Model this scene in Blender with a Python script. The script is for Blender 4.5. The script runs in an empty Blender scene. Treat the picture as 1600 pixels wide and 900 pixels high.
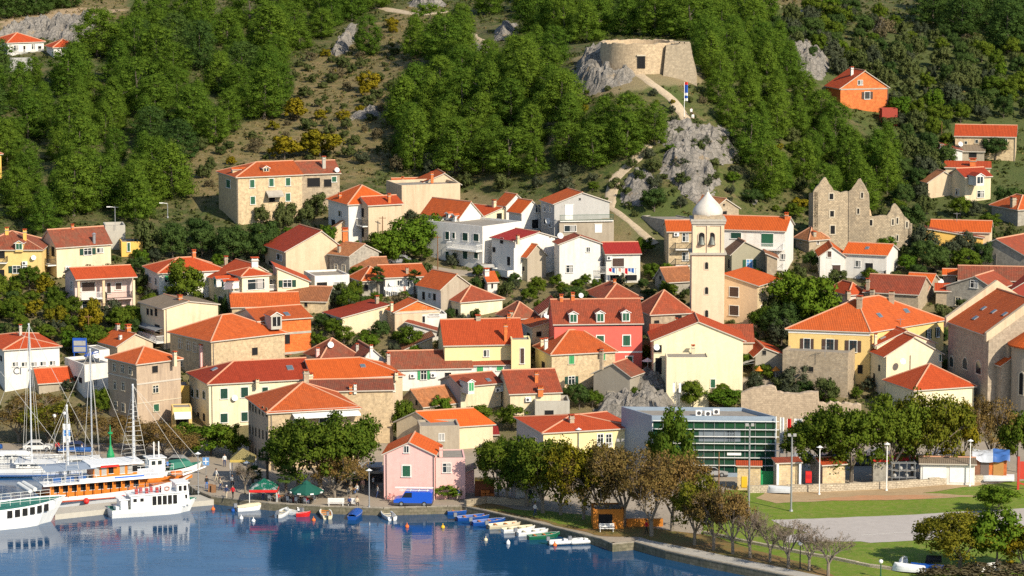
import bpy, bmesh, math, random
import numpy as np
from mathutils import Vector, Matrix, noise
R = math.radians
sc = bpy.context.scene
# ---------------------------------------------------------------- camera, sky, sun, exposure
CAM = Vector((0, 0, 85)); PITCH = R(8); F = 4800.0            # F in photo pixels (photo 1600 x 900)
cd = bpy.data.cameras.new('camera'); cam = bpy.data.objects.new('camera', cd); sc.collection.objects.link(cam)
cam.location = CAM; cam.rotation_euler = (math.pi / 2 - PITCH, 0, 0)
cd.sensor_width = 36; cd.lens = 36 * F / 1600; cd.clip_start = 1; cd.clip_end = 5000
sc.camera = cam
SUN_DIR = Vector((0.80, -0.95, 0.84)).normalized()            # towards the sun
elev = math.asin(SUN_DIR.z)
w = bpy.data.worlds.new('World'); sc.world = w; w.use_nodes = True
nt = w.node_tree; nt.nodes.clear()
sky = nt.nodes.new('ShaderNodeTexSky'); sky.sky_type = 'NISHITA'; sky.sun_disc = False
sky.sun_elevation = elev; sky.sun_rotation = math.atan2(SUN_DIR.x, SUN_DIR.y)
sky.air_density = 1.0; sky.dust_density = 0.6; sky.ozone_density = 1.5
bg = nt.nodes.new('ShaderNodeBackground'); bg.inputs[1].default_value = 0.12
out = nt.nodes.new('ShaderNodeOutputWorld')
nt.links.new(sky.outputs[0], bg.inputs[0]); nt.links.new(bg.outputs[0], out.inputs[0])
sl = bpy.data.lights.new('sun', 'SUN'); sl.energy = 5.0; sl.angle = R(0.5); sl.color = (1, 0.90, 0.73)
so = bpy.data.objects.new('sun', sl); sc.collection.objects.link(so)
so.rotation_euler = SUN_DIR.to_track_quat('Z', 'Y').to_euler()
sc.view_settings.view_transform = 'Standard'; sc.view_settings.look = 'None'
sc.view_settings.exposure = 0.36; sc.view_settings.gamma = 1; sc.view_settings.use_curve_mapping = False
sc.cycles.max_bounces = 5; sc.cycles.diffuse_bounces = 2; sc.cycles.glossy_bounces = 3
sc.cycles.transparent_max_bounces = 4; sc.cycles.use_denoising = False
# ---------------------------------------------------------------- measuring: photo pixel -> ray -> place
CP, SP = math.cos(PITCH), math.sin(PITCH)
def ray(px, py):
    dx = (px - 800) / F; dy = (450 - py) / F
    return Vector((dx, CP + dy * SP, -SP + dy * CP))
def at_y(px, py, Y):
    d = ray(px, py); return CAM + d * (Y / d.y)
def at_z(px, py, z):
    d = ray(px, py); return CAM + d * ((z - CAM.z) / d.z)
def proj(p):
    q = Vector(p) - CAM; f = q.y * CP - q.z * SP; u = q.y * SP + q.z * CP
    return 800 + F * q.x / f, 450 - F * u / f
def ppm(p):
    q = Vector(p) - CAM; return F / (q.y * CP - q.z * SP)
# ground heights: a smooth surface through surveyed points (photo x, photo y, distance)
SCHED = [(760, 408), (715, 426), (690, 437), (660, 449), (600, 461), (560, 470), (500, 484), (450, 499), (400, 515), (350, 532), (300, 550),
         (250, 570), (200, 592), (150, 618), (100, 648), (50, 682), (0, 718), (-80, 775), (-200, 860)]
cps = []
for px in (-250, 80, 330, 560):
    for py, Y in SCHED: cps.append((px, py, Y))
for py, Y in SCHED[:10]:
    for px in (760, 960): cps.append((px, py, Y))
for py, Y in SCHED[:9]:
    for px in (1180, 1420, 1650): cps.append((px, py, Y))
cps += [(1000, 120, 566), (900, 112, 572), (1085, 138, 562), (960, 142, 558), (1060, 168, 556), (1075, 200, 549), (1000, 240, 540), (960, 290, 531),
        (950, 330, 525), (1080, 250, 537), (1150, 222, 549), (740, 68, 648), (810, 120, 592), (830, 190, 572), (620, 15, 700), (1000, 30, 668), (1000, -10, 712),
        (800, 0, 705), (760, 250, 560), (700, 200, 585), (760, 300, 548), (880, 250, 550), (1180, 300, 545), (1200, 60, 640), (1000, -200, 850), (1250, 110, 606), (1345, 165, 598), (1540, 242, 576), (1450, 50, 660), (1500, 0, 700),
        (1250, 0, 690), (1250, 250, 560), (1650, 150, 610), (1650, 50, 670), (1650, -20, 720), (1400, -200, 850), (1700, -200, 860), (1320, 300, 552), (1500, 310, 550), (1650, 310, 550), (1200, 350, 533)]
_c = np.array([[*(at_y(*c))] for c in cps])
CEN = _c[:, :2] / 100.0; HZ = _c[:, 2]
def _phi(r2): return 0.5 * r2 * np.log(np.maximum(r2, 1e-12))
_n = len(CEN); _d2 = ((CEN[:, None] - CEN[None]) ** 2).sum(-1)
_A = np.zeros((_n + 3, _n + 3)); _A[:_n, :_n] = _phi(_d2) + np.eye(_n) * 0.02
_A[:_n, _n] = 1; _A[:_n, _n + 1:] = CEN; _A[_n, :_n] = 1; _A[_n + 1:, :_n] = CEN.T
_w = np.linalg.solve(_A, np.concatenate([HZ, np.zeros(3)]))
def gz_np(X, Y):
    q = np.stack([np.ravel(X), np.ravel(Y)], -1) / 100.0; res = np.zeros(len(q))
    for i in range(0, len(q), 20000):
        b = q[i:i + 20000]; d2 = ((b[:, None] - CEN[None]) ** 2).sum(-1)
        res[i:i + 20000] = _phi(d2) @ _w[:_n] + _w[_n] + b @ _w[_n + 1:]
    return res
def gz(x, y): return max(1.0, float(gz_np([x], [y])[0]))
_ys = np.arange(352, 900, 1.0)
def ground(px, py):                                            # the point of the ground seen at a photo pixel
    d = ray(px, py); t = _ys / d.y
    zr = CAM.z + t * d.z; zt = np.maximum(1.0, gz_np(t * d.x, _ys)); k = np.argmax(zr < zt)
    if zr[k] >= zt[k]: return at_y(px, py, 700)
    if k == 0: return at_z(px, py, 1.0)
    a = (zr[k - 1] - zt[k - 1]); b = (zt[k] - zr[k]); f = a / (a + b + 1e-9)
    return at_y(px, py, _ys[k - 1] + f)
# ---------------------------------------------------------------- object helpers
COL = sc.collection
def setp(o, label=None, cat=None, group=None, kind=None):
    if label: o['label'] = label
    if cat: o['category'] = cat
    if group: o['group'] = group
    if kind: o['kind'] = kind
    return o
def empty(name, loc, label, cat, group=None, rz=0):
    o = bpy.data.objects.new(name, None); COL.objects.link(o); o.location = loc; o.rotation_euler = (0, 0, rz); o.empty_display_size = 0.3
    return setp(o, label, cat, group)
class MB:
    """collects polygons (with material slots and UVs in metres) and links them as one mesh"""
    def __init__(s): s.v = []; s.f = []; s.m = []; s.uv = []
    def poly(s, pts, m=0, uv=None):
        b = len(s.v); s.v += [tuple(p) for p in pts]; s.f.append(tuple(range(b, b + len(pts)))); s.m.append(m)
        if uv is None:
            p0 = Vector(pts[0]); n = Vector((0, 0, 0))
            for i in range(1, len(pts) - 1): n += (Vector(pts[i]) - p0).cross(Vector(pts[i + 1]) - p0)
            if n.length < 1e-12: n = Vector((0, 0, 1))
            n.normalize(); e = Vector((0, 0, 1)).cross(n)
            if e.length < 0.05: e = Vector((1, 0, 0))
            e.normalize(); g = n.cross(e); uv = [(Vector(p).dot(e), Vector(p).dot(g)) for p in pts]
        s.uv += uv; return s
    def prism(s, pts, dv, m=0, mside=None, mback=None):
        """polygon pts extruded by vector dv; pts counter-clockwise seen from outside, dv points inwards"""
        dv = Vector(dv); q = [Vector(p) + dv for p in pts]; n = len(pts)
        s.poly(pts, m); s.poly(q[::-1], m if mback is None else mback)
        for i in range(n):
            j = (i + 1) % n; s.poly([pts[j], pts[i], q[i], q[j]], m if mside is None else mside)
        return s
    def box(s, c, d, m=0, ex=(1, 0, 0), ey=(0, 1, 0), ez=(0, 0, 1)):
        c = Vector(c); ex = Vector(ex) * d[0] / 2; ey = Vector(ey) * d[1] / 2; ez = Vector(ez) * d[2] / 2
        P = lambda a, b, g: c + ex * a + ey * b + ez * g
        for fc in (((-1, -1, -1), (1, -1, -1), (1, -1, 1), (-1, -1, 1)), ((1, 1, -1), (-1, 1, -1), (-1, 1, 1), (1, 1, 1)), ((1, -1, -1), (1, 1, -1), (1, 1, 1), (1, -1, 1)),
                   ((-1, 1, -1), (-1, -1, -1), (-1, -1, 1), (-1, 1, 1)), ((-1, -1, 1), (1, -1, 1), (1, 1, 1), (-1, 1, 1)), ((-1, 1, -1), (1, 1, -1), (1, -1, -1), (-1, -1, -1))):
            s.poly([P(*k) for k in fc], m)
        return s
    def tube(s, a, b, r0, r1=None, n=8, m=0, caps=True):
        a, b = Vector(a), Vector(b); r1 = r0 if r1 is None else r1; d = (b - a)
        if d.length < 1e-6: return s
        d.normalize(); u = d.orthogonal().normalized(); v = d.cross(u)
        A = [a + (u * math.cos(t) + v * math.sin(t)) * r0 for t in [2 * math.pi * k / n for k in range(n)]]
        B = [b + (u * math.cos(t) + v * math.sin(t)) * r1 for t in [2 * math.pi * k / n for k in range(n)]]
        for k in range(n):
            j = (k + 1) % n; s.poly([A[k], A[j], B[j], B[k]], m)
        if caps: s.poly(A[::-1], m); s.poly(B, m)
        return s
    def lathe(s, prof, n=16, m=0, c=(0, 0, 0), ang0=0, ang1=2 * math.pi):
        c = Vector(c)
        for i in range(len(prof) - 1):
            (r0, z0), (r1, z1) = prof[i], prof[i + 1]
            for k in range(n):
                a, b = ang0 + (ang1 - ang0) * k / n, ang0 + (ang1 - ang0) * (k + 1) / n
                q = [c + Vector((r0 * math.cos(a), r0 * math.sin(a), z0)), c + Vector((r0 * math.cos(b), r0 * math.sin(b), z0)),
                     c + Vector((r1 * math.cos(b), r1 * math.sin(b), z1)), c + Vector((r1 * math.cos(a), r1 * math.sin(a), z1))]
                if r1 < 1e-5: q = q[:3]
                elif r0 < 1e-5: q = [q[0], q[2], q[3]]
                s.poly(q, m)
        return s
    def ball(s, c, r, m=0, n=8, sz=1.0):
        pr = [(r * math.sin(math.pi * k / (n // 2 + 1)), -r * sz * math.cos(math.pi * k / (n // 2 + 1))) for k in range(n // 2 + 2)]
        return s.lathe(pr, n, m, c)
    def build(s, name, mats, parent=None, loc=None, smooth=False, weld=False):
        me = bpy.data.meshes.new(name); me.from_pydata(s.v, [], s.f)
        for mt in (mats if isinstance(mats, (list, tuple)) else [mats]): me.materials.append(mt)
        me.polygons.foreach_set('material_index', s.m)
        uvl = me.uv_layers.new(name='UVMap'); uvl.data.foreach_set('uv', [c for p in s.uv for c in p])
        if weld:
            bm = bmesh.new(); bm.from_mesh(me); bmesh.ops.remove_doubles(bm, verts=bm.verts, dist=0.002); bm.to_mesh(me); bm.free()
        if smooth: me.polygons.foreach_set('use_smooth', [True] * len(me.polygons))
        me.update()
        o = bpy.data.objects.new(name, me); COL.objects.link(o)
        if parent: o.parent = parent
        if loc is not None: o.location = loc
        return o
def copy_tree(o, parent=None):
    c = o.copy(); COL.objects.link(c)
    if parent: c.parent = parent
    for ch in list(o.children): copy_tree(ch, c)
    return c
# ---------------------------------------------------------------- materials
MATS = {}
def _new(name):
    m = bpy.data.materials.new(name); m.use_nodes = True; nt = m.node_tree; b = nt.nodes['Principled BSDF']
    b.inputs['Specular IOR Level'].default_value = 0.25; return m, nt, b
def N(nt, t, **kw):
    n = nt.nodes.new(t)
    for k, v in kw.items(): setattr(n, k, v)
    return n
def rgba(c): return (c[0], c[1], c[2], 1)
def mulc(c, k): return tuple(x * k for x in c)
def mixrgb(nt, fac, a, b, mode='MIX'):
    n = nt.nodes.new('ShaderNodeMix'); n.data_type = 'RGBA'; n.blend_type = mode
    for sock, v in ((n.inputs[0], fac), (n.inputs[6], a), (n.inputs[7], b)):
        if isinstance(v, (int, float)): sock.default_value = v
        elif isinstance(v, tuple): sock.default_value = rgba(v)
        else: nt.links.new(v, sock)
    return n.outputs[2]
def noise_n(nt, vec, scale, detail=4, rough=0.6):
    n = N(nt, 'ShaderNodeTexNoise'); n.inputs['Scale'].default_value = scale; n.inputs['Detail'].default_value = detail; n.inputs['Roughness'].default_value = rough
    if vec is not None: nt.links.new(vec, n.inputs['Vector'])
    return n.outputs['Fac']
def ramp(nt, fac, a, b):
    n = N(nt, 'ShaderNodeMapRange'); n.inputs[1].default_value = a; n.inputs[2].default_value = b; n.clamp = True
    nt.links.new(fac, n.inputs[0]); return n.outputs[0]
def bump(nt, bsdf, h, strength, dist):
    n = N(nt, 'ShaderNodeBump'); n.inputs['Strength'].default_value = strength; n.inputs['Distance'].default_value = dist
    nt.links.new(h, n.inputs['Height']); nt.links.new(n.outputs[0], bsdf.inputs['Normal'])
def wpos(nt):
    g = N(nt, 'ShaderNodeNewGeometry'); return g.outputs['Position']
def scaled(nt, vec, s):
    n = N(nt, 'ShaderNodeMapping'); n.inputs['Scale'].default_value = s; nt.links.new(vec, n.inputs['Vector']); return n.outputs[0]
def plain(name, c, rough=0.6, metal=0, var=0.12, scale=1.5, spec=0.3):
    if name in MATS: return MATS[name]
    m, nt, b = _new(name); p = N(nt, 'ShaderNodeTexCoord').outputs['Object']
    f = noise_n(nt, p, scale, 5)
    nt.links.new(mixrgb(nt, f, mulc(c, 1 - var * 1.6), mulc(c, 1 + var)), b.inputs['Base Color'])
    b.inputs['Roughness'].default_value = rough; b.inputs['Metallic'].default_value = metal; b.inputs['Specular IOR Level'].default_value = spec
    MATS[name] = m; return m
def plaster(name, c, dirt=0.35, dcol=None):
    if name in MATS: return MATS[name]
    m, nt, b = _new(name); p = wpos(nt)
    big = noise_n(nt, p, 0.16, 5, 0.65); fine = noise_n(nt, p, 2.2, 6, 0.7)
    st = noise_n(nt, scaled(nt, p, (1.3, 1.3, 0.12)), 1.0, 5, 0.7)
    dc = dcol or (c[0] * 0.55, c[1] * 0.5, c[2] * 0.45)
    col = mixrgb(nt, ramp(nt, fine, 0.3, 0.75), mulc(c, 0.90), mulc(c, 1.05))
    d = N(nt, 'ShaderNodeMath', operation='MULTIPLY'); nt.links.new(ramp(nt, st, 0.42, 0.78), d.inputs[0]); nt.links.new(ramp(nt, big, 0.30, 0.6), d.inputs[1])
    d2 = N(nt, 'ShaderNodeMath', operation='MULTIPLY'); nt.links.new(d.outputs[0], d2.inputs[0]); d2.inputs[1].default_value = dirt
    nt.links.new(mixrgb(nt, d2.outputs[0], col, dc), b.inputs['Base Color'])
    b.inputs['Roughness'].default_value = 0.9; bump(nt, b, fine, 0.25, 0.03); MATS[name] = m; return m
def masonry(name, c1, c2, mortar, bw=0.5, bh=0.27, msize=0.03, patch=0.4, pcol=None, rough=0.9):
    if name in MATS: return MATS[name]
    m, nt, b = _new(name); uv = N(nt, 'ShaderNodeTexCoord').outputs['UV']; p = wpos(nt)
    wob = N(nt, 'ShaderNodeVectorMath', operation='ADD'); nz = N(nt, 'ShaderNodeTexNoise'); nz.inputs['Scale'].default_value = 1.3; nt.links.new(uv, nz.inputs['Vector'])
    sc_ = N(nt, 'ShaderNodeVectorMath', operation='SCALE'); nt.links.new(nz.outputs['Color'], sc_.inputs[0]); sc_.inputs['Scale'].default_value = 0.14
    nt.links.new(uv, wob.inputs[0]); nt.links.new(sc_.outputs[0], wob.inputs[1])
    br = N(nt, 'ShaderNodeTexBrick'); nt.links.new(wob.outputs[0], br.inputs['Vector']); br.inputs['Scale'].default_value = 1
    br.inputs['Brick Width'].default_value = bw; br.inputs['Row Height'].default_value = bh; br.inputs['Mortar Size'].default_value = msize; br.inputs['Bias'].default_value = 0.1
    br.inputs['Color1'].default_value = rgba(c1); br.inputs['Color2'].default_value = rgba(c2); br.inputs['Mortar'].default_value = rgba(mortar)
    big = noise_n(nt, p, 0.35, 6, 0.7); st = noise_n(nt, scaled(nt, p, (1.5, 1.5, 0.2)), 1.0, 4)
    col = mixrgb(nt, ramp(nt, noise_n(nt, p, 2.0, 6, 0.85), 0.40, 0.62), mixrgb(nt, 1.0, br.outputs['Color'], (0.72, 0.70, 0.68), 'MULTIPLY'), mixrgb(nt, 1.0, br.outputs['Color'], (1.14, 1.13, 1.10), 'MULTIPLY'))
    pc = pcol or mulc(c1, 0.62); d = N(nt, 'ShaderNodeMath', operation='MULTIPLY'); nt.links.new(ramp(nt, big, 0.42, 0.68), d.inputs[0]); d.inputs[1].default_value = patch
    col = mixrgb(nt, d.outputs[0], col, pc)
    nt.links.new(mixrgb(nt, ramp(nt, st, 0.55, 0.85), col, mulc(pc, 0.8)), b.inputs['Base Color'])
    b.inputs['Roughness'].default_value = rough; bump(nt, b, br.outputs['Fac'], -0.5, 0.05); MATS[name] = m; return m
def tiles(name, c, var=0.35, moss=0.0, mcol=(0.10, 0.055, 0.035)):
    if name in MATS: return MATS[name]
    c = (c[0], c[1] * .86, c[2] * .72)
    m, nt, b = _new(name); uv = N(nt, 'ShaderNodeTexCoord').outputs['UV']; p = wpos(nt)
    br = N(nt, 'ShaderNodeTexBrick'); nt.links.new(uv, br.inputs['Vector']); br.inputs['Scale'].default_value = 1; br.offset = 0.5
    br.inputs['Brick Width'].default_value = 0.27; br.inputs['Row Height'].default_value = 0.40; br.inputs['Mortar Size'].default_value = 0.035; br.inputs['Mortar Smooth'].default_value = 0.6
    br.inputs['Color1'].default_value = rgba(mulc(c, 1 - var)); br.inputs['Color2'].default_value = rgba((c[0] * (1 + var * 0.6), c[1] * (1 + var * 0.8), c[2] * (1 + var * 0.9))); br.inputs['Mortar'].default_value = rgba(mulc(c, 0.45))
    col = mixrgb(nt, ramp(nt, noise_n(nt, p, 0.4, 6, 0.75), 0.35, 0.7), br.outputs['Color'], (c[0] * 0.82, c[1] * 0.86, c[2] * 0.95))
    if moss:
        d = N(nt, 'ShaderNodeMath', operation='MULTIPLY'); nt.links.new(ramp(nt, noise_n(nt, p, 0.7, 8, 0.8), 0.42, 0.62), d.inputs[0]); d.inputs[1].default_value = moss
        col = mixrgb(nt, d.outputs[0], col, mcol)
    oi = N(nt, 'ShaderNodeObjectInfo'); st = noise_n(nt, scaled(nt, uv, (1.6, .18, 1)), 1.0, 5, .75)
    col = mixrgb(nt, ramp(nt, st, .48, .8), col, mulc(c, .55)); col = mixrgb(nt, 1.0, col, mixrgb(nt, oi.outputs['Random'], (.82, .83, .88), (1.04, 1.02, .97)), 'MULTIPLY')
    nt.links.new(col, b.inputs['Base Color'])
    wv = N(nt, 'ShaderNodeTexWave'); wv.bands_direction = 'X'; wv.inputs['Scale'].default_value = 0.3142 / 0.27 / 1.0; nt.links.new(uv, wv.inputs['Vector'])
    add = N(nt, 'ShaderNodeMath', operation='ADD'); nt.links.new(wv.outputs['Fac'], add.inputs[0])
    nt.links.new(br.outputs['Fac'], add.inputs[1]); bump(nt, b, wv.outputs['Fac'], 0.55, 0.05)
    b.inputs['Roughness'].default_value = 0.8; MATS[name] = m; return m
def emis_free_glass(name, c=(0.02, 0.03, 0.035), rough=0.08):
    if name in MATS: return MATS[name]
    m, nt, b = _new(name); b.inputs['Base Color'].default_value = rgba(c); b.inputs['Roughness'].default_value = rough; b.inputs['Specular IOR Level'].default_value = 0.6
    MATS[name] = m; return m
W_ = {  # wall colours
 'white': plaster('wall_white', (0.72, 0.69, 0.63), 0.6), 'cream': plaster('wall_cream', (0.70, 0.58, 0.39), 0.65), 'brightcream': plaster('wall_bright_cream', (0.78, 0.69, 0.47), 0.5),
 'beige': plaster('wall_beige', (0.60, 0.47, 0.32), 0.8), 'tower': plaster('wall_tower', (0.74, 0.575, 0.40), 0.5), 'peach': plaster('wall_peach', (0.70, 0.50, 0.31), 0.45), 'yellow': plaster('wall_yellow', (0.74, 0.53, 0.21), 0.45),
 'ochre': plaster('wall_ochre', (0.76, 0.47, 0.12), 0.25), 'paleyellow': plaster('wall_pale_yellow', (0.78, 0.66, 0.34), 0.25), 'pink': plaster('wall_pink', (0.78, 0.46, 0.42), 0.2),
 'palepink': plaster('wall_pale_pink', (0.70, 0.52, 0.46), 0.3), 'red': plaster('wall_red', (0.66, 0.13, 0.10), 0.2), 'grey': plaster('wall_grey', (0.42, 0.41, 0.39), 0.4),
 'greybeige': plaster('wall_grey_beige', (0.40, 0.34, 0.26), 0.7), 'greygreen': plaster('wall_grey_green', (0.34, 0.31, 0.22), 0.3), 'stucco': plaster('wall_stucco', (0.34, 0.30, 0.24), 0.6),
 'concrete': plaster('wall_concrete', (0.45, 0.42, 0.36), 0.6), 'oldplaster': plaster('wall_old_plaster', (0.46, 0.35, 0.25), 1.0, (0.20, 0.15, 0.12)), 'metal': plain('wall_metal', (0.26, 0.32, 0.39), 0.5),
 'stone': masonry('wall_stone', (0.48, 0.38, 0.26), (0.36, 0.29, 0.21), (0.40, 0.34, 0.26)), 'stonecream': masonry('wall_stone_cream', (0.66, 0.51, 0.31), (0.54, 0.41, 0.25), (0.52, 0.43, 0.30), patch=0.2),
 'stonegrey': masonry('wall_stone_grey', (0.40, 0.37, 0.31), (0.30, 0.28, 0.24), (0.36, 0.33, 0.28)), 'ashlar': masonry('wall_ashlar', (0.46, 0.38, 0.29), (0.40, 0.33, 0.25), (0.34, 0.28, 0.22), 0.8, 0.4, 0.015, 0.3),
 'smoothstone': masonry('wall_smooth_stone', (0.58, 0.445, 0.28), (0.50, 0.39, 0.25), (0.47, 0.37, 0.24), 0.6, 0.3, 0.012, 0.3), 'brick': masonry('wall_brick', (0.72, 0.19, 0.045), (0.62, 0.15, 0.04), (0.50, 0.22, 0.10), 0.4, 0.25, 0.02, 0.15),
 'block': masonry('wall_block', (0.66, 0.50, 0.27), (0.56, 0.42, 0.23), (0.60, 0.50, 0.36), 0.5, 0.25, 0.025, 0.3, (0.42, 0.36, 0.28)), 'darkred': plaster('wall_dark_red', (0.35, 0.06, 0.04), 0.3),
 'ruin': masonry('wall_ruin', (0.62, 0.50, 0.34), (0.44, 0.36, 0.25), (0.30, 0.25, 0.18), 0.45, 0.24, 0.035, 0.45, (0.24, 0.20, 0.15)), 'orange': plaster('wall_orange', (0.52, 0.19, 0.03), 0.6),  # wall_orange is deepened, the tree shade over the kiosk put into its colour
 'orangebrick': masonry('wall_orange_brick', (0.74, 0.17, 0.035), (0.66, 0.14, 0.03), (0.58, 0.20, 0.07), 0.4, 0.25, 0.02, 0.15)}
T_ = {  # roof tiles
 'orange': tiles('tiles_orange', (0.66, 0.135, 0.022), 0.16), 'red': tiles('tiles_red', (0.52, 0.088, 0.024), 0.2), 'orange2': tiles('tiles_orange_worn', (0.56, 0.122, 0.028), 0.26, 0.22, (0.26, 0.09, 0.04)),
 'darkred': tiles('tiles_dark_red', (0.35, 0.05, 0.02), 0.25), 'crimson': tiles('tiles_crimson', (0.36, 0.032, 0.028), 0.15), 'brown': tiles('tiles_brown', (0.36, 0.15, 0.07), 0.35, 0.4),
 'old': tiles('tiles_old', (0.44, 0.19, 0.085), 0.45, 0.35, (0.22, 0.13, 0.075)), 'moss': tiles('tiles_mossy', (0.31, 0.085, 0.048), 0.45, 0.8, (0.17, 0.085, 0.05)), 'grey': tiles('tiles_grey', (0.26, 0.225, 0.18), 0.2, 0.3, (0.15, 0.13, 0.10)),
 'redbrown': tiles('tiles_red_brown', (0.37, 0.085, 0.042), 0.3, 0.4), 'greybrown': tiles('tiles_grey_brown', (0.27, 0.17, 0.12), 0.3, 0.4)}
M_ = {'mortar': plain('ridge_mortar', (0.55, 0.28, 0.17), 0.9), 'fascia': plain('fascia', (0.50, 0.45, 0.38), 0.8), 'frame': plain('painted_frame', (0.75, 0.73, 0.68), 0.5), 'stoneframe': plain('stone_surround', (0.55, 0.48, 0.36), 0.9),
 'green': plain('green_shutter', (0.022, 0.10, 0.055), 0.55), 'lgreen': plain('light_green_shutter', (0.05, 0.30, 0.11), 0.55), 'dgreen': plain('dark_green_shutter', (0.012, 0.05, 0.035), 0.5), 'brownw': plain('brown_shutter', (0.075, 0.045, 0.035), 0.6), 'pgreen': plain('pale_green_shutter', (0.16, 0.25, 0.13), 0.6),
 'glass': emis_free_glass('window_glass'), 'dark': plain('dark_opening', (0.012, 0.012, 0.013), 0.9), 'curtain': plain('curtain', (0.35, 0.34, 0.32), 0.8), 'whitem': plain('white_paint', (0.80, 0.79, 0.76), 0.4, spec=0.5), 'greym': plain('grey_metal', (0.35, 0.36, 0.37), 0.4, 0.5),
 'dgrey': plain('dark_grey', (0.06, 0.06, 0.065), 0.6), 'concrete': plain('bare_concrete', (0.40, 0.36, 0.30), 0.95, var=0.25), 'slabroof': plain('flat_roof_felt', (0.28, 0.25, 0.21), 0.95, var=0.3), 'brickc': W_['brick'], 'wood': plain('brown_wood', (0.20, 0.10, 0.045), 0.7), 'iron': plain('wrought_iron', (0.03, 0.03, 0.03), 0.5),
 'redpaint': plain('red_paint', (0.62, 0.03, 0.025), 0.4), 'bluepaint': plain('blue_paint', (0.02, 0.09, 0.42), 0.35), 'blueglass': plain('blue_curtain', (0.12, 0.28, 0.55), 0.5), 'rust': plain('rusty_metal', (0.22, 0.07, 0.03), 0.8), 'yellowpaint': plain('yellow_paint', (0.75, 0.45, 0.03), 0.5)}
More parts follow.
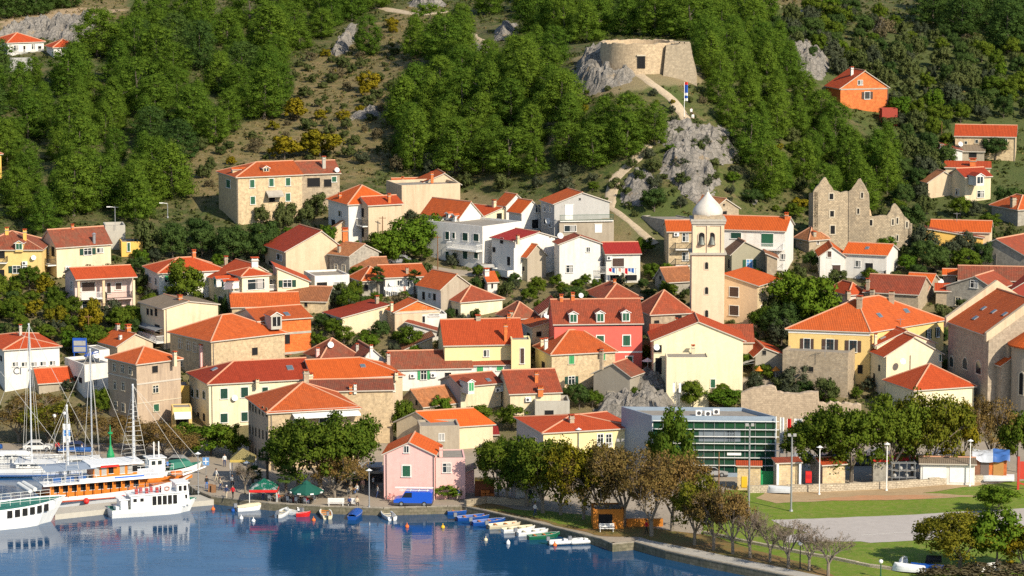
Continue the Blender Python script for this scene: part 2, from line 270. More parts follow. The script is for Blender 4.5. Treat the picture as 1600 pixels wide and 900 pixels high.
# ---------------------------------------------------------------- terrain (before the houses)
def inside(poly, x, y):
    c = False; n = len(poly); j = n - 1
    for i in range(n):
        xi, yi = poly[i]; xj, yj = poly[j]
        if (yi > y) != (yj > y) and x < (xj - xi) * (y - yi) / (yj - yi) + xi: c = not c
        j = i
    return c
REPORT = []; FOOT = []
def free_of_houses(P, mrg=.9):
    for A, e1, e2, W, D in FOOT:
        d = P - A; det = e1.x * e2.y - e1.y * e2.x; u = (d.x * e2.y - d.y * e2.x) / det; v = (e1.x * d.y - e1.y * d.x) / det
        if -mrg < u < W + mrg and -mrg < v < D + mrg: return False
    return True
class House:
    def __init__(h, name, label, X, Z, th=0, roof='gx', yr=None, D=None, th2=None, wall='white', tile='red', rise=None, ridge=0.5, ov=0.35, og=0.25, cat='house', Y=None, par=0.5, wallside=None, porch=0, cap=True, group=None, wfront=None, nowall=False):
        xl, xc, xr = X; ye, yb = Z
        P = at_y(xc, yb, Y) if Y else ground(xc, yb); h.P = P; s = ppm(P); az = math.atan((xc - 800) / F)
        a1 = R(th) - az; a2 = (R(th2) if th2 is not None else R(th)) - az
        e1 = Vector((math.cos(a1), math.sin(a1), 0)); e2 = Vector((-math.sin(a2), math.cos(a2), 0))
        dep = math.atan2(CAM.z - P.z, P.y)
        H = at_y(xc, ye, P.y).z - P.z
        t2 = th2 if th2 is not None else th
        if (th >= 0 and t2 >= 0) or (D is not None and xl == xc):
            W = (xr - xc) / (s * math.cos(R(th))) ; W *= 1 + W * math.sin(a1) / P.y
            if D is None: D = (xc - xl) / (s * math.sin(R(t2)))
            A = P.copy()
        else:
            W = (xc - xl) / (s * math.cos(R(th)))
            if D is None: D = (xr - xc) / (s * math.sin(R(-t2)))
            A = P - e1 * W
        h.A, h.e1, h.e2, h.W, h.D, h.H, h.name = A, e1, e2, W, D, H, name
        h.porch = porch; FOOT.append((A.copy(), e1, e2, W, D))
        h.n1 = Vector((e1.y, -e1.x, 0)); h.nl = Vector((-e2.y, e2.x, 0))
        if h.nl.dot(e1) > 0: h.nl = -h.nl
        h.roofkind = roof
        # rise from the ridge's photo row
        def plan(u, v, z=0): return A + e1 * u + e2 * v + Vector((0, 0, z))
        h.plan = plan
        if rise is None:
            if roof == 'flat': rise = 0
            else:
                uv = {'gx': (W / 2, D * ridge), 'gy': (W * ridge, 0), 'sb': (W / 2, D), 'sl': (0, 0), 'sr': (W, 0)}.get(roof, (W / 2, D / 2))
                q = plan(*uv); px, _ = proj(q)
                rise = at_y(px, yr, q.y).z - A.z - H - 0.16
        run = {'gx': D * ridge, 'gy': W * min(ridge, 1 - ridge), 'sb': D, 'sl': W, 'sr': W, 'hipx': D / 2, 'hipy': W / 2, 'hip': min(D, W) / 2, 'hipl': D / 2, 'hipr': D / 2, 'flat': 1}[roof]
        REPORT.append((name, round(W, 1), round(D, 1), round(H, 1), round(math.degrees(math.atan2(rise, run)), 0), round(P.y), round(P.z, 1)))
        rise = max(rise, 0.0 if roof == 'flat' else run * 0.12); rise = min(rise, run * 0.9)
        h.rise = rise
        root = empty(name, P, label, cat, group); h.root = root
        L = lambda u, v, z: plan(u, v, z) - P; h.L = L
        fnd = -5.0; mb = MB(); v0 = porch
        # walls
        def ztop(u, v):
            if roof == 'gx': return H + rise * (v / (D * ridge) if v <= D * ridge else (D - v) / (D * (1 - ridge)))
            if roof == 'gy': return H + rise * (u / (W * ridge) if u <= W * ridge else (W - u) / (W * (1 - ridge)))
            if roof == 'sb': return H + rise * v / D
            if roof == 'sl': return H + rise * (W - u) / W
            if roof == 'sr': return H + rise * u / W
            return H + (par if roof == 'flat' else 0)
        h.ztop = ztop
        def side(pts2, m):
            base = [L(u, v, fnd) for u, v in pts2]; top = [L(u, v, ztop(u, v)) for u, v in pts2]
            ln = [0]
            for i in range(1, len(pts2)): ln.append(ln[-1] + (L(*pts2[i], 0) - L(*pts2[i - 1], 0)).length)
            pts = [base[0], base[-1]] + top[::-1]; uv = [(ln[0], fnd), (ln[-1], fnd)] + [(ln[i], ztop(*pts2[i])) for i in range(len(pts2) - 1, -1, -1)]
            mb.poly(pts, m, uv)
        mu = [W * ridge] if roof == 'gy' else []; mv = [D * ridge] if roof == 'gx' else (['x'] if False else [])
        mvl = [('gx' == roof or roof in ('hipl', 'hipr')) and 1]
        side([(0, v0)] + [(u, v0) for u in mu] + [(W, v0)], 0)
        rg = [(W, v) for v in mv]; lf = [(0, v) for v in mv][::-1]
        side([(W, v0)] + rg + [(W, D)], 1); side([(W, D)] + [(u, D) for u in mu] + [(0, D)], 0); side([(0, D)] + lf + [(0, v0)], 1)
        if roof == 'hipr': mb.poly([L(0, D, H), L(0, 0, H), L(0, D / 2, H + rise)], 1)
        if roof == 'hipl': mb.poly([L(W, 0, H), L(W, D, H), L(W, D / 2, H + rise)], 1)
        if roof == 'flat':
            t = 0.22; c = [(0, 0), (W, 0), (W, D), (0, D)]; ci = [(t, t), (W - t, t), (W - t, D - t), (t, D - t)]
            for i in range(4):
                j = (i + 1) % 4
                mb.poly([L(*c[i], H + par), L(*c[j], H + par), L(*ci[j], H + par), L(*ci[i], H + par)], 0)
                mb.poly([L(*ci[i], H + par), L(*ci[j], H + par), L(*ci[j], H), L(*ci[i], H)], 0)
        wm = W_[wall]; h.wallmat = wm
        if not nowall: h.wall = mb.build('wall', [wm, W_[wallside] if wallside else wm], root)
        # roof
        tm = T_.get(tile); rb = MB(); h.rpolys = []; tk = 0.16
        if roof == 'flat':
            rb.poly([L(0.22, 0.22, H), L(W - 0.22, 0.22, H), L(W - 0.22, D - 0.22, H), L(0.22, D - 0.22, H)], 0)
            h.rpolys.append([plan(0, 0, H), plan(W, 0, H), plan(W, D, H), plan(0, D, H)])
            h.roof = rb.build('roof', [M_['slabroof']], root); return
        polys, caps = [], []
        if roof == 'gx':
            k1 = rise / (D * ridge); k2 = rise / (D * (1 - ridge)); r = D * ridge
            polys = [[(-og, -ov, -ov * k1), (W + og, -ov, -ov * k1), (W + og, r, rise), (-og, r, rise)], [(W + og, D + ov, -ov * k2), (-og, D + ov, -ov * k2), (-og, r, rise), (W + og, r, rise)]]
            caps = [((-og, r, rise), (W + og, r, rise))]
        elif roof == 'gy':
            r = W * ridge; k1 = rise / r; k2 = rise / (W - r)
            polys = [[(-ov, D + og, -ov * k1), (-ov, -og, -ov * k1), (r, -og, rise), (r, D + og, rise)], [(W + ov, -og, -ov * k2), (W + ov, D + og, -ov * k2), (r, D + og, rise), (r, -og, rise)]]
            caps = [((r, -og, rise), (r, D + og, rise))]
        elif roof == 'sb': k = rise / D; polys = [[(-og, -ov, -ov * k), (W + og, -ov, -ov * k), (W + og, D + ov, rise + ov * k), (-og, D + ov, rise + ov * k)]]
        elif roof in ('sl', 'sr'):
            k = rise / W * (1 if roof == 'sr' else -1); z0 = 0 if roof == 'sr' else rise; f = lambda u: z0 + k * u
            polys = [[(-ov, -og, f(-ov)), (W + ov, -og, f(W + ov)), (W + ov, D + og, f(W + ov)), (-ov, D + og, f(-ov))]]
        else:
            if roof == 'hip': ax = 'x' if W >= D else 'y'
            else: ax = {'hipx': 'x', 'hipl': 'x', 'hipr': 'x', 'hipy': 'y'}[roof]
            half = (D if ax == 'x' else W) / 2; ln = W if ax == 'x' else D; a = min(half, ln / 2 - 0.02); k = rise / half; zo = -ov * k
            l0, l1 = a, ln - a; o0 = o1 = ov; zl = zr = zo
            if roof == 'hipl': l1 = ln + og; o1 = og
            if roof == 'hipr': l0 = -og; o0 = og
            w2 = 2 * half
            S = (lambda p, q, z: (p, q, z)) if ax == 'x' else (lambda p, q, z: (w2 - q, p, z))
            c00, c10, c11, c01 = S(-o0, -ov, zo), S(ln + o1, -ov, zo), S(ln + o1, w2 + ov, zo), S(-o0, w2 + ov, zo)
            r0, r1 = S(l0, half, rise), S(l1, half, rise)
            polys = [[c00, c10, r1, r0], [c11, c01, r0, r1]]
            caps = [(r0, r1)]
            if roof != 'hipr': polys.append([c01, c00, r0]); caps += [(c00, r0), (c01, r0)]
            if roof != 'hipl': polys.append([c10, c11, r1]); caps += [(c10, r1), (c11, r1)]
        for pl in polys:
            pts = [L(p[0], p[1], H + p[2] + tk) for p in pl]
            h.rpolys.append([p + P for p in pts])
            n = (pts[1] - pts[0]).cross(pts[2] - pts[0]).normalized(); e = (pts[1] - pts[0]).normalized(); g = n.cross(e)
            o0 = pts[0]; uv = [((p - o0).dot(e), (p - o0).dot(g)) for p in pts]
            rb.poly(pts, 0, uv); dn = Vector((0, 0, -tk)); q = [p + dn for p in pts]; rb.poly(q[::-1], 1)
            m = len(pts)
            for i in range(m):
                j = (i + 1) % m; rb.poly([pts[j], pts[i], q[i], q[j]], 1)
        if cap:
            for a, b in caps:
                a, b = L(a[0], a[1], H + a[2] + tk), L(b[0], b[1], H + b[2] + tk)
                rb.tube(a, b, 0.13, n=6, m=2)
        h.roof = rb.build('roof', [tm, M_['fascia'], M_['mortar']], root)
    # ---- places on the house, from photo pixels
    def face(h, px, py, prefer=None):
        d = ray(px, py); best = None
        for key, O, eu, n, Wd in (('f', h.plan(0, h.porch), h.e1, h.n1, h.W), ('l', h.plan(0, h.D), -h.e2, h.nl, h.D), ('r', h.plan(h.W, 0), h.e2, -h.nl, h.D)):
            if prefer and key != prefer: continue
            dn = d.dot(n)
            if dn > -1e-4: continue
            t = (O - CAM).dot(n) / dn; q = CAM + d * t; u = (q - O).dot(eu); v = q.z - h.P.z
            out = max(0, -u, u - Wd)
            if best is None or out < best[0]: best = (out, key, O, eu, n, Wd, u, v)
        _, key, O, eu, n, Wd, u, v = best
        u = min(max(u, 0.1), Wd - 0.1)
        O2 = Vector((O.x, O.y, h.P.z)); q = O2 + eu * u + Vector((0, 0, v))
        s = ppm(q); view = Vector((q.x, q.y, 0)).normalized(); cosf = max(0.3, abs(n.dot(view)))
        return q - h.P, eu, n, s, s * cosf, key
    def onroof(h, px, py):
        d = ray(px, py); best = None
        for pl in h.rpolys:
            n = (pl[1] - pl[0]).cross(pl[2] - pl[0]).normalized(); dn = d.dot(n)
            if abs(dn) < 1e-6: continue
            t = (pl[0] - CAM).dot(n) / dn; q = CAM + d * t
            ok = 0; m = len(pl)
            for i in range(m):
                e = pl[(i + 1) % m] - pl[i]; ok = max(ok, -((e.cross(q - pl[i])).dot(n)) / e.length)
            if dn > 0: ok += 5
            if best is None or ok < best[0] - 0.05: best = (ok, q, n)
        return best[1] - h.P, best[2]
    def win(h, spec):
        for item in spec.split(';'):
            it = item.split()
            if not it: continue
            st = it[0]; px, py, pw, ph = [float(x) for x in it[1].split(',')]
            q, eu, n, s, su, key = h.face(px, py, it[2] if len(it) > 2 else None)
            w_, hh = max(0.3, pw / su), ph / s; Z = Vector((0, 0, 1))
            open_sh = st in ('G', 'LG', 'BO', 'YG'); fw = 0.14 if st[0] in 'sSW' else 0.08
            if open_sh: w_ *= 0.52
            fm = M_['stoneframe'] if st[0] in 's' or st in ('SG', 'SL') else M_['frame']
            if st == 'd': fw = 0
            glass = {'d': 'dark', 'w': 'glass', 'c': 'curtain'}.get(st, 'glass')
            mb = MB(); t = 0.07
            nm = 'door' if st in ('D', 'DW', 'DG') else 'window'
            if st in ('D', 'DW', 'DG'):
                mb.box(q + n * 0.03, (w_, 0.06, hh), 0, eu, n, Z); mb.box(q + n * 0.05 + Z * (hh / 2 + 0.06), (w_ + 0.2, 0.1, 0.12), 1, eu, n, Z)
                mb.build('door', [{'D': M_['brownw'], 'DW': M_['whitem'], 'DG': M_['green']}[st], fm], h.root); continue
            if fw:
                for sx in (-1, 1): mb.box(q + eu * sx * (w_ / 2 + fw / 2) + n * t / 2, (fw, t, hh), 0, eu, n, Z)
                mb.box(q + Z * (hh / 2 + fw / 2) + n * t / 2, (w_ + 2 * fw, t, fw), 0, eu, n, Z)
                mb.box(q - Z * (hh / 2 + 0.05) + n * 0.08, (w_ + 2 * fw + 0.1, 0.16, 0.10), 0, eu, n, Z)
            else:
                for sx in (-1, 1): mb.box(q + eu * sx * (w_ / 2 + 0.02) + n * 0.02, (0.04, 0.04, hh), 0, eu, n, Z)
                mb.box(q - Z * (hh / 2 + 0.03) + n * 0.05, (w_ + 0.1, 0.1, 0.06), 0, eu, n, Z)
                mb.box(q + Z * (hh / 2 + 0.02) + n * 0.02, (w_ + 0.08, 0.04, 0.04), 0, eu, n, Z)
            f = mb.build('window', [fm if fw else h.wallmat], h.root)
            if st in ('g', 'lg', 'dg', 'b', 'SG', 'SL', 'pg', 'WG'):
                sm = M_[{'g': 'green', 'lg': 'lgreen', 'dg': 'dgreen', 'b': 'brownw', 'SG': 'green', 'SL': 'lgreen', 'pg': 'pgreen', 'WG': 'green'}[st]]
                for sx in (-1, 1):
                    sb = MB(); c = q + eu * sx * w_ / 4 + n * 0.025
                    sb.box(c, (w_ / 2 - 0.03, 0.05, hh), 0, eu, n, Z)
                    nb = max(3, int(hh / 0.3))
                    for k in range(nb): sb.box(c + n * 0.033 + Z * (hh * ((k + 0.5) / nb - 0.5)), (w_ / 2 - 0.16, 0.02, hh / nb * 0.45), 0, eu, n, Z)
                    sb.build('shutter', [sm], f)
            else:
                pb = MB(); pb.box(q + n * 0.008, (w_, 0.016, hh), 0, eu, n, Z)
                if st not in ('d',) and w_ > 0.5:
                    pb.box(q + n * 0.02, (0.07, 0.04, hh), 1, eu, n, Z)
                    if hh > 1.0: pb.box(q + n * 0.02 + Z * hh * 0.18, (w_, 0.04, 0.06), 1, eu, n, Z)
                if st == 'w' and w_ > 0.6: pb.box(q + n * 0.012 + eu * w_ * 0.25, (w_ * 0.35, 0.016, hh * 0.9), 2, eu, n, Z)
                pb.build('pane', [M_['blueglass'] if st == 'YG' else M_[glass], M_['frame'] if st != 'BO' else M_['brownw'], M_['curtain']], f)
                if open_sh:
                    sm = M_[{'G': 'dgreen', 'LG': 'lgreen', 'BO': 'brownw', 'YG': 'green'}[st]]
                    for sx in (-1, 1):
                        sb = MB(); c = q + eu * sx * (w_ * 0.75 + 0.12) + n * 0.06
                        sb.box(c, (w_ * 0.47, 0.05, hh), 0, eu, n, Z); sb.box(c + n * 0.03, (w_ * 0.33, 0.02, hh * 0.42), 0, eu, n, Z)
                        sb.build('shutter', [sm], f)
        return h
    def chimney(h, *items):
        for px, yt, yf, pw, mk in items:
            q, n = h.onroof(px, yf); s = ppm(q + h.P); wd = max(0.4, pw / s); top = at_y(px, yt, (q + h.P).y).z - h.P.z
            m = {'brick': M_['brickc'], 'stone': W_['stone'], 'white': W_['white'], 'cream': W_['cream'], 'grey': W_['concrete'], 'ochre': W_['ochre'], 'pink': W_['pink'], 'metal': M_['greym']}[mk]
            mb = MB(); hz = max(0.5, top - q.z); c = Vector((q.x, q.y, q.z + hz / 2 - 0.3))
            if mk == 'metal':
                mb.tube(c - Vector((0, 0, hz / 2 + .2)), c + Vector((0, 0, hz / 2)), wd / 2, n=10); mb.tube(c + Vector((0, 0, hz / 2 + .1)), c + Vector((0, 0, hz / 2 + .35)), wd * .75, wd * .2, n=10)
            else:
                mb.box(c, (wd, wd, hz + 0.6), 0, h.e1, h.n1)
                zt = c.z + hz / 2 + 0.3
                mb.box((c.x, c.y, zt - 0.28), (wd * 1.25, wd * 1.25, 0.10), 1, h.e1, h.n1)
                for a in (-1, 1):
                    for b in (-1, 1): mb.box(Vector((c.x, c.y, zt + 0.07)) + h.e1 * a * wd * .4 + h.n1 * b * wd * .4, (wd * .16, wd * .16, 0.16), 0, h.e1, h.n1)
                mb.box((c.x, c.y, zt + 0.20), (wd * 1.3, wd * 1.3, 0.09), 2, h.e1, h.n1); mb.box((c.x, c.y, zt + 0.03), (wd * .6, wd * .6, 0.1), 3, h.e1, h.n1)
            mb.build('chimney', [m, M_['concrete'], T_['red'], M_['dark']], h.roof)
        return h
    def skylight(h, *items):
        for px, py, pw, ph in items:
            q, n = h.onroof(px, py); s = ppm(q + h.P); e = Vector((0, 0, 1)).cross(n).normalized(); g = n.cross(e)
            mb = MB(); wd = pw / s; hg = max(0.7, ph / s / 0.55)
            mb.box(q + n * .06, (wd + .2, hg + .2, .12), 0, e, g, n); mb.box(q + n * .13, (wd, hg, .03), 1, e, g, n)
            mb.build('skylight', [M_['greym'], emis_free_glass('skylight_glass', (0.10, 0.14, 0.17), 0.15)], h.roof)
        return h
    def dormer(h, px, py, pw, ph, style='g', wallk='white', tile=None):
        """small gabled dormer whose front window is centred on the pixel"""
        q0, n = h.onroof(px, py + ph * 0.5); s = ppm(q0 + h.P); Z = Vector((0, 0, 1)); wd = pw / s; hg = ph / s
        fn = Vector((n.x, n.y, 0)).normalized()
        if fn.dot(h.n1) > 0.5: fn = h.n1
        eu = Vector((-fn.y, fn.x, 0)); q = q0 + fn * 0.05; dp = 2.6
        mb = MB(); b = q - Z * 0.3; ht = hg + 0.3; g = wd * 0.28
        pts = [b - eu * wd / 2, b + eu * wd / 2, b + eu * wd / 2 + Z * ht, b + Z * (ht + g), b - eu * wd / 2 + Z * ht]
        mb.prism(pts, -fn * dp, 0)
        dm = mb.build('dormer', [W_[wallk]], h.root)
        rb = MB(); ap = b + Z * (ht + g + .06) + fn * .18
        for sx in (-1, 1):
            ev = b + eu * sx * (wd / 2 + .2) + Z * (ht - .05) + fn * .18
            a4 = [ev, ap, ap - fn * (dp + .2), ev - fn * (dp + .2)]
            if sx > 0: a4 = a4[::1]
            else: a4 = a4[::-1]
            rb.poly(a4, 0); rb.poly([p - Z * .1 for p in a4[::-1]], 1)
            rb.poly([ev, ev - Z * .1, ap - Z * .1, ap] if sx < 0 else [ap, ap - Z * .1, ev - Z * .1, ev], 1)
        rb.build('dormer_roof', [T_[tile] if tile else (h.roof.data.materials[0]), M_['whitem']], dm)
        c = q + Z * hg * .5 + fn * .04
        wb = MB()
        if style in ('g', 'lg', 'G'):
            for sx in (-1, 1): wb.box(c + eu * sx * wd * .2, (wd * .36, .06, hg * .78), 0, eu, fn, Z)
            wb.box(c, (wd * .9, .05, hg * .9), 1, eu, fn, Z)
            wb.build('shutter', [M_['lgreen' if style == 'lg' else 'green'], M_['whitem']], dm)
        else:
            wb.box(c, (wd * .7, .05, hg * .75), 0, eu, fn, Z); wb.box(c + fn * .02, (.08, .06, hg * .75), 1, eu, fn, Z)
            wb.build('pane', [M_['dark' if style == 'd' else 'glass'], M_['whitem']], dm)
        return h
    def dish(h, px, py, r=5, wall=True):
        if wall: q, eu, n, s, _, _ = h.face(px, py); q = q + n * 0.35
        else:
            q, n = h.onroof(px, py + r); s = ppm(q + h.P); q = Vector(q) + Vector((0, 0, r / s + .25)); n = h.n1
        rr = r / s; ax = (Vector((0.35, -1, 0.45))).normalized(); u = ax.orthogonal().normalized(); v = ax.cross(u)
        mb = MB(); nn = 14; rings = [(0, -0.18), (0.5, -0.13), (1, 0)]
        P3 = lambda k, i: q + ax * rings[i][1] * rr + (u * math.cos(2 * math.pi * k / nn) + v * math.sin(2 * math.pi * k / nn)) * rings[i][0] * rr
        for i in range(2):
            for k in range(nn):
                pts = [P3(k, i), P3(k + 1, i), P3(k + 1, i + 1), P3(k, i + 1)] if i else [P3(k, 0), P3(k + 1, 1), P3(k, 1)]
                mb.poly(pts, 0); mb.poly([p - ax * .02 for p in pts[::-1]], 0)
        mb.tube(q - ax * .18 * rr, q - ax * .5 * rr - Vector((0, 0, rr * .9)), .04, n=6, m=1); mb.tube(q - v * rr * .9, q + ax * rr * .8, .02, n=5, m=1)
        mb.build('satellite_dish', [plain('dish_white', (.68, .68, .66), .5), M_['greym']], h.roof if not wall else h.root, smooth=False)
        return h
    def ac(h, *items):
        for px, py in items:
            q, eu, n, s, _, _ = h.face(px, py); Z = Vector((0, 0, 1)); mb = MB()
            mb.box(q + n * .2, (.85, .32, .6), 0, eu, n, Z); c = q + n * .365
            mb.prism([c + eu * (.22 * math.cos(a) - .12) + Z * .22 * math.sin(a) for a in [2 * math.pi * k / 12 for k in range(12)]], -n * .02, 1)
            mb.box(q + n * .15 - Z * .34, (.8, .3, .05), 2, eu, n, Z)
            mb.build('air_conditioner', [M_['whitem'], M_['dgrey'], M_['greym']], h.root)
        return h
    def balcony(h, x0, x1, yfloor, depth=1.2, rail='white', slab='frame', railh=1.0, solid=False, prefer=None, roof=False):
        q0, eu, n, s, su, key = h.face(x0, yfloor, prefer); q1 = h.face(x1, yfloor, key)[0]; Z = Vector((0, 0, 1))
        q1 = Vector((q1.x, q1.y, q0.z)); c = (q0 + q1) / 2; ln = (q1 - q0).length
        mb = MB(); mb.box(c + n * depth / 2, (ln, depth, .16), 0, eu, n, Z); b = mb.build('balcony', [M_[slab] if slab in M_ else W_[slab]], h.root)
        rb = MB(); rm = {'white': M_['whitem'], 'iron': M_['iron'], 'green': M_['green'], 'wall': h.wallmat}[rail]
        sides = [(q0 + n * depth, q1 + n * depth), (q0, q0 + n * depth), (q1, q1 + n * depth)]
        for a, bb in sides:
            L_ = (bb - a).length; d = (bb - a).normalized(); o = d.cross(Z)
            if solid: rb.box((a + bb) / 2 + Z * (.08 + railh / 2), (L_, .1, railh), 0, d, o, Z); continue
            rb.box((a + bb) / 2 + Z * (.08 + railh), (L_ + .06, .07, .06), 0, d, o, Z); rb.box((a + bb) / 2 + Z * .2, (L_, .04, .05), 0, d, o, Z)
            k = max(2, int(L_ / .16))
            for i in range(k + 1): rb.box(a + d * L_ * i / k + Z * (.1 + railh / 2), (.035, .035, railh - .05), 0, d, o, Z)
        rb.build('railing', [rm], b)
        return h
    def awning(h, x0, x1, ytop, depth=1.4, drop=.5, m=None):
        q0, eu, n, s, su, key = h.face(x0, ytop); q1 = h.face(x1, ytop, key)[0]; Z = Vector((0, 0, 1)); q1 = Vector((q1.x, q1.y, q0.z))
        a, b = q0 + n * .02, q1 + n * .02; c, d = b + n * depth - Z * drop, a + n * depth - Z * drop
        mb = MB(); mb.prism([a, d, c, b], Vector((0, 0, -.05)), 0); mb.prism([d, d - Z * .25, c - Z * .25, c], -n * .03, 0)
        for p, q in ((a, d), (b, c)): mb.tube(p - Z * .5, q - Z * .05, .03, n=5, m=1)
        mb.build('awning', [m or M_['curtain'], M_['greym']], h.root); return h
    def band(h, y0, px, hg=.25, m='concrete', x0=None, x1=None):
        q, eu, n, s, _, key = h.face(px, y0); O, Wd = (h.plan(0, h.porch), h.W) if key == 'f' else ((h.plan(0, h.D), h.D) if key == 'l' else (h.plan(h.W, 0), h.D))
        c = O - h.P + eu * Wd / 2; c = Vector((c.x, c.y, q.z)); mb = MB(); mb.box(c + n * .03, (Wd + .04, .07, hg), 0, eu, n)
        mb.build('string_course', [M_[m]], h.root); return h
    def column(h, px, y0, y1, wd=.35, off=0, m=None):
        """post on the porch front line"""
        d = ray(px, y1); O = h.plan(0, 0); t = (O - CAM).dot(h.n1) / d.dot(h.n1); q = CAM + d * t - h.P; top = at_y(px, y0, (q + h.P).y).z - h.P.z
        mb = MB(); mb.box(Vector((q.x, q.y, (q.z + top) / 2)) - h.n1 * (wd / 2 + off), (wd, wd, top - q.z), 0, h.e1, h.n1); mb.build('column', [m or h.wallmat], h.root); return h
    def downpipe(h, *pxs):
        for px, key in pxs:
            q, eu, n, s, _, k = h.face(px, 400, key); mb = MB(); q = Vector((q.x, q.y, 0)) + n * .08
            mb.tube(q + Vector((0, 0, -1)), q + Vector((0, 0, h.H)), .055, n=6); mb.build('downpipe', [plain('zinc_pipe', (.22, .2, .18), .5, .4)], h.root)
        return h
    def antenna(h, px, ytop, yfoot):
        q, n = h.onroof(px, yfoot); top = at_y(px, ytop, (q + h.P).y).z - h.P.z; mb = MB(); mb.tube(q - Vector((0, 0, .2)), (q.x, q.y, top), .035, n=5)
        mb.tube((q.x - .6, q.y, top - .2), (q.x + .6, q.y, top - .2), .025, n=4)
        for k in range(5): mb.tube((q.x - .5 + k * .25, q.y - .3, top - .2), (q.x - .5 + k * .25, q.y + .3, top - .2), .015, n=4)
        mb.build('antenna', [M_['greym']], h.roof); return h
def Hs(*a, **k): return House(*a, **k)
# ---------------------------------------------------------------- water, quay, terrain
def pxz(pts, z): return [tuple(at_z(x, y, z)) for x, y in pts]
def sheet(name, pts3, mat, kind='structure'):
    mb = MB(); mb.poly(pts3, 0, [(p[0], p[1]) for p in pts3]); o = mb.build(name, mat)
    bm = bmesh.new(); bm.from_mesh(o.data); bmesh.ops.triangulate(bm, faces=bm.faces, ngon_method='EAR_CLIP')
    for f in bm.faces:
        if f.normal.z < 0: f.normal_flip()
    bm.to_mesh(o.data); bm.free(); o['kind'] = kind; return o
def ragged(pts, amp, step=1.5, seed=1):
    """polygon (world xy) with subdivided, slightly irregular edges"""
    rnd = random.Random(seed); outp = []; n = len(pts)
    for i in range(n):
        a, b = Vector(pts[i]), Vector(pts[(i + 1) % n]); k = max(1, int((b - a).length / step))
        for j in range(k):
            p = a.lerp(b, j / k); t = (b - a).normalized(); off = noise.noise(p * 0.35 + Vector((seed, 0, 0))) * amp + rnd.uniform(-.3, .3) * amp
            outp.append(tuple(p + Vector((-t.y, t.x, 0)) * off))
    return outp
m, nt, b = _new('harbour_water'); p = wpos(nt); MATS['water'] = m
b.inputs['Base Color'].default_value = (0.009, 0.054, 0.130, 1); b.inputs['Roughness'].default_value = 0.035; b.inputs['IOR'].default_value = 1.33; b.inputs['Specular IOR Level'].default_value = 0.5  # blue of the reflected sky is put into the base colour
f1 = noise_n(nt, scaled(nt, p, (0.55, 1.5, 1)), 1.0, 4, 0.55); f2 = noise_n(nt, scaled(nt, p, (0.08, 0.2, 1)), 1.0, 2); ff = N(nt, 'ShaderNodeMath', operation='MULTIPLY')
nt.links.new(f1, ff.inputs[0]); nt.links.new(ramp(nt, f2, 0.25, 0.75), ff.inputs[1]); bump(nt, b, ff.outputs[0], 0.25, 0.16)
sheet('harbour_water', [(-400, 100, 0), (400, 100, 0), (400, 470, 0), (-400, 470, 0)], m)
# quay outline (photo pixels, on the quay level z = 1)
SHORE = [(-260, 706), (60, 712), (200, 722), (262, 738), (292, 756), (306, 766), (330, 776), (420, 786), (500, 791), (600, 794), (700, 791), (722, 791), (752, 797), (800, 808), (850, 820), (905, 834), (938, 842), (957, 850), (991, 847), (1040, 861), (1100, 874), (1160, 886), (1240, 902), (1340, 922), (1480, 948), (1560, 960)]
ZQ = 1.0
quay = pxz(SHORE, ZQ) + [(240, 352, ZQ), (260, 480, ZQ), (-260, 480, ZQ)]
def mat_ground(name, c1, c2, c3, s1=0.25, s2=2.5, rough=0.95, bmp=0.3, dist=0.04):
    m, nt, b = _new(name); p = wpos(nt)
    col = mixrgb(nt, ramp(nt, noise_n(nt, p, s1, 6, 0.7), 0.35, 0.65), c1, c2); fine = noise_n(nt, p, s2, 6, 0.75)
    nt.links.new(mixrgb(nt, ramp(nt, fine, 0.45, 0.75), col, c3), b.inputs['Base Color']); b.inputs['Roughness'].default_value = rough; bump(nt, b, fine, bmp, dist); return m
PAVE = mat_ground('quay_paving', (0.30, 0.25, 0.19), (0.36, 0.30, 0.23), (0.25, 0.21, 0.165), 0.12, 1.5)
GRASS = mat_ground('short_grass', (0.105, 0.175, 0.012), (0.145, 0.215, 0.016), (0.24, 0.21, 0.06), 0.07, 0.9, bmp=0.9, dist=0.12)
DIRT = mat_ground('dry_earth', (0.42, 0.30, 0.17), (0.36, 0.25, 0.14), (0.30, 0.21, 0.11), 0.2, 1.2)
REDDIRT = mat_ground('red_earth', (0.48, 0.23, 0.11), (0.42, 0.25, 0.14), (0.36, 0.20, 0.10), 0.25, 1.2)
COURT = mat_ground('worn_asphalt', (0.40, 0.36, 0.325), (0.45, 0.405, 0.365), (0.35, 0.315, 0.285), 0.10, 1.0)
LEAFY = mat_ground('leaf_litter', (0.20, 0.12, 0.05), (0.13, 0.13, 0.03), (0.26, 0.13, 0.04), 0.25, 1.5)
QSTONE = mat_ground('quay_stone', (0.34, 0.30, 0.24), (0.27, 0.235, 0.18), (0.19, 0.165, 0.12), 0.4, 1.6)
mb = MB(); n = len(quay)
q_o = sheet('quay_pavement', quay, PAVE)
for i in range(len(SHORE) - 1):
    a, c = Vector(quay[i]), Vector(quay[i + 1]); k = max(1, int((c - a).length / 2.2))
    for j in range(k):
        p0, p1 = a.lerp(c, j / k), a.lerp(c, (j + 1) / k - 0.012); t = (p1 - p0).normalized(); nn = Vector((-t.y, t.x, 0))
        mb.box((p0 + p1) / 2 + nn * .22 + Vector((0, 0, .02)), ((p1 - p0).length, .5, .14), 0, t, nn)       # coping stones
    mb.poly([a + Vector((0, 0, -.06)), a + Vector((0, 0, -3)), c + Vector((0, 0, -3)), c + Vector((0, 0, -.06))], 1)
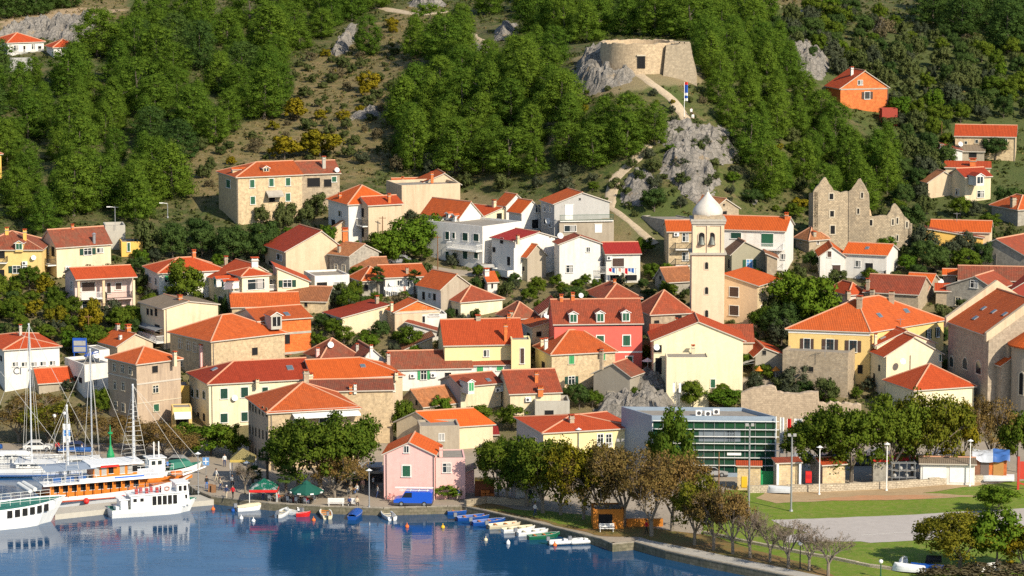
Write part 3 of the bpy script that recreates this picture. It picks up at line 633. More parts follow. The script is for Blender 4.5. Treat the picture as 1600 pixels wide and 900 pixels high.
qw = mb.build('quay_edge', [QSTONE, masonry('quay_wall_stone', (0.24, 0.21, 0.15), (0.17, 0.15, 0.11), (0.13, 0.12, 0.08), 0.9, 0.4, 0.03, 0.5, (0.07, 0.08, 0.04))]); qw['kind'] = 'structure'
def flat(name, px, z, mat, amp=0.35, seed=1): return sheet(name, ragged(pxz(px, z), amp, 1.2, seed), mat)
flat('grass_field', [(1085, 855), (1110, 800), (1135, 765), (1400, 772), (1660, 745), (1660, 905), (1340, 925), (1230, 898), (1160, 882), (1100, 868)], ZQ + .02, GRASS, .3, 3)
flat('shore_verge', [(728, 791), (760, 786), (900, 812), (1000, 822), (1100, 835), (1200, 866), (1280, 885), (1330, 915), (1255, 900), (1130, 872), (1050, 855), (1000, 838), (940, 838), (850, 815)], ZQ + .03, LEAFY, .4, 5)
flat('shade_grass', [(770, 796), (850, 797), (925, 806), (948, 822), (910, 826), (850, 812)], ZQ + .045, GRASS, .5, 6)
flat('dirt_track', [(1195, 768), (1290, 765), (1400, 760), (1535, 750), (1535, 758), (1440, 770), (1540, 775), (1400, 781), (1290, 782), (1215, 786), (1180, 778)], ZQ + .045, DIRT, .5, 7)
flat('red_earth_patch', [(1262, 781), (1340, 774), (1430, 773), (1490, 776), (1440, 779), (1340, 782)], ZQ + .06, REDDIRT, .5, 8)
flat('sports_court', [(1205, 812), (1280, 810), (1400, 805), (1530, 798), (1600, 794), (1660, 790), (1660, 830), (1600, 833), (1475, 842), (1360, 848), (1345, 846), (1318, 846), (1270, 836), (1250, 828), (1220, 822)], ZQ + .045, COURT, .25, 9)
flat('gravel_path', [(1215, 838), (1260, 833), (1345, 837), (1340, 846), (1280, 846), (1230, 848)], ZQ + .05, COURT, .3, 10)
flat('walkway', [(991, 846), (1000, 841), (1100, 861), (1180, 878), (1260, 895), (1400, 922), (1390, 931), (1340, 921), (1240, 901), (1160, 885), (1100, 873), (1040, 860)], ZQ + .06, mat_ground('walkway_concrete', (0.36, 0.34, 0.30), (0.42, 0.39, 0.34), (0.30, 0.28, 0.24), 0.3, 2), .05, 11)
# white line remains on the court
mb = MB(); a, c = Vector(at_z(1345, 836, ZQ + .06)), Vector(at_z(1470, 828, ZQ + .06)); t = (c - a).normalized(); mb.box((a + c) / 2, ((c - a).length, .10, .006), 0, t, (-t.y, t.x, 0)); o = mb.build('court_line', plain('worn_line_paint', (.62, .6, .56), .9)); o['kind'] = 'structure'
# hill terrain
GX, GY = np.arange(-200, 200.1, 1.25), np.arange(404, 940, 1.25)
XX, YY = np.meshgrid(GX, GY); ZZ = gz_np(XX, YY).reshape(XX.shape)
nz = np.array([[noise.fractal(Vector((x * .09, y * .09, 0)), 0.8, 2.1, 4) for x in GX] for y in GY])
ZZ = np.where(ZZ < 1.02, -1.5, ZZ + nz * 0.22 * np.clip((ZZ - 2) / 6, 0, 1) - 0.02)
vs = np.stack([XX.ravel(), YY.ravel(), ZZ.ravel()], -1); nx, ny = len(GX), len(GY)
idx = np.arange(nx * ny).reshape(ny, nx); fc = np.stack([idx[:-1, :-1], idx[:-1, 1:], idx[1:, 1:], idx[1:, :-1]], -1).reshape(-1, 4)
me = bpy.data.meshes.new('hill_terrain'); me.from_pydata(vs.tolist(), [], fc.tolist()); me.polygons.foreach_set('use_smooth', [True] * len(fc))
# survey of what grows where: r dry grass, g green grass, b bare soil
q = vs - np.array(CAM); fwd = q[:, 1] * CP - q[:, 2] * SP; pxs = 800 + F * q[:, 0] / fwd; pys = 450 - F * (q[:, 1] * SP + q[:, 2] * CP) / fwd
zone = np.zeros((len(vs), 4), np.float32); zone[:, 3] = 1
def paint(ch, poly, val=1.0):
    x0, x1 = min(p[0] for p in poly), max(p[0] for p in poly); y0, y1 = min(p[1] for p in poly), max(p[1] for p in poly)
    for i in np.nonzero((pxs > x0) & (pxs < x1) & (pys > y0) & (pys < y1))[0]:
        if inside(poly, pxs[i] + noise.noise(Vector(vs[i]) * .2) * 14, pys[i] + noise.noise(Vector(vs[i]) * .2 + Vector((9, 9, 9))) * 5): zone[i, ch] = val
paint(0, [(290, 250), (300, 215), (440, 175), (470, 100), (560, 50), (640, 10), (700, 10), (690, 60), (620, 130), (610, 200), (600, 260), (520, 300), (400, 265), (300, 330)])
paint(0, [(1180, -20), (1300, -20), (1380, 60), (1290, 100), (1200, 90)]); paint(1, [(940, 290), (1060, 300), (1090, 360), (1030, 400), (990, 370), (960, 330)])
paint(1, [(1010, 120), (1060, 128), (1080, 160), (1050, 160), (1010, 138)]); paint(1, [(1250, 90), (1600, 60), (1600, 220), (1400, 260), (1330, 170)])
paint(2, [(800, 90), (830, 110), (825, 150), (800, 150)]); paint(2, [(862, 180), (888, 190), (885, 225), (865, 225)])
for _k, _v in ((0, .35), (2, .22)): paint(_k, [(-60, 440), (250, 400), (480, 340), (720, 300), (960, 330), (1080, 370), (1300, 400), (1660, 380), (1660, 720), (-60, 690)], _v)
paint(1, [(1180, 20), (1300, 0), (1430, 40), (1660, 80), (1660, 330), (1450, 350), (1330, 170)], .8)
paint(2, [(0, 20), (150, 10), (200, 15), (130, 30), (0, 50)]); paint(2, [(900, 90), (1100, 75), (1100, 130), (900, 150)], .5); paint(0, [(-50, 10), (200, -5), (200, 30), (120, 45), (-50, 60)])
at = me.color_attributes.new('zone', 'FLOAT_COLOR', 'POINT'); at.data.foreach_set('color', zone.ravel())
m, nt, b = _new('hillside'); p = wpos(nt); vc = N(nt, 'ShaderNodeVertexColor'); vc.layer_name = 'zone'; sp = N(nt, 'ShaderNodeSeparateColor'); nt.links.new(vc.outputs[0], sp.inputs[0])
base = mixrgb(nt, ramp(nt, noise_n(nt, p, 0.22, 6, .7), .38, .62), (0.12, 0.105, 0.042), (0.075, 0.10, 0.022)); base = mixrgb(nt, ramp(nt, noise_n(nt, p, 0.35, 8, .8), .52, .60), base, (0.16, 0.13, 0.06)); base = mixrgb(nt, ramp(nt, noise_n(nt, scaled(nt, p, (1, 1, 3)), 0.5, 8, .85), .52, .58), base, (0.035, 0.055, 0.012))
dry = mixrgb(nt, ramp(nt, noise_n(nt, p, 0.30, 7, .75), .36, .62), (0.23, 0.165, 0.075), (0.14, 0.125, 0.042))
dry = mixrgb(nt, ramp(nt, noise_n(nt, p, 1.1, 6, .8), .56, .70), dry, (0.30, 0.25, 0.17)); dry = mixrgb(nt, ramp(nt, noise_n(nt, scaled(nt, p, (1, 1, 2)), 0.7, 7, .85), .53, .63), dry, (0.055, 0.06, 0.02))
col = mixrgb(nt, sp.outputs[0], base, dry); col = mixrgb(nt, sp.outputs[1], col, mixrgb(nt, noise_n(nt, p, .5, 6, .7), (0.05, 0.085, 0.018), (0.11, 0.12, 0.035)))
col = mixrgb(nt, sp.outputs[2], col, mixrgb(nt, noise_n(nt, p, .7, 6, .8), (0.45, 0.32, 0.19), (0.30, 0.23, 0.15)))
nt.links.new(col, b.inputs['Base Color']); b.inputs['Roughness'].default_value = 1; bump(nt, b, noise_n(nt, p, 1.6, 8, .8), .9, .35)
me.materials.append(m); o = bpy.data.objects.new('hill_terrain', me); COL.objects.link(o); o['kind'] = 'structure'
PATHM = mat_ground('gravel_track', (0.50, 0.40, 0.28), (0.42, 0.33, 0.22), (0.32, 0.26, 0.18), 0.3, 1.4, bmp=.8, dist=.15)
def track(name, pts, width, mat=PATHM, lift=.14):
    g = [Vector(ground(*p[:2])) for p in pts]; fine = []
    for i in range(len(g) - 1):
        k = max(1, int((g[i + 1] - g[i]).length / 1.0))
        for j in range(k): fine.append((g[i].lerp(g[i + 1], j / k), (pts[i][2] if len(pts[i]) > 2 else width) * (1 - j / k) + (pts[i + 1][2] if len(pts[i + 1]) > 2 else width) * j / k))
    fine.append((g[-1], pts[-1][2] if len(pts[-1]) > 2 else width)); mb = MB(); rows = []
    for i, (pnt, wd) in enumerate(fine):
        t = (fine[min(i + 1, len(fine) - 1)][0] - fine[max(i - 1, 0)][0]); t.z = 0; t.normalize(); nn = Vector((-t.y, t.x, 0)); row = []
        for k in range(-3, 4):
            e = wd / 2 * (1 + .35 * noise.noise(Vector((pnt.x * .5, pnt.y * .5, k))) * (abs(k) == 3)); x, y = pnt.x + nn.x * e * k / 3, pnt.y + nn.y * e * k / 3
            row.append((x, y))
        rows.append(row)
    zz = gz_np([c[0] for r in rows for c in r], [c[1] for r in rows for c in r]); it = iter(zz)
    rows = [[(x, y, max(1.0, float(next(it))) + (lift if abs(k - 3) < 3 else -.1) + .05 * noise.noise(Vector((x, y, 0)))) for k, (x, y) in enumerate(r)] for r in rows]
    for i in range(len(rows) - 1):
        for k in range(6): mb.poly([rows[i][k], rows[i][k + 1], rows[i + 1][k + 1], rows[i + 1][k]][::-1])
    o = mb.build(name, mat, smooth=True); o['kind'] = 'structure'
    bm = bmesh.new(); bm.from_mesh(o.data); bmesh.ops.remove_doubles(bm, verts=bm.verts, dist=.001); bmesh.ops.recalc_face_normals(bm, faces=bm.faces)
    if sum(f.normal.z for f in bm.faces) < 0: bmesh.ops.reverse_faces(bm, faces=bm.faces)
    bm.to_mesh(o.data); bm.free(); return o
track('hill_path', [(952, 325, 2), (955, 300, 2.6), (962, 278, 3), (985, 258, 2.6), (1000, 240, 3.2), (1008, 226, 3.2)], 2.6)
track('hill_path', [(948, 322, 1.2), (968, 334, 1.3), (985, 348, 1.3), (1005, 365, 1.6), (1025, 382, 1.6)], 1.4)
track('hill_path', [(1075, 196, 2.2), (1068, 180, 2.2), (1055, 160, 2.2), (1040, 146, 2), (1020, 132, 2), (1003, 120, 2.2), (992, 113, 2)], 2.1)
track('hill_path', [(590, 12, 2.6), (620, 17, 3), (655, 24, 2.6), (700, 18, 2.4)], 2.6); track('hill_path', [(728, 50, 3), (742, 64, 4), (752, 78, 4.5), (765, 76, 3)], 4)
track('hill_path', [(1180, 2, 2), (1230, 14, 2), (1262, 20, 2)], 2); track('lane', [(560, 412, 4), (610, 410, 4), (650, 416, 4), (700, 425, 3.5), (745, 428, 3)], 3.6, PAVE)
track('lane', [(1130, 600, 3), (1180, 596, 4), (1225, 600, 4)], 4, PAVE)
# limestone outcrops
ROCK, nt, b = _new('limestone'); p = wpos(nt)
c0 = mixrgb(nt, ramp(nt, noise_n(nt, p, .5, 7, .75), .38, .62), (0.31, 0.28, 0.245), (0.17, 0.155, 0.135)); vo = N(nt, 'ShaderNodeTexVoronoi'); vo.feature = 'DISTANCE_TO_EDGE'; vo.inputs['Scale'].default_value = .9; nt.links.new(scaled(nt, p, (1, 1, 1.0)), vo.inputs['Vector'])
c0 = mixrgb(nt, ramp(nt, vo.outputs['Distance'], .0, .06), (0.10, 0.095, 0.085), c0); c0 = mixrgb(nt, ramp(nt, noise_n(nt, p, .3, 6, .7), .60, .70), c0, (0.30, 0.22, 0.13)); c0 = mixrgb(nt, ramp(nt, noise_n(nt, p, .8, 6, .8), .63, .70), c0, (0.06, 0.075, 0.022))
nt.links.new(c0, b.inputs['Base Color']); b.inputs['Roughness'].default_value = .95; bump(nt, b, noise_n(nt, p, 1.5, 9, .8), 1.0, .4)
def outcrop(poly, amp, label, step=.45, flatz=None, mat=None, name='rock_outcrop'):
    wp = [ground(*p) if flatz is None else at_z(*p, flatz) for p in poly]; wp = [(p.x, p.y) for p in wp]
    xs = np.arange(min(p[0] for p in wp), max(p[0] for p in wp) + step, step); ys = np.arange(min(p[1] for p in wp), max(p[1] for p in wp) + step, step)
    X, Y = np.meshgrid(xs, ys); Z = np.maximum(gz_np(X, Y).reshape(X.shape), 1.0); ins = np.zeros(X.shape, bool); H_ = np.zeros(X.shape)
    for i in range(X.shape[0]):
        for j in range(X.shape[1]):
            x, y = X[i, j], Y[i, j]
            if not inside(wp, x + 1.2 * noise.noise(Vector((x * .3, y * .3, 1))), y + 1.6 * noise.noise(Vector((x * .3, y * .3, 7)))): continue
            ins[i, j] = True
            dmin = min(((Vector((x, y)) - (Vector(a) + (Vector(c) - Vector(a)) * max(0, min(1, (Vector((x, y)) - Vector(a)).dot(Vector(c) - Vector(a)) / max(1e-6, (Vector(c) - Vector(a)).length_squared))))).length) for a, c in zip(wp, wp[1:] + wp[:1]))
            e = min(1, dmin / 2.2); v = Vector((x * .16, y * .16, 3.3))
            r = noise.ridged_multi_fractal(v * 1.8, .9, 2.2, 5, 1.0, 2.0) * .26; cell = noise.cell(Vector((x * .55 + r, y * .7, 0))) * .40 + noise.cell(Vector((x * 1.3, y * 1.5, 4))) * .20; r2 = noise.ridged_multi_fractal(v * 6, .8, 2.2, 4, 1, 2) * .16
            H_[i, j] = e * (amp * r * 1.7 + min(1, amp / 2.4) * (cell * 1.5 + r2 * 2.2)) - .12
    mb = MB(); vid = {}; me = bpy.data.meshes.new(name); V = []; Fc = []
    def g(i, j):
        if (i, j) not in vid: vid[(i, j)] = len(V); V.append((X[i, j] + .25 * noise.noise(Vector((X[i, j] * 2, Y[i, j] * 2, 5))), Y[i, j], Z[i, j] + (H_[i, j] if ins[i, j] else -.3)))
        return vid[(i, j)]
    for i in range(X.shape[0] - 1):
        for j in range(X.shape[1] - 1):
            if ins[i:i + 2, j:j + 2].any(): Fc.append((g(i, j), g(i, j + 1), g(i + 1, j + 1), g(i + 1, j)))
    c = Vector((sum(v[0] for v in V) / len(V), sum(v[1] for v in V) / len(V), min(v[2] for v in V)))
    me.from_pydata([tuple(Vector(v) - c) for v in V], [], Fc); me.materials.append(mat or ROCK); o = bpy.data.objects.new(name, me); COL.objects.link(o); o.location = c
    return setp(o, label, 'rock')
outcrop([(1012, 205), (1050, 190), (1085, 196), (1130, 200), (1165, 222), (1150, 250), (1120, 262), (1130, 290), (1090, 318), (1060, 300), (1030, 265), (1040, 230)], 2.4, 'largest grey limestone crag below the flagpole, beside the gravel path')
outcrop([(968, 290), (985, 268), (1010, 262), (1035, 285), (1030, 305), (1000, 322), (970, 318)], 2.0, 'lower grey crag between the gravel path and the dark bush')
outcrop([(893, 140), (900, 100), (935, 78), (975, 92), (1000, 112), (985, 132), (950, 140), (925, 150)], 3.2, 'grey crag that the round stone fort stands on')
outcrop([(512, 84), (540, 45), (556, 36), (562, 55), (545, 80), (525, 90)], 3.5, 'upright pale rock blade on the dry left slope')
outcrop([(545, 182), (590, 165), (600, 180), (560, 190)], 2.0, 'small rocks amid dry grass and yellow bushes')
outcrop([(-20, 66), (10, 48), (60, 40), (130, 30), (160, 28), (145, 50), (120, 68), (60, 60)], 3.0, 'tan cut rock face behind the white hilltop villa', mat=None)
outcrop([(735, 60), (760, 75), (755, 86), (740, 84), (728, 70)], 2.0, 'whitish rubble below the upper track'); outcrop([(770, 50), (810, 35), (800, 60), (775, 65)], 2.5, 'grey rocks in the pine shade at the upper track')
outcrop([(635, 5), (680, -4), (700, 8), (660, 18)], 2.5, 'grey rocks at the top edge above the gravel track')
outcrop([(1222, 80), (1260, 70), (1300, 100), (1290, 125), (1260, 120), (1235, 110)], 3.0, 'pale rock slab above the brick house on the right')
outcrop([(1360, 38), (1390, 36), (1400, 48), (1365, 50)], 2.5, 'short pale stone terrace high on the right slope')
outcrop([(1180, 325), (1160, 300), (1190, 310)], 2, 'small rock patch under the pines right of the dome')
outcrop([(925, 655), (935, 630), (985, 600), (1010, 592), (1050, 600), (1060, 640), (1030, 658), (980, 660)], 3.8, 'rocky mound with grey bushes in front of the big cream gabled house', .4)
outcrop([(690, 258), (715, 245), (740, 262), (700, 272)], 1.8, 'grey boulders above the blank beige house')
# ---------------------------------------------------------------- the town, from the hill down to the quay
H1 = Hs('villa', 'white villa with red hipped roof high on the slope in front of the rock cutting', (-15, 12, 68), (67, 86), 25, 'hip', 51, wall='white', tile='red', cat='villa')
H1.win('w 25,75,7,8; d 38,76,3,9; w 52,73,5,8; d 5,74,4,8; d 62,76,5,8').balcony(14, 66, 86, .9, 'white')
Hs('retaining_wall', 'plain grey retaining wall below the white hilltop villa', (16, 16, 50), (92, 112), 4, 'flat', D=2, wall='grey', cat='wall', par=.1)
Hs('house', 'house behind the pines next to the white villa, only its red hipped roof showing', (73, 84, 124), (74, 90), 15, 'hip', 61, wall='white', tile='red')
Hs('house', 'orange house cut off by the left edge of the photo among the pines', (-60, -50, 2), (242, 285), 8, 'hip', 226, wall='ochre', tile='red').win('d -5,262,5,9')
h = Hs('brick_house', 'unplastered orange brick house with white chimney alone among scrub on the right hillside', (1290, 1313, 1387), (138, 166), 22, 'gy', 110, wall='brick', tile='red')
h.win('w 1344,129,7,7; BO 1355,149,15,11').chimney((1331, 106, 117, 4, 'white')).band(139, 1350).downpipe((1384, 'f'))
Hs('brick_shed', 'broken orange brick shed below the unplastered brick house', (1378, 1378, 1402), (174, 192), 10, 'flat', D=3, wall='darkred', cat='shed')
h = Hs('stone_house', 'long low stone house with flat bright red roof above the white gabled cottage', (1492, 1492, 1585), (212, 243), -3, 'gx', 195, D=7, wall='stonecream', tile='red')
h.win('s 1509,223,4,4; s 1526,221,4,5; sw 1542,223,5,7; sw 1571,221,5,7').downpipe((1584, 'f'))
Hs('shed', 'grey roofed lean-to against the long low stone house', (1493, 1493, 1537), (236, 250), -3, 'sb', 224, D=3, wall='greybeige', tile='grey', cat='shed', cap=False).win('d 1520,242,12,8').dish(1501, 227, 4, False)
h = Hs('cottage', 'small white cottage with a steep red edged gable under the long stone house', (1459, 1463, 1503), (236, 258), 6, 'gy', 217, D=7, wall='white', tile='redbrown', ridge=.2)
h.win('d 1472,228,5,5; b 1485,244,7,5')
Hs('house', 'beige gabled house with an old tile slope facing left beside the cream dormer house', (1440, 1450, 1498), (285, 310), 25, 'gy', 267, wall='beige', tile='old').downpipe((1496, 'f'))
Hs('house', 'pale parapet house behind the cream dormer house', (1477, 1477, 1546), (262, 284), 0, 'sb', 258, D=5, wall='cream', tile='red').chimney((1520, 249, 259, 9, 'brick'))
h = Hs('house', 'cream house with one big white dormer and a red roof on the right slope', (1481, 1507, 1547), (277, 317), 32, 'gx', 262, wall='cream', tile='darkred')
h.dormer(1531, 281, 14, 13, 'w').win('w 1532,303,10,10; w 1496,300,5,9')
h = Hs('house', 'stone house with orange hipped roof and tall stone chimney at the right edge', (1549, 1590, 1635), (327, 354), 35, 'hip', 304, wall='stonegrey', tile='orange2')
h.chimney((1583, 309, 322, 7, 'stone'))
h = Hs('house', 'yellow house with orange roof and a low side wing half behind trees on the right', (1453, 1453, 1545), (361, 392), -4, 'gx', 344, D=8, wall='cream', tile='orange')
h.win('w 1500,370,6,7').antenna(1495, 332, 346)
Hs('house_wing', 'low yellow wing with slanting white gutter in front of the orange roofed yellow house', (1444, 1444, 1534), (370, 395), -4, 'sl', 356, D=3, wall='ochre', tile='redbrown', cat='house', cap=False)
h = Hs('stone_house', 'grey stone barn-like house with reddish old roof at the right edge', (1512, 1601, 1650), (400, 428), -30, 'gy', 373, wall='stonegrey', tile='redbrown').downpipe((1557, 'f'))
h = Hs('house', 'white house with bright orange roof and red iron balcony below the ruin', (1318, 1385, 1399), (399, 440), -14, 'gx', 380, D=7.5, wall='white', tile='orange')
h.win('d 1358,417,12,12; w 1341,412,7,9').skylight((1355, 388, 4, 4)).balcony(1352, 1384, 431, 1.2, 'iron').antenna(1367, 405, 392)
Hs('house_wing', 'white gabled wing on the left of the white house below the ruin', (1279, 1281, 1319), (400, 434), 4, 'gy', 385, D=8, wall='white', tile='orange', cat='house').win('b 1296,397,6,9; D 1307,421,12,14')
h = Hs('stone_house', 'small weathered stone house with patchy tan roof just left of the ruin', (1243, 1264, 1293), (374, 396), 35, 'hip', 351, wall='stone', tile='old')
h.win('b 1278,377,3,8; s 1252,377,3,6').chimney((1272, 363, 368, 5, 'stone'))
Hs('brick_wall', 'fragment of red brick wall at the foot of the ruin', (1292, 1292, 1338), (369, 388), 4, 'flat', D=1, wall='orangebrick', cat='wall')
h = Hs('stone_house', 'stone house with old brown gable roof just behind the church dome', (1076, 1112, 1154), (329, 348), 40, 'gy', 310, wall='stone', tile='old', ridge=.5)
h.win('d 1132,333,7,6; d 1131,320,3,3')
h = Hs('house', 'long white house with wide orange roof and two balconies right of the bell tower', (1082, 1226, 1241), (361, 430), -9, 'gx', 337, D=9, wall='white', tile='orange')
h.win('dg 1150,368,16,9; DG 1199,375,18,20; dg 1208,402,12,10; w 1224,401,6,8').balcony(1168, 1225, 388, 1.3, 'white').balcony(1211, 1236, 420, 1.3, 'white').chimney((1229, 334, 342, 5, 'brick'))
h = Hs('house', 'stone fronted house with iron balconies and orange roof left of the bell tower', (1043, 1043, 1083), (362, 428), 4, 'gx', 344, D=9, wall='stonecream', tile='orange')
h.win('w 1071,371,9,12; w 1071,401,9,12').balcony(1055, 1080, 389, 1.2, 'iron').balcony(1055, 1080, 414, 1.2, 'iron').ac((1057, 366)).downpipe((1044, 'f'))
Hs('terrace_wall', 'round cornered pale stone terrace wall left of the house by the church dome', (1022, 1044, 1086), (346, 376), 35, 'flat', D=8, wall='stonegrey', cat='wall', par=.2)
h = Hs('house', 'grey green gabled house with one shuttered window tucked right behind the bell tower', (1129, 1143, 1200), (397, 436), 15, 'gy', 373, D=9, wall='greygreen', tile='greybrown', ridge=.35)
h.win('YG 1171,412,18,13; d 1139,412,3,14')
Hs('house_wing', 'rough stone side wing of the grey green gabled house', (1198, 1198, 1214), (404, 448), 4, 'sl', 396, D=5, wall='stone', tile='brown', cat='house')
h = Hs('house', 'peach house with two brown shuttered windows and slanting orange roof attached to the bell tower', (1131, 1183, 1204), (447, 512), -24, 'sl', 428, D=9, wall='peach', tile='orange', wallside='stonecream')
h.win('b 1147,456,14,15; b 1147,485,14,15; b 1190,483,4,12')
Hs('house', 'narrow stone house with low red roof behind the peach house', (1200, 1200, 1227), (452, 490), -12, 'sl', 442, D=8, wall='stonecream', tile='red').win('g 1209,463,4,18; g 1217,459,4,10')
h = Hs('stone_house', 'little stone house with brown roof left of the bell tower foot', (1023, 1042, 1082), (440, 460), 25, 'gx', 417, wall='stonegrey', tile='brown').win('d 1032,434,3,6')
# middle hill, left
h = Hs('stone_house', 'tall stone house with green shutters and roof dormers alone on the left hill', (342, 371, 472), (277, 352), 18, 'hipl', 253, wall='stonecream', tile='orange2')
h.win('g 357,287,6,12; g 394,287,7,12; g 424,285,7,12; g 450,284,7,12; g 395,313,7,12; g 450,308,7,12; d 425,312,9,8').dormer(363, 267, 6, 6, 'w', 'stonecream').dormer(416, 265, 10, 6, 'w', 'stonecream').awning(415, 440, 298, 1.5, .8, M_['concrete']).downpipe((371, 'f'))
h = Hs('stone_house', 'stone annexe with dark red roof and open porch right of the green shuttered stone house', (471, 471, 531), (272, 330), 14, 'gx', 251, D=8, wall='stone', tile='moss')
h.win('d 490,285,20,14; d 512,286,12,12; g 522,280,7,8').chimney((506, 246, 262, 5, 'grey')).dish(526, 265, 4, True)
h = Hs('house', 'house with sweeping bright orange hipped roof and pale blue walls below the stone annexe', (513, 545, 617), (319, 382), 22, 'hip', 289, wall='white', tile='orange')
h.win('w 532,334,6,9; d 521,350,6,14').chimney((531, 303, 309, 4, 'brick'))
h = Hs('house_wing', 'beige front wing with balcony below the sweeping orange roof', (547, 576, 628), (321, 387), 24, 'gx', 306, D=5.5, wall='beige', tile='red', cat='house')
h.win('d 566,332,6,14; d 566,363,6,14').chimney((608, 304, 316, 4, 'brick'))
h.balcony(549, 575, 347, 1.0, 'iron', prefer='l')
h = Hs('house', 'big blank beige house with a flat concrete edge above the bright green trees', (613, 628, 719), (294, 338), 18, 'flat', D=9, wall='beige')
Hs('house_wing', 'beige gabled wing with small orange roof on top of the blank beige house', (655, 655, 719), (289, 312), 10, 'gy', 270, D=7, wall='beige', tile='orange2', cat='house', ridge=.62).chimney((675, 270, 281, 4, 'brick'))
Hs('house', 'low orange roofed house behind the blank beige house', (616, 616, 663), (292, 300), 8, 'gx', 278, D=5, wall='beige', tile='orange2').chimney((629, 278, 288, 3, 'brick'))
h = Hs('house', 'beige stained house with a broad blank gable and long dark red roof', (414, 447, 536), (393, 436), 22, 'gy', 360, wall='beige', tile='darkred', ridge=.62)
h.win('w 437,402,8,9; d 423,411,6,6')
h = Hs('stone_house', 'old stone house with tan patchy roof against the blank beige gable', (515, 546, 592), (400, 438), 45, 'gy', 381, wall='stonegrey', tile='old')
h.win('s 525,418,4,10; s 537,419,4,9').chimney((530, 385, 394, 4, 'stone'))
Hs('stone_house', 'low old stone outbuilding with brown roof right of the tan roofed stone house', (550, 550, 607), (420, 438), 10, 'gx', 402, D=6, wall='stone', tile='brown')
Hs('brick_wall', 'slanting brick topped wall under the orange roofed house with a round topped chimney', (523, 523, 546), (356, 378), 8, 'sr', 338, D=2, wall='peach', tile='old', cat='wall').chimney((539, 358, 372, 8, 'brick'))
Hs('concrete_block', 'bare concrete cube house behind the white house with the dark balcony', (165, 165, 196), (357, 390), 4, 'flat', D=5, wall='concrete', cat='house').antenna(180, 322, 357)
h = Hs('house', 'cream house with brown roof and dark side balcony left of the bare concrete cube', (65, 89, 173), (386, 434), 22, 'gx', 356, wall='cream', tile='moss')
h.win('G 137,393,22,10; w 156,391,9,7; w 74,391,5,10; d 83,393,5,15').chimney((147, 364, 379, 5, 'metal')).ac((105, 419)).balcony(63, 88, 407, 1.5, 'iron', prefer='l').chimney((113, 352, 357, 4, 'brick'))
Hs('house', 'small yellow flat roofed annexe right of the cream house with brown roof', (190, 190, 223), (379, 402), 4, 'flat', D=5, wall='ochre', par=.1).win('g 201,386,4,13')
h = Hs('house', 'yellow house with tiled dormer gable and orange chimneys at the left edge', (-40, 66, 80), (390, 444), -8, 'hip', 361, D=11, wall='yellow', tile='moss')
h.dormer(30, 385, 12, 11, 'g', 'yellow').win('G 26,421,22,11; d 3,398,9,12; d 3,428,8,14').chimney((11, 357, 366, 5, 'ochre'), (39, 360, 375, 5, 'ochre')).dish(53, 402, 4).ac((39, 411), (39, 418)).balcony(-6, 12, 410, 1.2, 'iron')
h = Hs('house', 'pale pink house with loggia columns and red roof among the garden trees on the left', (107, 121, 212), (437, 494), 12, 'gx', 416, D=9, wall='palepink', tile='red', porch=1.7)
h.win('b 138,448,20,14; b 170,450,6,16; b 185,447,9,10; w 138,478,18,14; w 112,446,4,12 l').dish(162, 467, 4)
for px in (124, 163, 210): h.column(px, 438, 492, .4, m=W_['peach'] if px < 200 else W_['cream'])
h.balcony(124, 160, 466, 1.6, 'white').balcony(164, 207, 466, 1.6, 'iron', slab='palepink')
h = Hs('house', 'white house with red hipped roof behind the dark round tree on the left', (227, 249, 352), (427, 472), 15, 'hip', 402, wall='white', tile='red')
h.win('w 235,437,4,8; w 244,440,4,10; w 262,437,9,7; w 300,440,8,10').chimney((303, 392, 402, 5, 'brick'), (353, 402, 409, 5, 'stone')).awning(257, 268, 431, .8, .3, M_['lgreen'])
h = Hs('house', 'white house with green shuttered twin dormers and a large glazed bay', (326, 357, 437), (441, 484), 25, 'gy', 413, wall='brightcream', tile='red', ridge=.55)
h.dormer(337, 440, 10, 11, 'g').dormer(349, 444, 9, 10, 'g').win('w 426,443,9,12; w 345,468,6,9').balcony(357, 436, 456, 1.4, 'white', railh=.8)
Hs('house_wing', 'glazed bay with small red hip roof on the white twin dormer house', (379, 379, 421), (432, 488), 24, 'hip', 418, D=5, wall='brightcream', tile='red', cat='house').win('w 400,444,26,16')
h = Hs('house_wing', 'white wing with slanting gable and green shutters right of the glazed bay', (434, 434, 483), (441, 478), 6, 'sl', 418, D=7, wall='brightcream', tile='red', cat='house', cap=False)
h.win('G 449,443,24,11').chimney((398, 404, 411, 10, 'white'))
Hs('garage', 'long flat white garage under the blank beige gable', (470, 492, 546), (434, 458), 15, 'flat', D=7, wall='white', cat='garage', par=.3).win('d 503,444,16,6; c 531,444,18,7')
h = Hs('stone_house', 'long low stone shed with mossy brown roof in the middle left', (445, 510, 520), (471, 490), -12, 'gx', 447, D=8, wall='stonecream', tile='brown').win('d 478,476,5,7')
h = Hs('house', 'house with plain vivid red roof behind the unfinished brick house', (363, 363, 467), (480, 505), 3, 'gx', 457, D=8, wall='stonecream', tile='orange2')
h = Hs('brick_house', 'unfinished orange brick house with concrete bands and an open black dormer', (369, 403, 486), (502, 565), 22, 'gx', 479, D=9, wall='orangebrick', tile='orange2', wallside='concrete')
h.dormer(432, 502, 18, 19, 'd', 'concrete').win('d 449,530,8,15; d 449,558,8,8').band(520, 460, .35).band(551, 460, .35).skylight((448, 491, 6, 6))
h.chimney((435, 500, 503, 7, 'pink'))
h = Hs('house', 'cream house with grey roof, laundry balcony and a blank front gable on the left', (220, 257, 341), (483, 547), 25, 'gy', 470, wall='cream', tile='grey', ridge=.45)
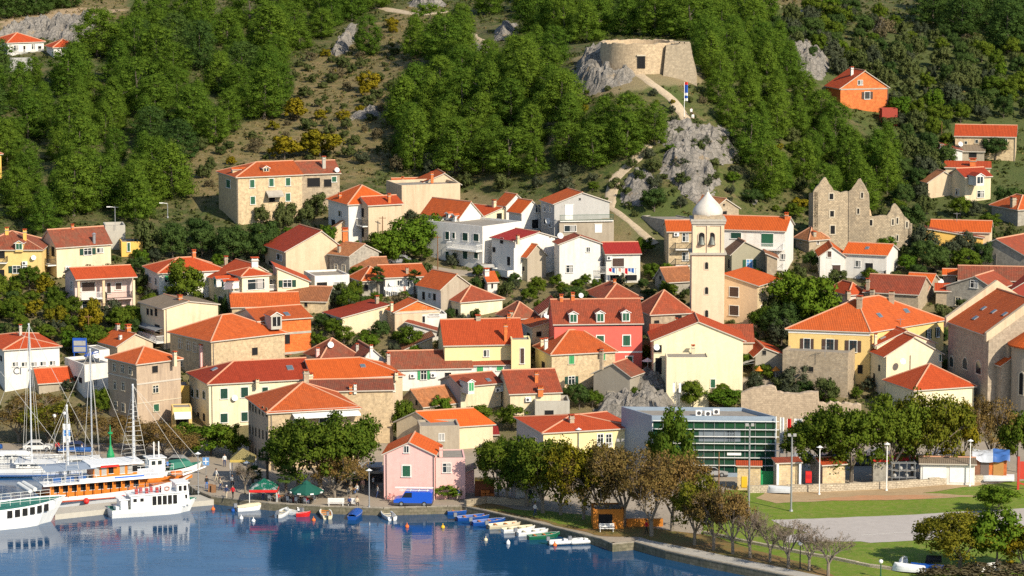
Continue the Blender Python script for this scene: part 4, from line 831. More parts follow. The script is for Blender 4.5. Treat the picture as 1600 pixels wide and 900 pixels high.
h.win('d 231,487,4,10; d 237,488,4,10; d 244,488,4,12; d 232,512,6,10; d 246,514,8,14').balcony(220, 256, 524, 1.3, 'white', prefer='l').awning(222, 254, 503, 1.3, .3, M_['greym']).chimney((281, 463, 468, 6, 'brick')).dish(215, 515, 4).downpipe((258, 'f'))
h = Hs('stone_house', 'large stone house with broad orange hipped roof, grey side facing the harbour', (266, 331, 445), (533, 607), 33, 'hip', 491, wall='smoothstone', tile='orange2')
h.win('s 282,537,5,14; s 295,540,5,14; s 305,543,5,14; s 283,566,5,12; d 398,549,9,12').downpipe((331, 'f'))
Hs('house', 'square red hipped roof house between the large stone house and long cream house', (294, 321, 413), (577, 605), 16, 'hip', 541, wall='stonecream', tile='red').skylight((349, 553, 12, 4)).chimney((316, 540, 572, 7, 'pink'))
h = Hs('house', 'long cream house with dark green shutters and deep red hipped roof near the quay', (296, 327, 493), (600, 670), 12, 'hipl', 563, wall='brightcream', tile='darkred', th2=16)
h.win('dg 301,614,4,12; dg 309,615,4,13; dg 319,617,4,12; dg 350,615,11,16; dg 382,613,11,16; dg 414,609,9,8; dg 350,653,11,14; dg 382,651,10,14; d 302,648,4,12; d 310,650,4,12; d 319,652,4,12').skylight((335, 577, 9, 4), (453, 575, 8, 6)).dish(366, 621, 5).chimney((402, 597, 599, 5, 'cream')).downpipe((328, 'f'), (470, 'f'))
_d = h.D
Hs('house', 'beige house continuing the long cream house under bright orange hipped roof', (491, 491, 629), (593, 662), 12, 'hipr', 559, D=_d, wall='beige', tile='orange').win('pg 612,606,9,11; d 600,640,8,12').skylight((567, 572, 6, 4)).chimney((485, 585, 592, 7, 'cream'), (619, 583, 588, 5, 'cream'))
Hs('house', 'small bright yellow building between the old grey house and the long cream house', (277, 277, 296), (604, 640), 4, 'flat', D=4, wall='ochre', par=.1)
Hs('shop', 'low yellow shop with white awning below the small bright yellow building', (270, 270, 300), (638, 672), 4, 'flat', D=3, wall='yellow', cat='shop', par=.1).awning(272, 298, 644, 1.3, .6, M_['whitem']).win('d 285,660,20,12')
h = Hs('house', 'old grey house with stained plaster, pink base and orange roof beside the yacht masts', (170, 215, 283), (569, 669), 33, 'hip', 541, wall='oldplaster', tile='orange2')
h.win('s 179,574,4,11; s 192,576,4,12; s 204,579,4,12; s 180,602,4,12; s 193,604,4,12; d 242,577,9,11; s 243,608,8,11; SG 244,637,8,11; s 181,634,4,12; s 193,637,4,12').band(596, 250, .22, 'fascia').band(626, 250, .12, 'stoneframe').band(588, 190, .2, 'fascia').chimney((273, 551, 566, 5, 'cream'))
h = Hs('house', 'beige gabled house with ribbed red roof and two chimneys behind the old grey house', (153, 184, 239), (541, 575), 30, 'gy', 521, wall='beige', tile='orange2')
h.chimney((184, 508, 515, 5, 'grey'), (200, 509, 517, 7, 'brick'), (188, 524, 530, 4, 'white'))
h = Hs('house', 'white terrace house with blue awning and round white dish left of the old grey house', (113, 133, 172), (575, 622), 22, 'flat', D=8, wall='white')
h.win('d 119,592,5,9; d 126,594,5,9; w 148,598,8,10')
h = Hs('house', 'upper white floor with blue canvas awning behind the round dish', (145, 156, 172), (548, 600), 22, 'flat', D=5, wall='white', par=.1)
h.win('w 162,575,6,10').awning(150, 171, 548, 2.0, .5, M_['bluepaint']).dish(155, 554, 6).balcony(146, 171, 592, 1.4, 'white')
Hs('shed', 'low shed with red roof by the harbour trees on the left', (50, 61, 117), (598, 616), 14, 'gx', 574, wall='greybeige', tile='red', cat='shed')
h = Hs('hotel_building', 'white building with lettering and a row of small square windows at the left edge', (-25, 8, 93), (547, 612), 14, 'hip', 523, wall='white', tile='red', cat='building')
h.win('w 24,569,8,6; w 38,569,8,6; w 53,569,8,6; w 67,568,8,6; w 82,567,8,6; d 2,560,4,9').chimney((32, 509, 524, 4, 'grey')); HOTEL = h
h = Hs('stone_house', 'grey stone house with orange tent-like roof and white awning behind the quayside tree', (388, 420, 561), (645, 735), 13, 'hipy', 597, wall='smoothstone', tile='orange2', wallside='oldplaster')
for i, px in enumerate((391, 395.5, 400, 405.5, 411, 416.5)):
    h.win('d %.1f,%.1f,3,14; d %.1f,%.1f,3,14; d %.1f,%.1f,3,14' % (px, 634 + i * 2, px, 671 + i * 2, px, 703 + i * 2))
h.awning(456, 562, 646, 1.5, .3, M_['whitem']).win('w 470,658,22,9; w 510,658,22,9').dish(452, 674, 5).chimney((478, 580, 594, 8, 'stone')).downpipe((421, 'f')).band(640, 500, .3, 'fascia')
h = Hs('stone_house', 'plain brown stone house with blotchy mossy roof right of the tent-like orange roof', (480, 480, 614), (612, 695), 3, 'gx', 592, D=7, wall='smoothstone', tile='moss')
h.chimney((548, 606, 609, 4, 'brick'), (555, 601, 609, 3, 'white'))
# centre
Hs('stone_house', 'dark stone house with orange hipped roof behind the left palm', (548, 566, 607), (438, 464), 20, 'hip', 416, wall='stonegrey', tile='orange2').win('d 571,450,8,10; d 556,450,5,8')
h = Hs('house', 'shaded white house with orange roof between the two palms', (600, 602, 668), (434, 464), 14, 'gx', 413, D=9, wall='white', tile='orange2').win('w 624,442,6,8; w 640,444,6,8').chimney((636, 419, 427, 4, 'stone')).dish(611, 443, 4)
h = Hs('house', 'house with plain orange slope facing left and grey gable behind the tile hung gable house', (652, 689, 737), (452, 494), 35, 'gy', 428, wall='greybeige', tile='orange2', wallside='white').win('w 672,462,5,8; d 662,462,4,12; d 679,464,4,10')
h = Hs('house', 'cream house whose front gable is hung with orange tiles', (686, 720, 785), (472, 500), 30, 'hipy', 446, wall='brightcream', tile='redbrown').win('d 694,478,5,6; d 704,484,4,12; d 714,489,4,12')
h = Hs('house', 'white house with dark red roof sloping left and blank cream front in the middle', (507, 535, 606), (497, 526), 25, 'sr', 476, wall='cream', tile='darkred', wallside='white').win('w 519,500,5,9; DG 528,512,4,14').chimney((589, 464, 474, 5, 'stone'))
h = Hs('brick_house', 'small house with an orange brick gable beside the blank cream front', (605, 617, 687), (488, 525), 20, 'gy', 469, wall='beige', tile='orange2', wallside='stone'); mb = MB(); mb.prism([h.L(*q) + h.n1 * .04 for q in ((.15, 0, h.H + .1), (h.W - .15, 0, h.H + .1), (h.W / 2, 0, h.H + h.rise - .1))], -h.n1 * .1); mb.build('brick_gable', W_['orangebrick'], h.root); h.win('d 663,481,6,6').band(488, 650, .2, 'fascia').chimney((612, 474, 486, 4, 'cream'))
Hs('house', 'low white walled house below the small orange brick gable', (626, 630, 698), (494, 520), 8, 'flat', D=4, wall='white', par=.2).win('d 662,499,4,10; c 678,492,16,3')
Hs('shed', 'narrow brownish lean-to roof running down in front of the low white walled house', (636, 636, 690), (518, 530), -14, 'sl', 503, D=2.2, wall='white', tile='redbrown', cat='shed', cap=False)
h = Hs('house', 'yellow house under the largest plain deep red roof in the centre', (683, 695, 817), (539, 600), 6, 'gx', 498, wall='paleyellow', tile='red', D=9.5)
h.chimney((790, 507, 532, 5, 'brick'), (747, 496, 499, 7, 'stone'), (795, 494, 498, 5, 'brick')).win('w 760,552,8,10')
Hs('house_wing', 'tall pale yellow wing with arched brown door beside the deep red roof', (799, 799, 829), (533, 604), 3, 'flat', D=4, wall='paleyellow', cat='house', par=.2).win('b 816,556,6,24')
h = Hs('house', 'white house with two air conditioners under a long mossy red roof', (610, 612, 737), (577, 612), 6, 'gx', 547, D=7.5, wall='white', tile='moss')
h.win('LG 662,586,16,14; d 700,588,10,12').ac((645, 587), (677, 586)).chimney((607, 553, 570, 5, 'grey'), (619, 583, 587, 4, 'white'))
Hs('shed', 'dark red lean-to porch beside the white house with two air conditioners', (684, 684, 743), (582, 600), 3, 'sb', 573, D=3, wall='darkred', tile='darkred', cat='shed', cap=False)
Hs('house', 'white house with pale green shutters under ribbed brown red roof', (733, 735, 798), (570, 600), 5, 'gx', 544, D=6.5, wall='white', tile='redbrown').win('lg 750,577,10,10; lg 781,575,10,8; DW 766,578,3,8')
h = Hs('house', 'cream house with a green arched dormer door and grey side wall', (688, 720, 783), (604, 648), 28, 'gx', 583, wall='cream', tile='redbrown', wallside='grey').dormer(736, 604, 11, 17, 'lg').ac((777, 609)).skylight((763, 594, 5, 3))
h = Hs('house', 'cream house with plain brick red roof and two brick chimneys', (785, 797, 876), (615, 655), 12, 'gx', 577, D=10, wall='cream', tile='redbrown')
h.chimney((838, 582, 597, 5, 'brick'), (844, 605, 613, 8, 'brick')).dish(786, 606, 6).win('w 825,624,8,6').ac((825, 624))
h = Hs('stone_house', 'decaying stone cottage with sagging tan roof and holes in it', (625, 661, 713), (635, 658), 34, 'gx', 605, wall='ruin', tile='old').win('d 651,629,3,8; d 667,648,5,4')
h = Hs('stone_house', 'pale stone house with pyramid roof and a broad mortar stripe down one hip', (836, 862, 961), (553, 614), 18, 'hip', 515, wall='stonecream', tile='orange2', wallside='paleyellow')
h.win('SL 893,562,8,13; SL 942,557,7,11; G 893,594,18,12; d 849,570,5,10').chimney((847, 531, 540, 5, 'cream'), (853, 530, 545, 5, 'white'), (878, 594, 600, 5, 'brick') if False else (940, 548, 551, 5, 'stone'))
q, n = h.onroof(930, 530)
h = Hs('house', 'raspberry red house with three white framed dormers in the centre', (861, 866, 1003), (506, 590), 5, 'gx', 467, D=10, wall='red', tile='redbrown')
for px, py in ((896, 497), (938, 496), (978, 495)): h.dormer(px, py, 13, 15, 'g')
h.win('WG 938,530,11,11; WG 979,532,11,16; WG 983,561,10,8; WG 896,532,10,12').band(550, 980, .25, 'frame').band(508, 930, .3, 'dgrey').chimney((877, 462, 470, 5, 'brick'), (895, 459, 468, 5, 'brick')).dish(908, 464, 4, False)
Hs('house', 'narrow house with small red roof squeezed left of the raspberry red house', (841, 845, 866), (490, 530), 8, 'sr', 472, D=6, wall='grey', tile='redbrown').win('w 852,492,4,10').dish(854, 492, 5)
Hs('house', 'low house with dark weathered roof behind the largest deep red roof', (778, 801, 842), (497, 520), 25, 'hip', 471, wall='stone', tile='moss').chimney((798, 488, 494, 6, 'stone'))
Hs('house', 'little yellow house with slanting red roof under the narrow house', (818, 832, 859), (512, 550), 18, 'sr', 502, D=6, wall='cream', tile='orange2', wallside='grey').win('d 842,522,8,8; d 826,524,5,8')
h = Hs('house', 'house with plain brownish hipped roof behind the raspberry red house', (915, 945, 1001), (468, 495), 20, 'hip', 441, wall='stone', tile='redbrown').chimney((960, 440, 443, 4, 'brick'))
h = Hs('stone_house', 'low stone house with brown red roof lying in the bell tower shadow', (993, 1017, 1081), (490, 530), 20, 'hip', 453, wall='stone', tile='redbrown').win('d 1026,503,8,5; d 1060,500,10,14')
h = Hs('house', 'grey plastered gabled house with dark red roof on the rocky mound', (927, 984, 1004), (588, 634), -25, 'gy', 567, wall='stucco', tile='moss', ridge=.55)
h.win('sw 954,618,7,11').chimney((940, 550, 571, 5, 'stone'))
Hs('house', 'long ribbed red roof running behind the big cream gabled house', (1018, 1018, 1176), (534, 570), 2, 'gx', 506, D=8, wall='beige', tile='redbrown', cap=False).chimney((1073, 498, 506, 4, 'cream'), (1057, 499, 506, 3, 'cream'))
h = Hs('house', 'big cream house with wide red edged gable in front of the bell tower', (1020, 1021, 1160), (532, 614), 3, 'gy', 502, D=9, wall='brightcream', tile='red', ov=.5)
h.win('d 1029,572,10,26; g 1114,599,7,13; d 1028,545,12,12')
h.dish(1026, 542, 5)
h = Hs('house_wing', 'flat topped cream block in front of the big cream gabled house', (1041, 1041, 1107), (560, 638), 3, 'flat', D=4.6, wall='brightcream', cat='house', par=.15).chimney((1083, 541, 553, 5, 'cream'))
# centre hill cluster
h = Hs('house', 'grey plastered gabled house with white door and green terrace railing below the hill path', (845, 866, 952), (319, 388), 20, 'gy', 300, wall='grey', tile='orange2')
h.win('DW 889,332,12,23; d 906,311,3,3; w 852,325,4,10; w 860,326,4,10; w 852,346,4,9; w 860,350,4,9').dish(860, 345, 5)
h = Hs('house_wing', 'patchy beige terrace block with white shutters under the green railing', (874, 874, 959), (346, 391), 8, 'flat', D=3, wall='greybeige', cat='house', par=.1)
h.win('w 891,357,18,9; DW 935,357,11,13'); h.balcony(866, 958, 346, .3, 'green')
Hs('house', 'white house with orange slope and dark upper window left of the grey gabled house', (795, 815, 846), (332, 372), 38, 'gy', 313, wall='white', tile='orange').win('w 840,326,7,11; d 836,350,10,14; d 805,350,5,8')
Hs('house', 'white gabled house with the farthest orange roof of the hill cluster', (775, 791, 822), (321, 345), 38, 'gy', 303, wall='white', tile='orange2').chimney((772, 314, 324, 5, 'cream'))
h = Hs('apartment_house', 'three storey pale house with two long white balconies on its shaded side', (690, 754, 815), (357, 424), 48, 'flat', D=13, wall='white', cat='house', par=.35)
h.win('dg 699,368,6,12; dg 709,368,4,9; dg 727,370,8,12; dg 744,371,8,11; dg 699,399,5,12; dg 710,401,5,12; dg 727,398,7,13; dg 744,398,6,12').balcony(706, 753, 387, 1.4, 'white', prefer='l')
h = Hs('house_wing', 'top floor with red roof and cream gable above the long white balconies', (716, 745, 823), (343, 362), 42, 'gy', 324, D=9, wall='brightcream', tile='red', cat='house').win('d 780,338,8,10').balcony(712, 744, 358, 1.5, 'white', prefer='l')
h = Hs('house_wing', 'red roofed wing with tiny dormers at the left end of the hill cluster', (692, 718, 752), (340, 395), 45, 'gy', 314, D=9, wall='white', tile='orange2', cat='house').dormer(699, 337, 6, 8, 'w').dormer(709, 340, 6, 8, 'w')
h = Hs('house', 'white house with crimson sheet roof and a small corner balcony in the hill cluster', (768, 803, 867), (377, 440), 38, 'gy', 362, wall='white', tile='crimson', ridge=.6)
h.win('d 784,376,5,9; d 772,390,5,8; d 795,408,5,14').chimney((809, 369, 376, 4, 'cream')).balcony(778, 802, 428, 1.2, 'wall', solid=True, prefer='l')
h = Hs('house', 'small house with rough grey gable, ribbed red roof and dark green side wall', (805, 824, 853), (401, 440), 38, 'gy', 381, wall='greybeige', tile='orange2', wallside='greygreen').win('d 811,418,4,7; d 818,420,4,7')
h = Hs('house', 'brightest white house with plain gable and two small windows in the hill cluster', (866, 874, 938), (382, 445), 12, 'gy', 368, wall='white', tile='redbrown')
h.win('w 919,390,5,7; w 890,420,10,11').dish(864, 368, 5)
h = Hs('house', 'white house with crimson roof and a balcony hung with laundry', (937, 947, 1000), (397, 444), 8, 'gx', 378, D=8, wall='white', tile='crimson')
h.win('b 966,410,18,13; d 960,434,14,9; d 986,434,18,9').balcony(947, 997, 427, 1.3, 'white').ac((952, 403))
h.column(972, 425, 444, .45, -1.2, W_['stonecream'])
Hs('chimney_house', 'tiny white tower-like outhouse with a red roof below the hill cluster', (756, 762, 777), (440, 464), 20, 'sb', 426, D=1.6, wall='white', tile='orange2', cat='outhouse').win('d 769,446,3,9').chimney((760, 421, 429, 7, 'white'))
Hs('shed', 'shed with flat dark roof beside the tiny white outhouse', (744, 752, 781), (414, 430), 15, 'flat', D=4, wall='grey', cat='shed', par=.05).win('d 765,422,20,8')
# right
h = Hs('town_hall', 'large yellow building with huge orange hipped roof and dark green shutters on the right', (1231, 1358, 1475), (518, 602), -8, 'hip', 464, th2=-40, wall='yellow', tile='orange2', cat='building')
h.win('BO 1261,537,18,16; BO 1297,539,22,18; BO 1333,541,22,18; d 1344,577,8,14; G 1451,522,7,15; G 1465,519,6,15; g 1432,527,5,5; g 1468,555,5,10').chimney((1343, 464, 479, 8, 'stone'), (1393, 456, 471, 8, 'stone')).skylight((1374, 493, 7, 4), (1416, 486, 8, 4)).band(521, 1300, .3, 'frame').antenna(1407, 497, 508)
h = Hs('house', 'back part with red roof of the bright cream gabled house by the church', (1356, 1369, 1460), (540, 606), 22, 'gy', 516, D=9, wall='brightcream', tile='red').chimney((1368, 523, 538, 4, 'cream')).skylight((1379, 528, 6, 3))
h = Hs('house', 'bright cream gabled house with a drainpipe left of the church', (1357, 1382, 1470), (557, 625), 24, 'gy', 526, D=9, wall='brightcream', tile='red')
h.win('d 1366,590,3,14; d 1374,575,3,10; d 1359,564,3,10; g 1469,559,3,10').downpipe((1425, 'f'), (1383, 'f'))
h = Hs('house', 'pale cream house with square red hipped roof behind the car park trees', (1382, 1428, 1520), (609, 668), 28, 'hipy', 568, wall='brightcream', tile='red')
h.dish(1411, 567, 5, False).win('d 1385,620,3,10; d 1393,622,3,8')
h = Hs('house', 'house with two tone orange roof and a creeper behind the large yellow building', (1350, 1434, 1462), (460, 492), -14, 'gx', 430, D=9, wall='stone', tile='redbrown').chimney((1356, 437, 452, 5, 'stone'), (1363, 453, 460, 6, 'stone'))
Hs('house_wing', 'right end with newest orange tiles of the two tone roof', (1410, 1448, 1461), (455, 470), -16, 'gx', 427, D=9, wall='stone', tile='orange', cat='house').dish(1467, 440, 5)
h = Hs('stone_house', 'grey stone gabled house with two small windows above the church roof', (1478, 1553, 1580), (452, 492), -22, 'gy', 431, wall='stonegrey', tile='redbrown', ridge=.6)
h.win('w 1522,444,11,11; sw 1497,471,7,12')
Hs('house', 'long mossy red roof at the right edge above the grey stone gable', (1498, 1498, 1640), (437, 462), 0, 'gx', 416, D=8, wall='stone', tile='moss')
Hs('house', 'dark red house partly hidden at the right edge above the church', (1572, 1572, 1650), (458, 485), 2, 'gy', 433, D=8, wall='darkred', tile='darkred')
Hs('shed', 'tiny stone shed with orange roof beside the dark tree on the right', (1474, 1474, 1493), (429, 444), 0, 'gx', 420, D=3, wall='stone', tile='orange', cat='shed')
Hs('shed', 'small red lean-to roof beside the white dish on the right', (1462, 1462, 1488), (455, 476), 0, 'sb', 443, D=3.5, wall='stone', tile='red', cat='shed')
Hs('house', 'pinkish house with red roof half hidden by the yellow green tree', (1296, 1326, 1352), (459, 480), 30, 'hip', 438, wall='palepink', tile='red').chimney((1325, 456, 462, 6, 'stone'))
h = Hs('stone_house', 'flat topped beige stone house in front of the large yellow building', (1222, 1324, 1338), (556, 622), -12, 'flat', D=6, wall='stone', par=.4).win('d 1267,577,8,8').antenna(1289, 540, 556)
h = Hs('house', 'grey gabled house with thin red roof and restaurant awning beside the olive tree', (1172, 1180, 1224), (556, 590), 10, 'gy', 529, D=8, wall='stucco', tile='red', ridge=.3).win('d 1194,551,6,7')
h.awning(1178, 1215, 560, 2.5, .8, M_['curtain'])
h = Hs('house', 'pale yellow house with twin arched windows and red hipped roof behind the promenade trees', (806, 849, 991), (677, 738), 18, 'hipx', 648, wall='paleyellow', tile='red', wallside='grey')  # grey side wall: the shade on that face is put into its colour
h.chimney((893, 650, 660, 7, 'stone')).win('W 938,687,8,17; W 951,687,8,17; w 838,690,6,12').balcony(934, 956, 698, .5, 'white', railh=.5)
h = Hs('house', 'cream gabled house with smooth bright orange roof behind the pink house', (630, 684, 770), (668, 704), 18, 'gx', 640, th2=52, wall='cream', tile='orange', D=7.5)
h.win('d 662,663,4,9; d 661,654,3,4')
Hs('shed', 'dark red lean-to roof on the right of the smooth orange roof', (738, 738, 778), (680, 695), 4, 'sb', 667, D=3, wall='stone', tile='crimson', cat='shed', cap=False)
h = Hs('stone_house', 'flat roofed weathered stone block right behind the pink house', (654, 656, 718), (669, 712), 4, 'flat', D=5, wall='greybeige', par=.3).win('c 690,683,8,11')
h = Hs('pink_house', 'pink quayside house with orange gable roof and the blue van parked before it', (600, 679, 688), (711, 782), -6, 'gy', 690, D=7, wall='pink', tile='orange', ov=.3)
h.win('w 635,702,7,10; WG 635,736,12,17').downpipe((602, 'f'), (678, 'f')); PINK = h
h = Hs('house_wing', 'lower pink annexe with grey flat roof and one green window', (681, 681, 727), (717, 780), 2, 'flat', D=6, wall='pink', cat='house', par=.1).win('w 698,731,12,14').chimney((689, 699, 714, 5, 'pink'))
Hs('shed', 'small pale pink shed at the right end of the pink annexe', (727, 727, 741), (737, 770), 4, 'sr', 731, D=3, wall='pink', tile='grey', cat='shed')
h = Hs('house', 'house roof with mossy tiles behind the decaying cottage and the quayside tree', (478, 502, 560), (560, 585), 22, 'hip', 528, wall='white', tile='moss').dish(517, 541, 5, False).chimney((496, 545, 556, 5, 'pink'))
h = Hs('house', 'small house with blank off white gable and chimney pots beside the mossy roof', (543, 560, 604), (567, 592), 15, 'gy', 541, D=8, wall='white', tile='moss').chimney((558, 539, 548, 4, 'grey'), (580, 541, 553, 4, 'white'))
Hs('stone_house', 'rough stone gable wall house with slanting top above the mossy red roof', (630, 632, 676), (547, 560), 6, 'sr', 526, D=5, wall='stonecream', tile='brown').win('d 650,545,6,4')
Hs('house', 'low flat grey outbuilding with roof terrace below the cream brick red roofed house', (836, 836, 890), (632, 660), 3, 'flat', D=5, wall='concrete', cat='house').win('d 858,645,14,8')
Hs('shed', 'dim white shed with open doors under the promenade trees', (800, 806, 850), (745, 785), 10, 'flat', D=4, wall='grey', cat='shed').win('w 832,768,14,22; d 846,772,6,14')
Hs('kiosk', 'orange painted kiosk in the shade under the autumn trees', (925, 927, 974), (798, 827), 4, 'flat', D=4, wall='orange', cat='kiosk', par=.15).win('d 946,814,22,22')
Hs('garden_wall', 'low orange painted wall right of the orange kiosk under the autumn trees', (979, 979, 1036), (812, 823), 4, 'flat', D=.5, wall='orange', cat='wall', par=.05)
# ---------------------------------------------------------------- bell tower, fort, ruin, church, glass hall, walls
UP = Vector((0, 0, 1))
def arch_poly(q, eu, w_, hh, n=10):
    r = w_ / 2; zs = hh / 2 - r
    return [q - eu * r - UP * hh / 2, q + eu * r - UP * hh / 2] + [q + eu * r * math.cos(a) + UP * (zs + r * math.sin(a)) for a in [math.pi * k / n for k in range(n + 1)]]
def arch(h, px, py, pw, ph, surround=.16, mat='dark', key=None, fm='stoneframe', name='window'):
    q, eu, n, s, su, k = h.face(px, py, key); w_, hh = pw / su, ph / s; mb = MB(); A = arch_poly(q, eu, w_, hh); B = arch_poly(q, eu, w_ + 2 * surround, hh + 2 * surround); m = len(A)
    for i in range(m):
        j = (i + 1) % m; a, b_, c, d = A[i] + n * .06, A[j] + n * .06, B[j] + n * .06, B[i] + n * .06; mb.poly([a, d, c, b_][::-1] if False else [d, c, b_, a]); mb.poly([c, d, B[i], B[j]]); mb.poly([a, b_, A[j], A[i]])
    f = mb.build(name, M_[fm], h.root); pb = MB(); pb.prism([p + n * .012 for p in A], -n * .01, 0); pb.build('pane', M_[mat], f)
# bell tower
tw = Hs('bell_tower', 'tall beige church bell tower with twin arched belfry openings and white onion dome', (1078, 1080, 1131), (397, 522), 3, 'flat', D=5.2, wall='tower', cat='tower', par=0)
for py in (415, 454, 490): arch(tw, 1104, py, 5, 11, .14)
s_ = ppm(tw.P); zz = lambda py: at_y(1105, py, tw.P.y).z - tw.P.z
def ring(mb, z0, z1, grow, m=0):
    c = tw.L(tw.W / 2, tw.D / 2, 0); mb.box(Vector((c.x, c.y, (z0 + z1) / 2)), (tw.W + 2 * grow, tw.D + 2 * grow, z1 - z0), m, tw.e1, tw.n1)
mb = MB(); ring(mb, zz(398), zz(395), .30, 1); ring(mb, zz(395), zz(349), -.18, 0); ring(mb, zz(353), zz(350), -.05, 1); ring(mb, zz(350), zz(346), .12, 1); ring(mb, zz(346), zz(343), .22, 1); ring(mb, zz(343), zz(337), -.3, 2)
for u in (.35, tw.W - .35, tw.W / 2): mb.box(tw.L(u, .08, (zz(395) + zz(353)) / 2), (.5, .14, zz(353) - zz(395)), 0, tw.e1, tw.n1)
mb.build('belfry', [W_['tower'], W_['concrete'], W_['stone']], tw.root)
for px in (1095, 1111):
    O = tw.L(0, .14, 0); q = O + tw.e1 * ((px - 1080) / s_) + UP * zz(373); A = arch_poly(q, tw.e1, 9 / s_, 19 / s_); mb = MB(); B = arch_poly(q, tw.e1, 11.5 / s_, 21.5 / s_); n = tw.n1
    for i in range(len(A)):
        j = (i + 1) % len(A); mb.poly([B[i] + n * .1, B[j] + n * .1, A[j] + n * .1, A[i] + n * .1]); mb.poly([B[j] + n * .1, B[i] + n * .1, B[i], B[j]])
    f = mb.build('window', M_['stoneframe'], tw.root); pb = MB(); pb.prism([p + n * .02 for p in A], -n * .01, 0); pb.build('opening', M_['dark'], f)
    bb = MB(); bb.lathe([(.62, -.75), (.5, -.5), (.36, 0), (.30, .35), (.12, .5), (0, .52)], 14, 0, q + n * .05 - UP * .15); bb.box(q + n * .1 - UP * .78, (9 / s_, .06, .08), 1, tw.e1, n); bb.build('bell', [plain('bell_bronze', (.16, .17, .15), .5, .6), M_['stoneframe']], tw.root)
c = tw.L(tw.W / 2, tw.D / 2, 0); c.z = 0
pr = [(20, 341.5), (22.5, 340), (24, 338), (24.5, 334), (23.5, 330), (20.5, 325), (16.5, 320), (12.5, 316), (9, 312.5), (6, 309), (3.6, 306), (2, 303.5), (1.4, 302)]
mb = MB(); mb.lathe([(r / s_ * .97, zz(y)) for r, y in pr], 16, 0, c); mb.lathe([(21.5 / s_, zz(343)), (22 / s_, zz(342)), (20 / s_, zz(341))], 16, 0, c); mb.build('onion_dome', plaster('dome_white', (.60, .56, .50), .9), tw.root, smooth=True, weld=True)
mb = MB(); mb.ball(c + UP * zz(300.5), .2, 0, 8); mb.tube(c + UP * zz(300), c + UP * zz(294), .035, n=5); mb.tube(c + UP * zz(296.5) - tw.e1 * .3, c + UP * zz(296.5) + tw.e1 * .3, .03, n=5); mb.build('finial', M_['curtain'], tw.root)
# round fort
P = Vector(ground(1000, 112)); P = at_y(1000, 112, 567); s = ppm(P); Rf = 60 / s; cen = Vector((P.x, P.y + Rf, 0)); zt = lambda py, dy=0: at_y(1000, py, P.y + dy).z
fort = empty('stone_fort', (cen.x, cen.y, zt(112)), 'round ruined stone fort with a dark barred door on the hilltop crag', 'fort'); b0 = zt(112); top = zt(68.5) - b0; mb = MB(); n = 96; hr = random.Random(3); hv = [top + .25 * noise.noise(Vector((math.cos(6.283 * k / 96) * 3, math.sin(6.283 * k / 96) * 3, 0))) + hr.choice((-.12, 0, 0, .1)) for k in range(96)]
for k in range(n):
    a, b_ = 2 * math.pi * k / n, 2 * math.pi * (k + 1) / n; h0, h1 = hv[k], hv[(k + 1) % 96]
    p = lambda r, t, z: (r * math.cos(t), r * math.sin(t), z); L0, L1 = Rf * a, Rf * b_
    mb.poly([p(Rf * 1.04, a, -4), p(Rf * 1.04, b_, -4), p(Rf, b_, h1), p(Rf, a, h0)], 0, [(L0, -4), (L1, -4), (L1, h1), (L0, h0)]); ri = Rf - .8; mb.poly([p(Rf, a, h0), p(Rf, b_, h1), p(ri, b_, h1), p(ri, a, h0)]); mb.poly([p(ri, a, h0), p(ri, b_, h1), p(ri, b_, top - .9), p(ri, a, top - .9)]); mb.poly([p(ri, a, top - .9), p(ri, b_, top - .9), (0, 0, top - .9)], 1)
FW = masonry('fort_stone', (.60, .47, .31), (.46, .36, .24), (.40, .32, .22), .5, .28, .03, .3, (.36, .27, .18)); mb.build('wall', [FW, DIRT], fort)
q = Vector((2 / s, -Rf, (zt(97) - b0))); mb = MB(); mb.box(q, (12 / s, .5, 19 / s), 0); mb.box(q + Vector((0, -.1, 19 / s / 2 + .12)), (14 / s, .5, .25), 1)
for k in range(5): mb.box(q + Vector(((k - 2) * .27, -.28, 0)), (.04, .04, 19 / s), 2)
mb.box(q + Vector((0, -.28, .2)), (1.3, .05, .05), 2); mb.build('door', [M_['dark'], M_['stoneframe'], M_['iron']], fort)
Yb = P.y - .5; bt = lambda x, y, d=0: Vector(at_y(x, y, Yb + d)) - Vector(fort.location); mb = MB(); f4 = [bt(1034, 138), bt(1090, 139), bt(1079, 67.5, 1.2), bt(1041, 71, 1.2)]; bk = [bt(1034, 138) + Vector((0, 8, 0)), bt(1090, 139) + Vector((1, 8, 0)), bt(1079, 67.5, 1.2) + Vector((0, 5, 0)), bt(1041, 71, 1.2) + Vector((0, 5, 0))]
mb.poly(f4, 0, [(v.x, v.z) for v in f4]); mb.poly([f4[1], bk[1], bk[2], f4[2]]); mb.poly([bk[0], f4[0], f4[3], bk[3]]); mb.poly([f4[3], f4[2], bk[2], bk[3]]); mb.poly(bk[::-1])
for k in range(3): mb.box((f4[2] + f4[3]) / 2 + Vector((1.6 - k * .9, 1.5, .1 + .1 * k)), (1.1, 1.6, .5 - .1 * k))
mb.build('buttress_tower', masonry('fort_stone_shaded', (.47, .39, .28), (.36, .30, .22), (.33, .27, .19), .5, .26, .03, .35), fort)  # darker copy of the fort stone, with the tower's shade painted into the colour
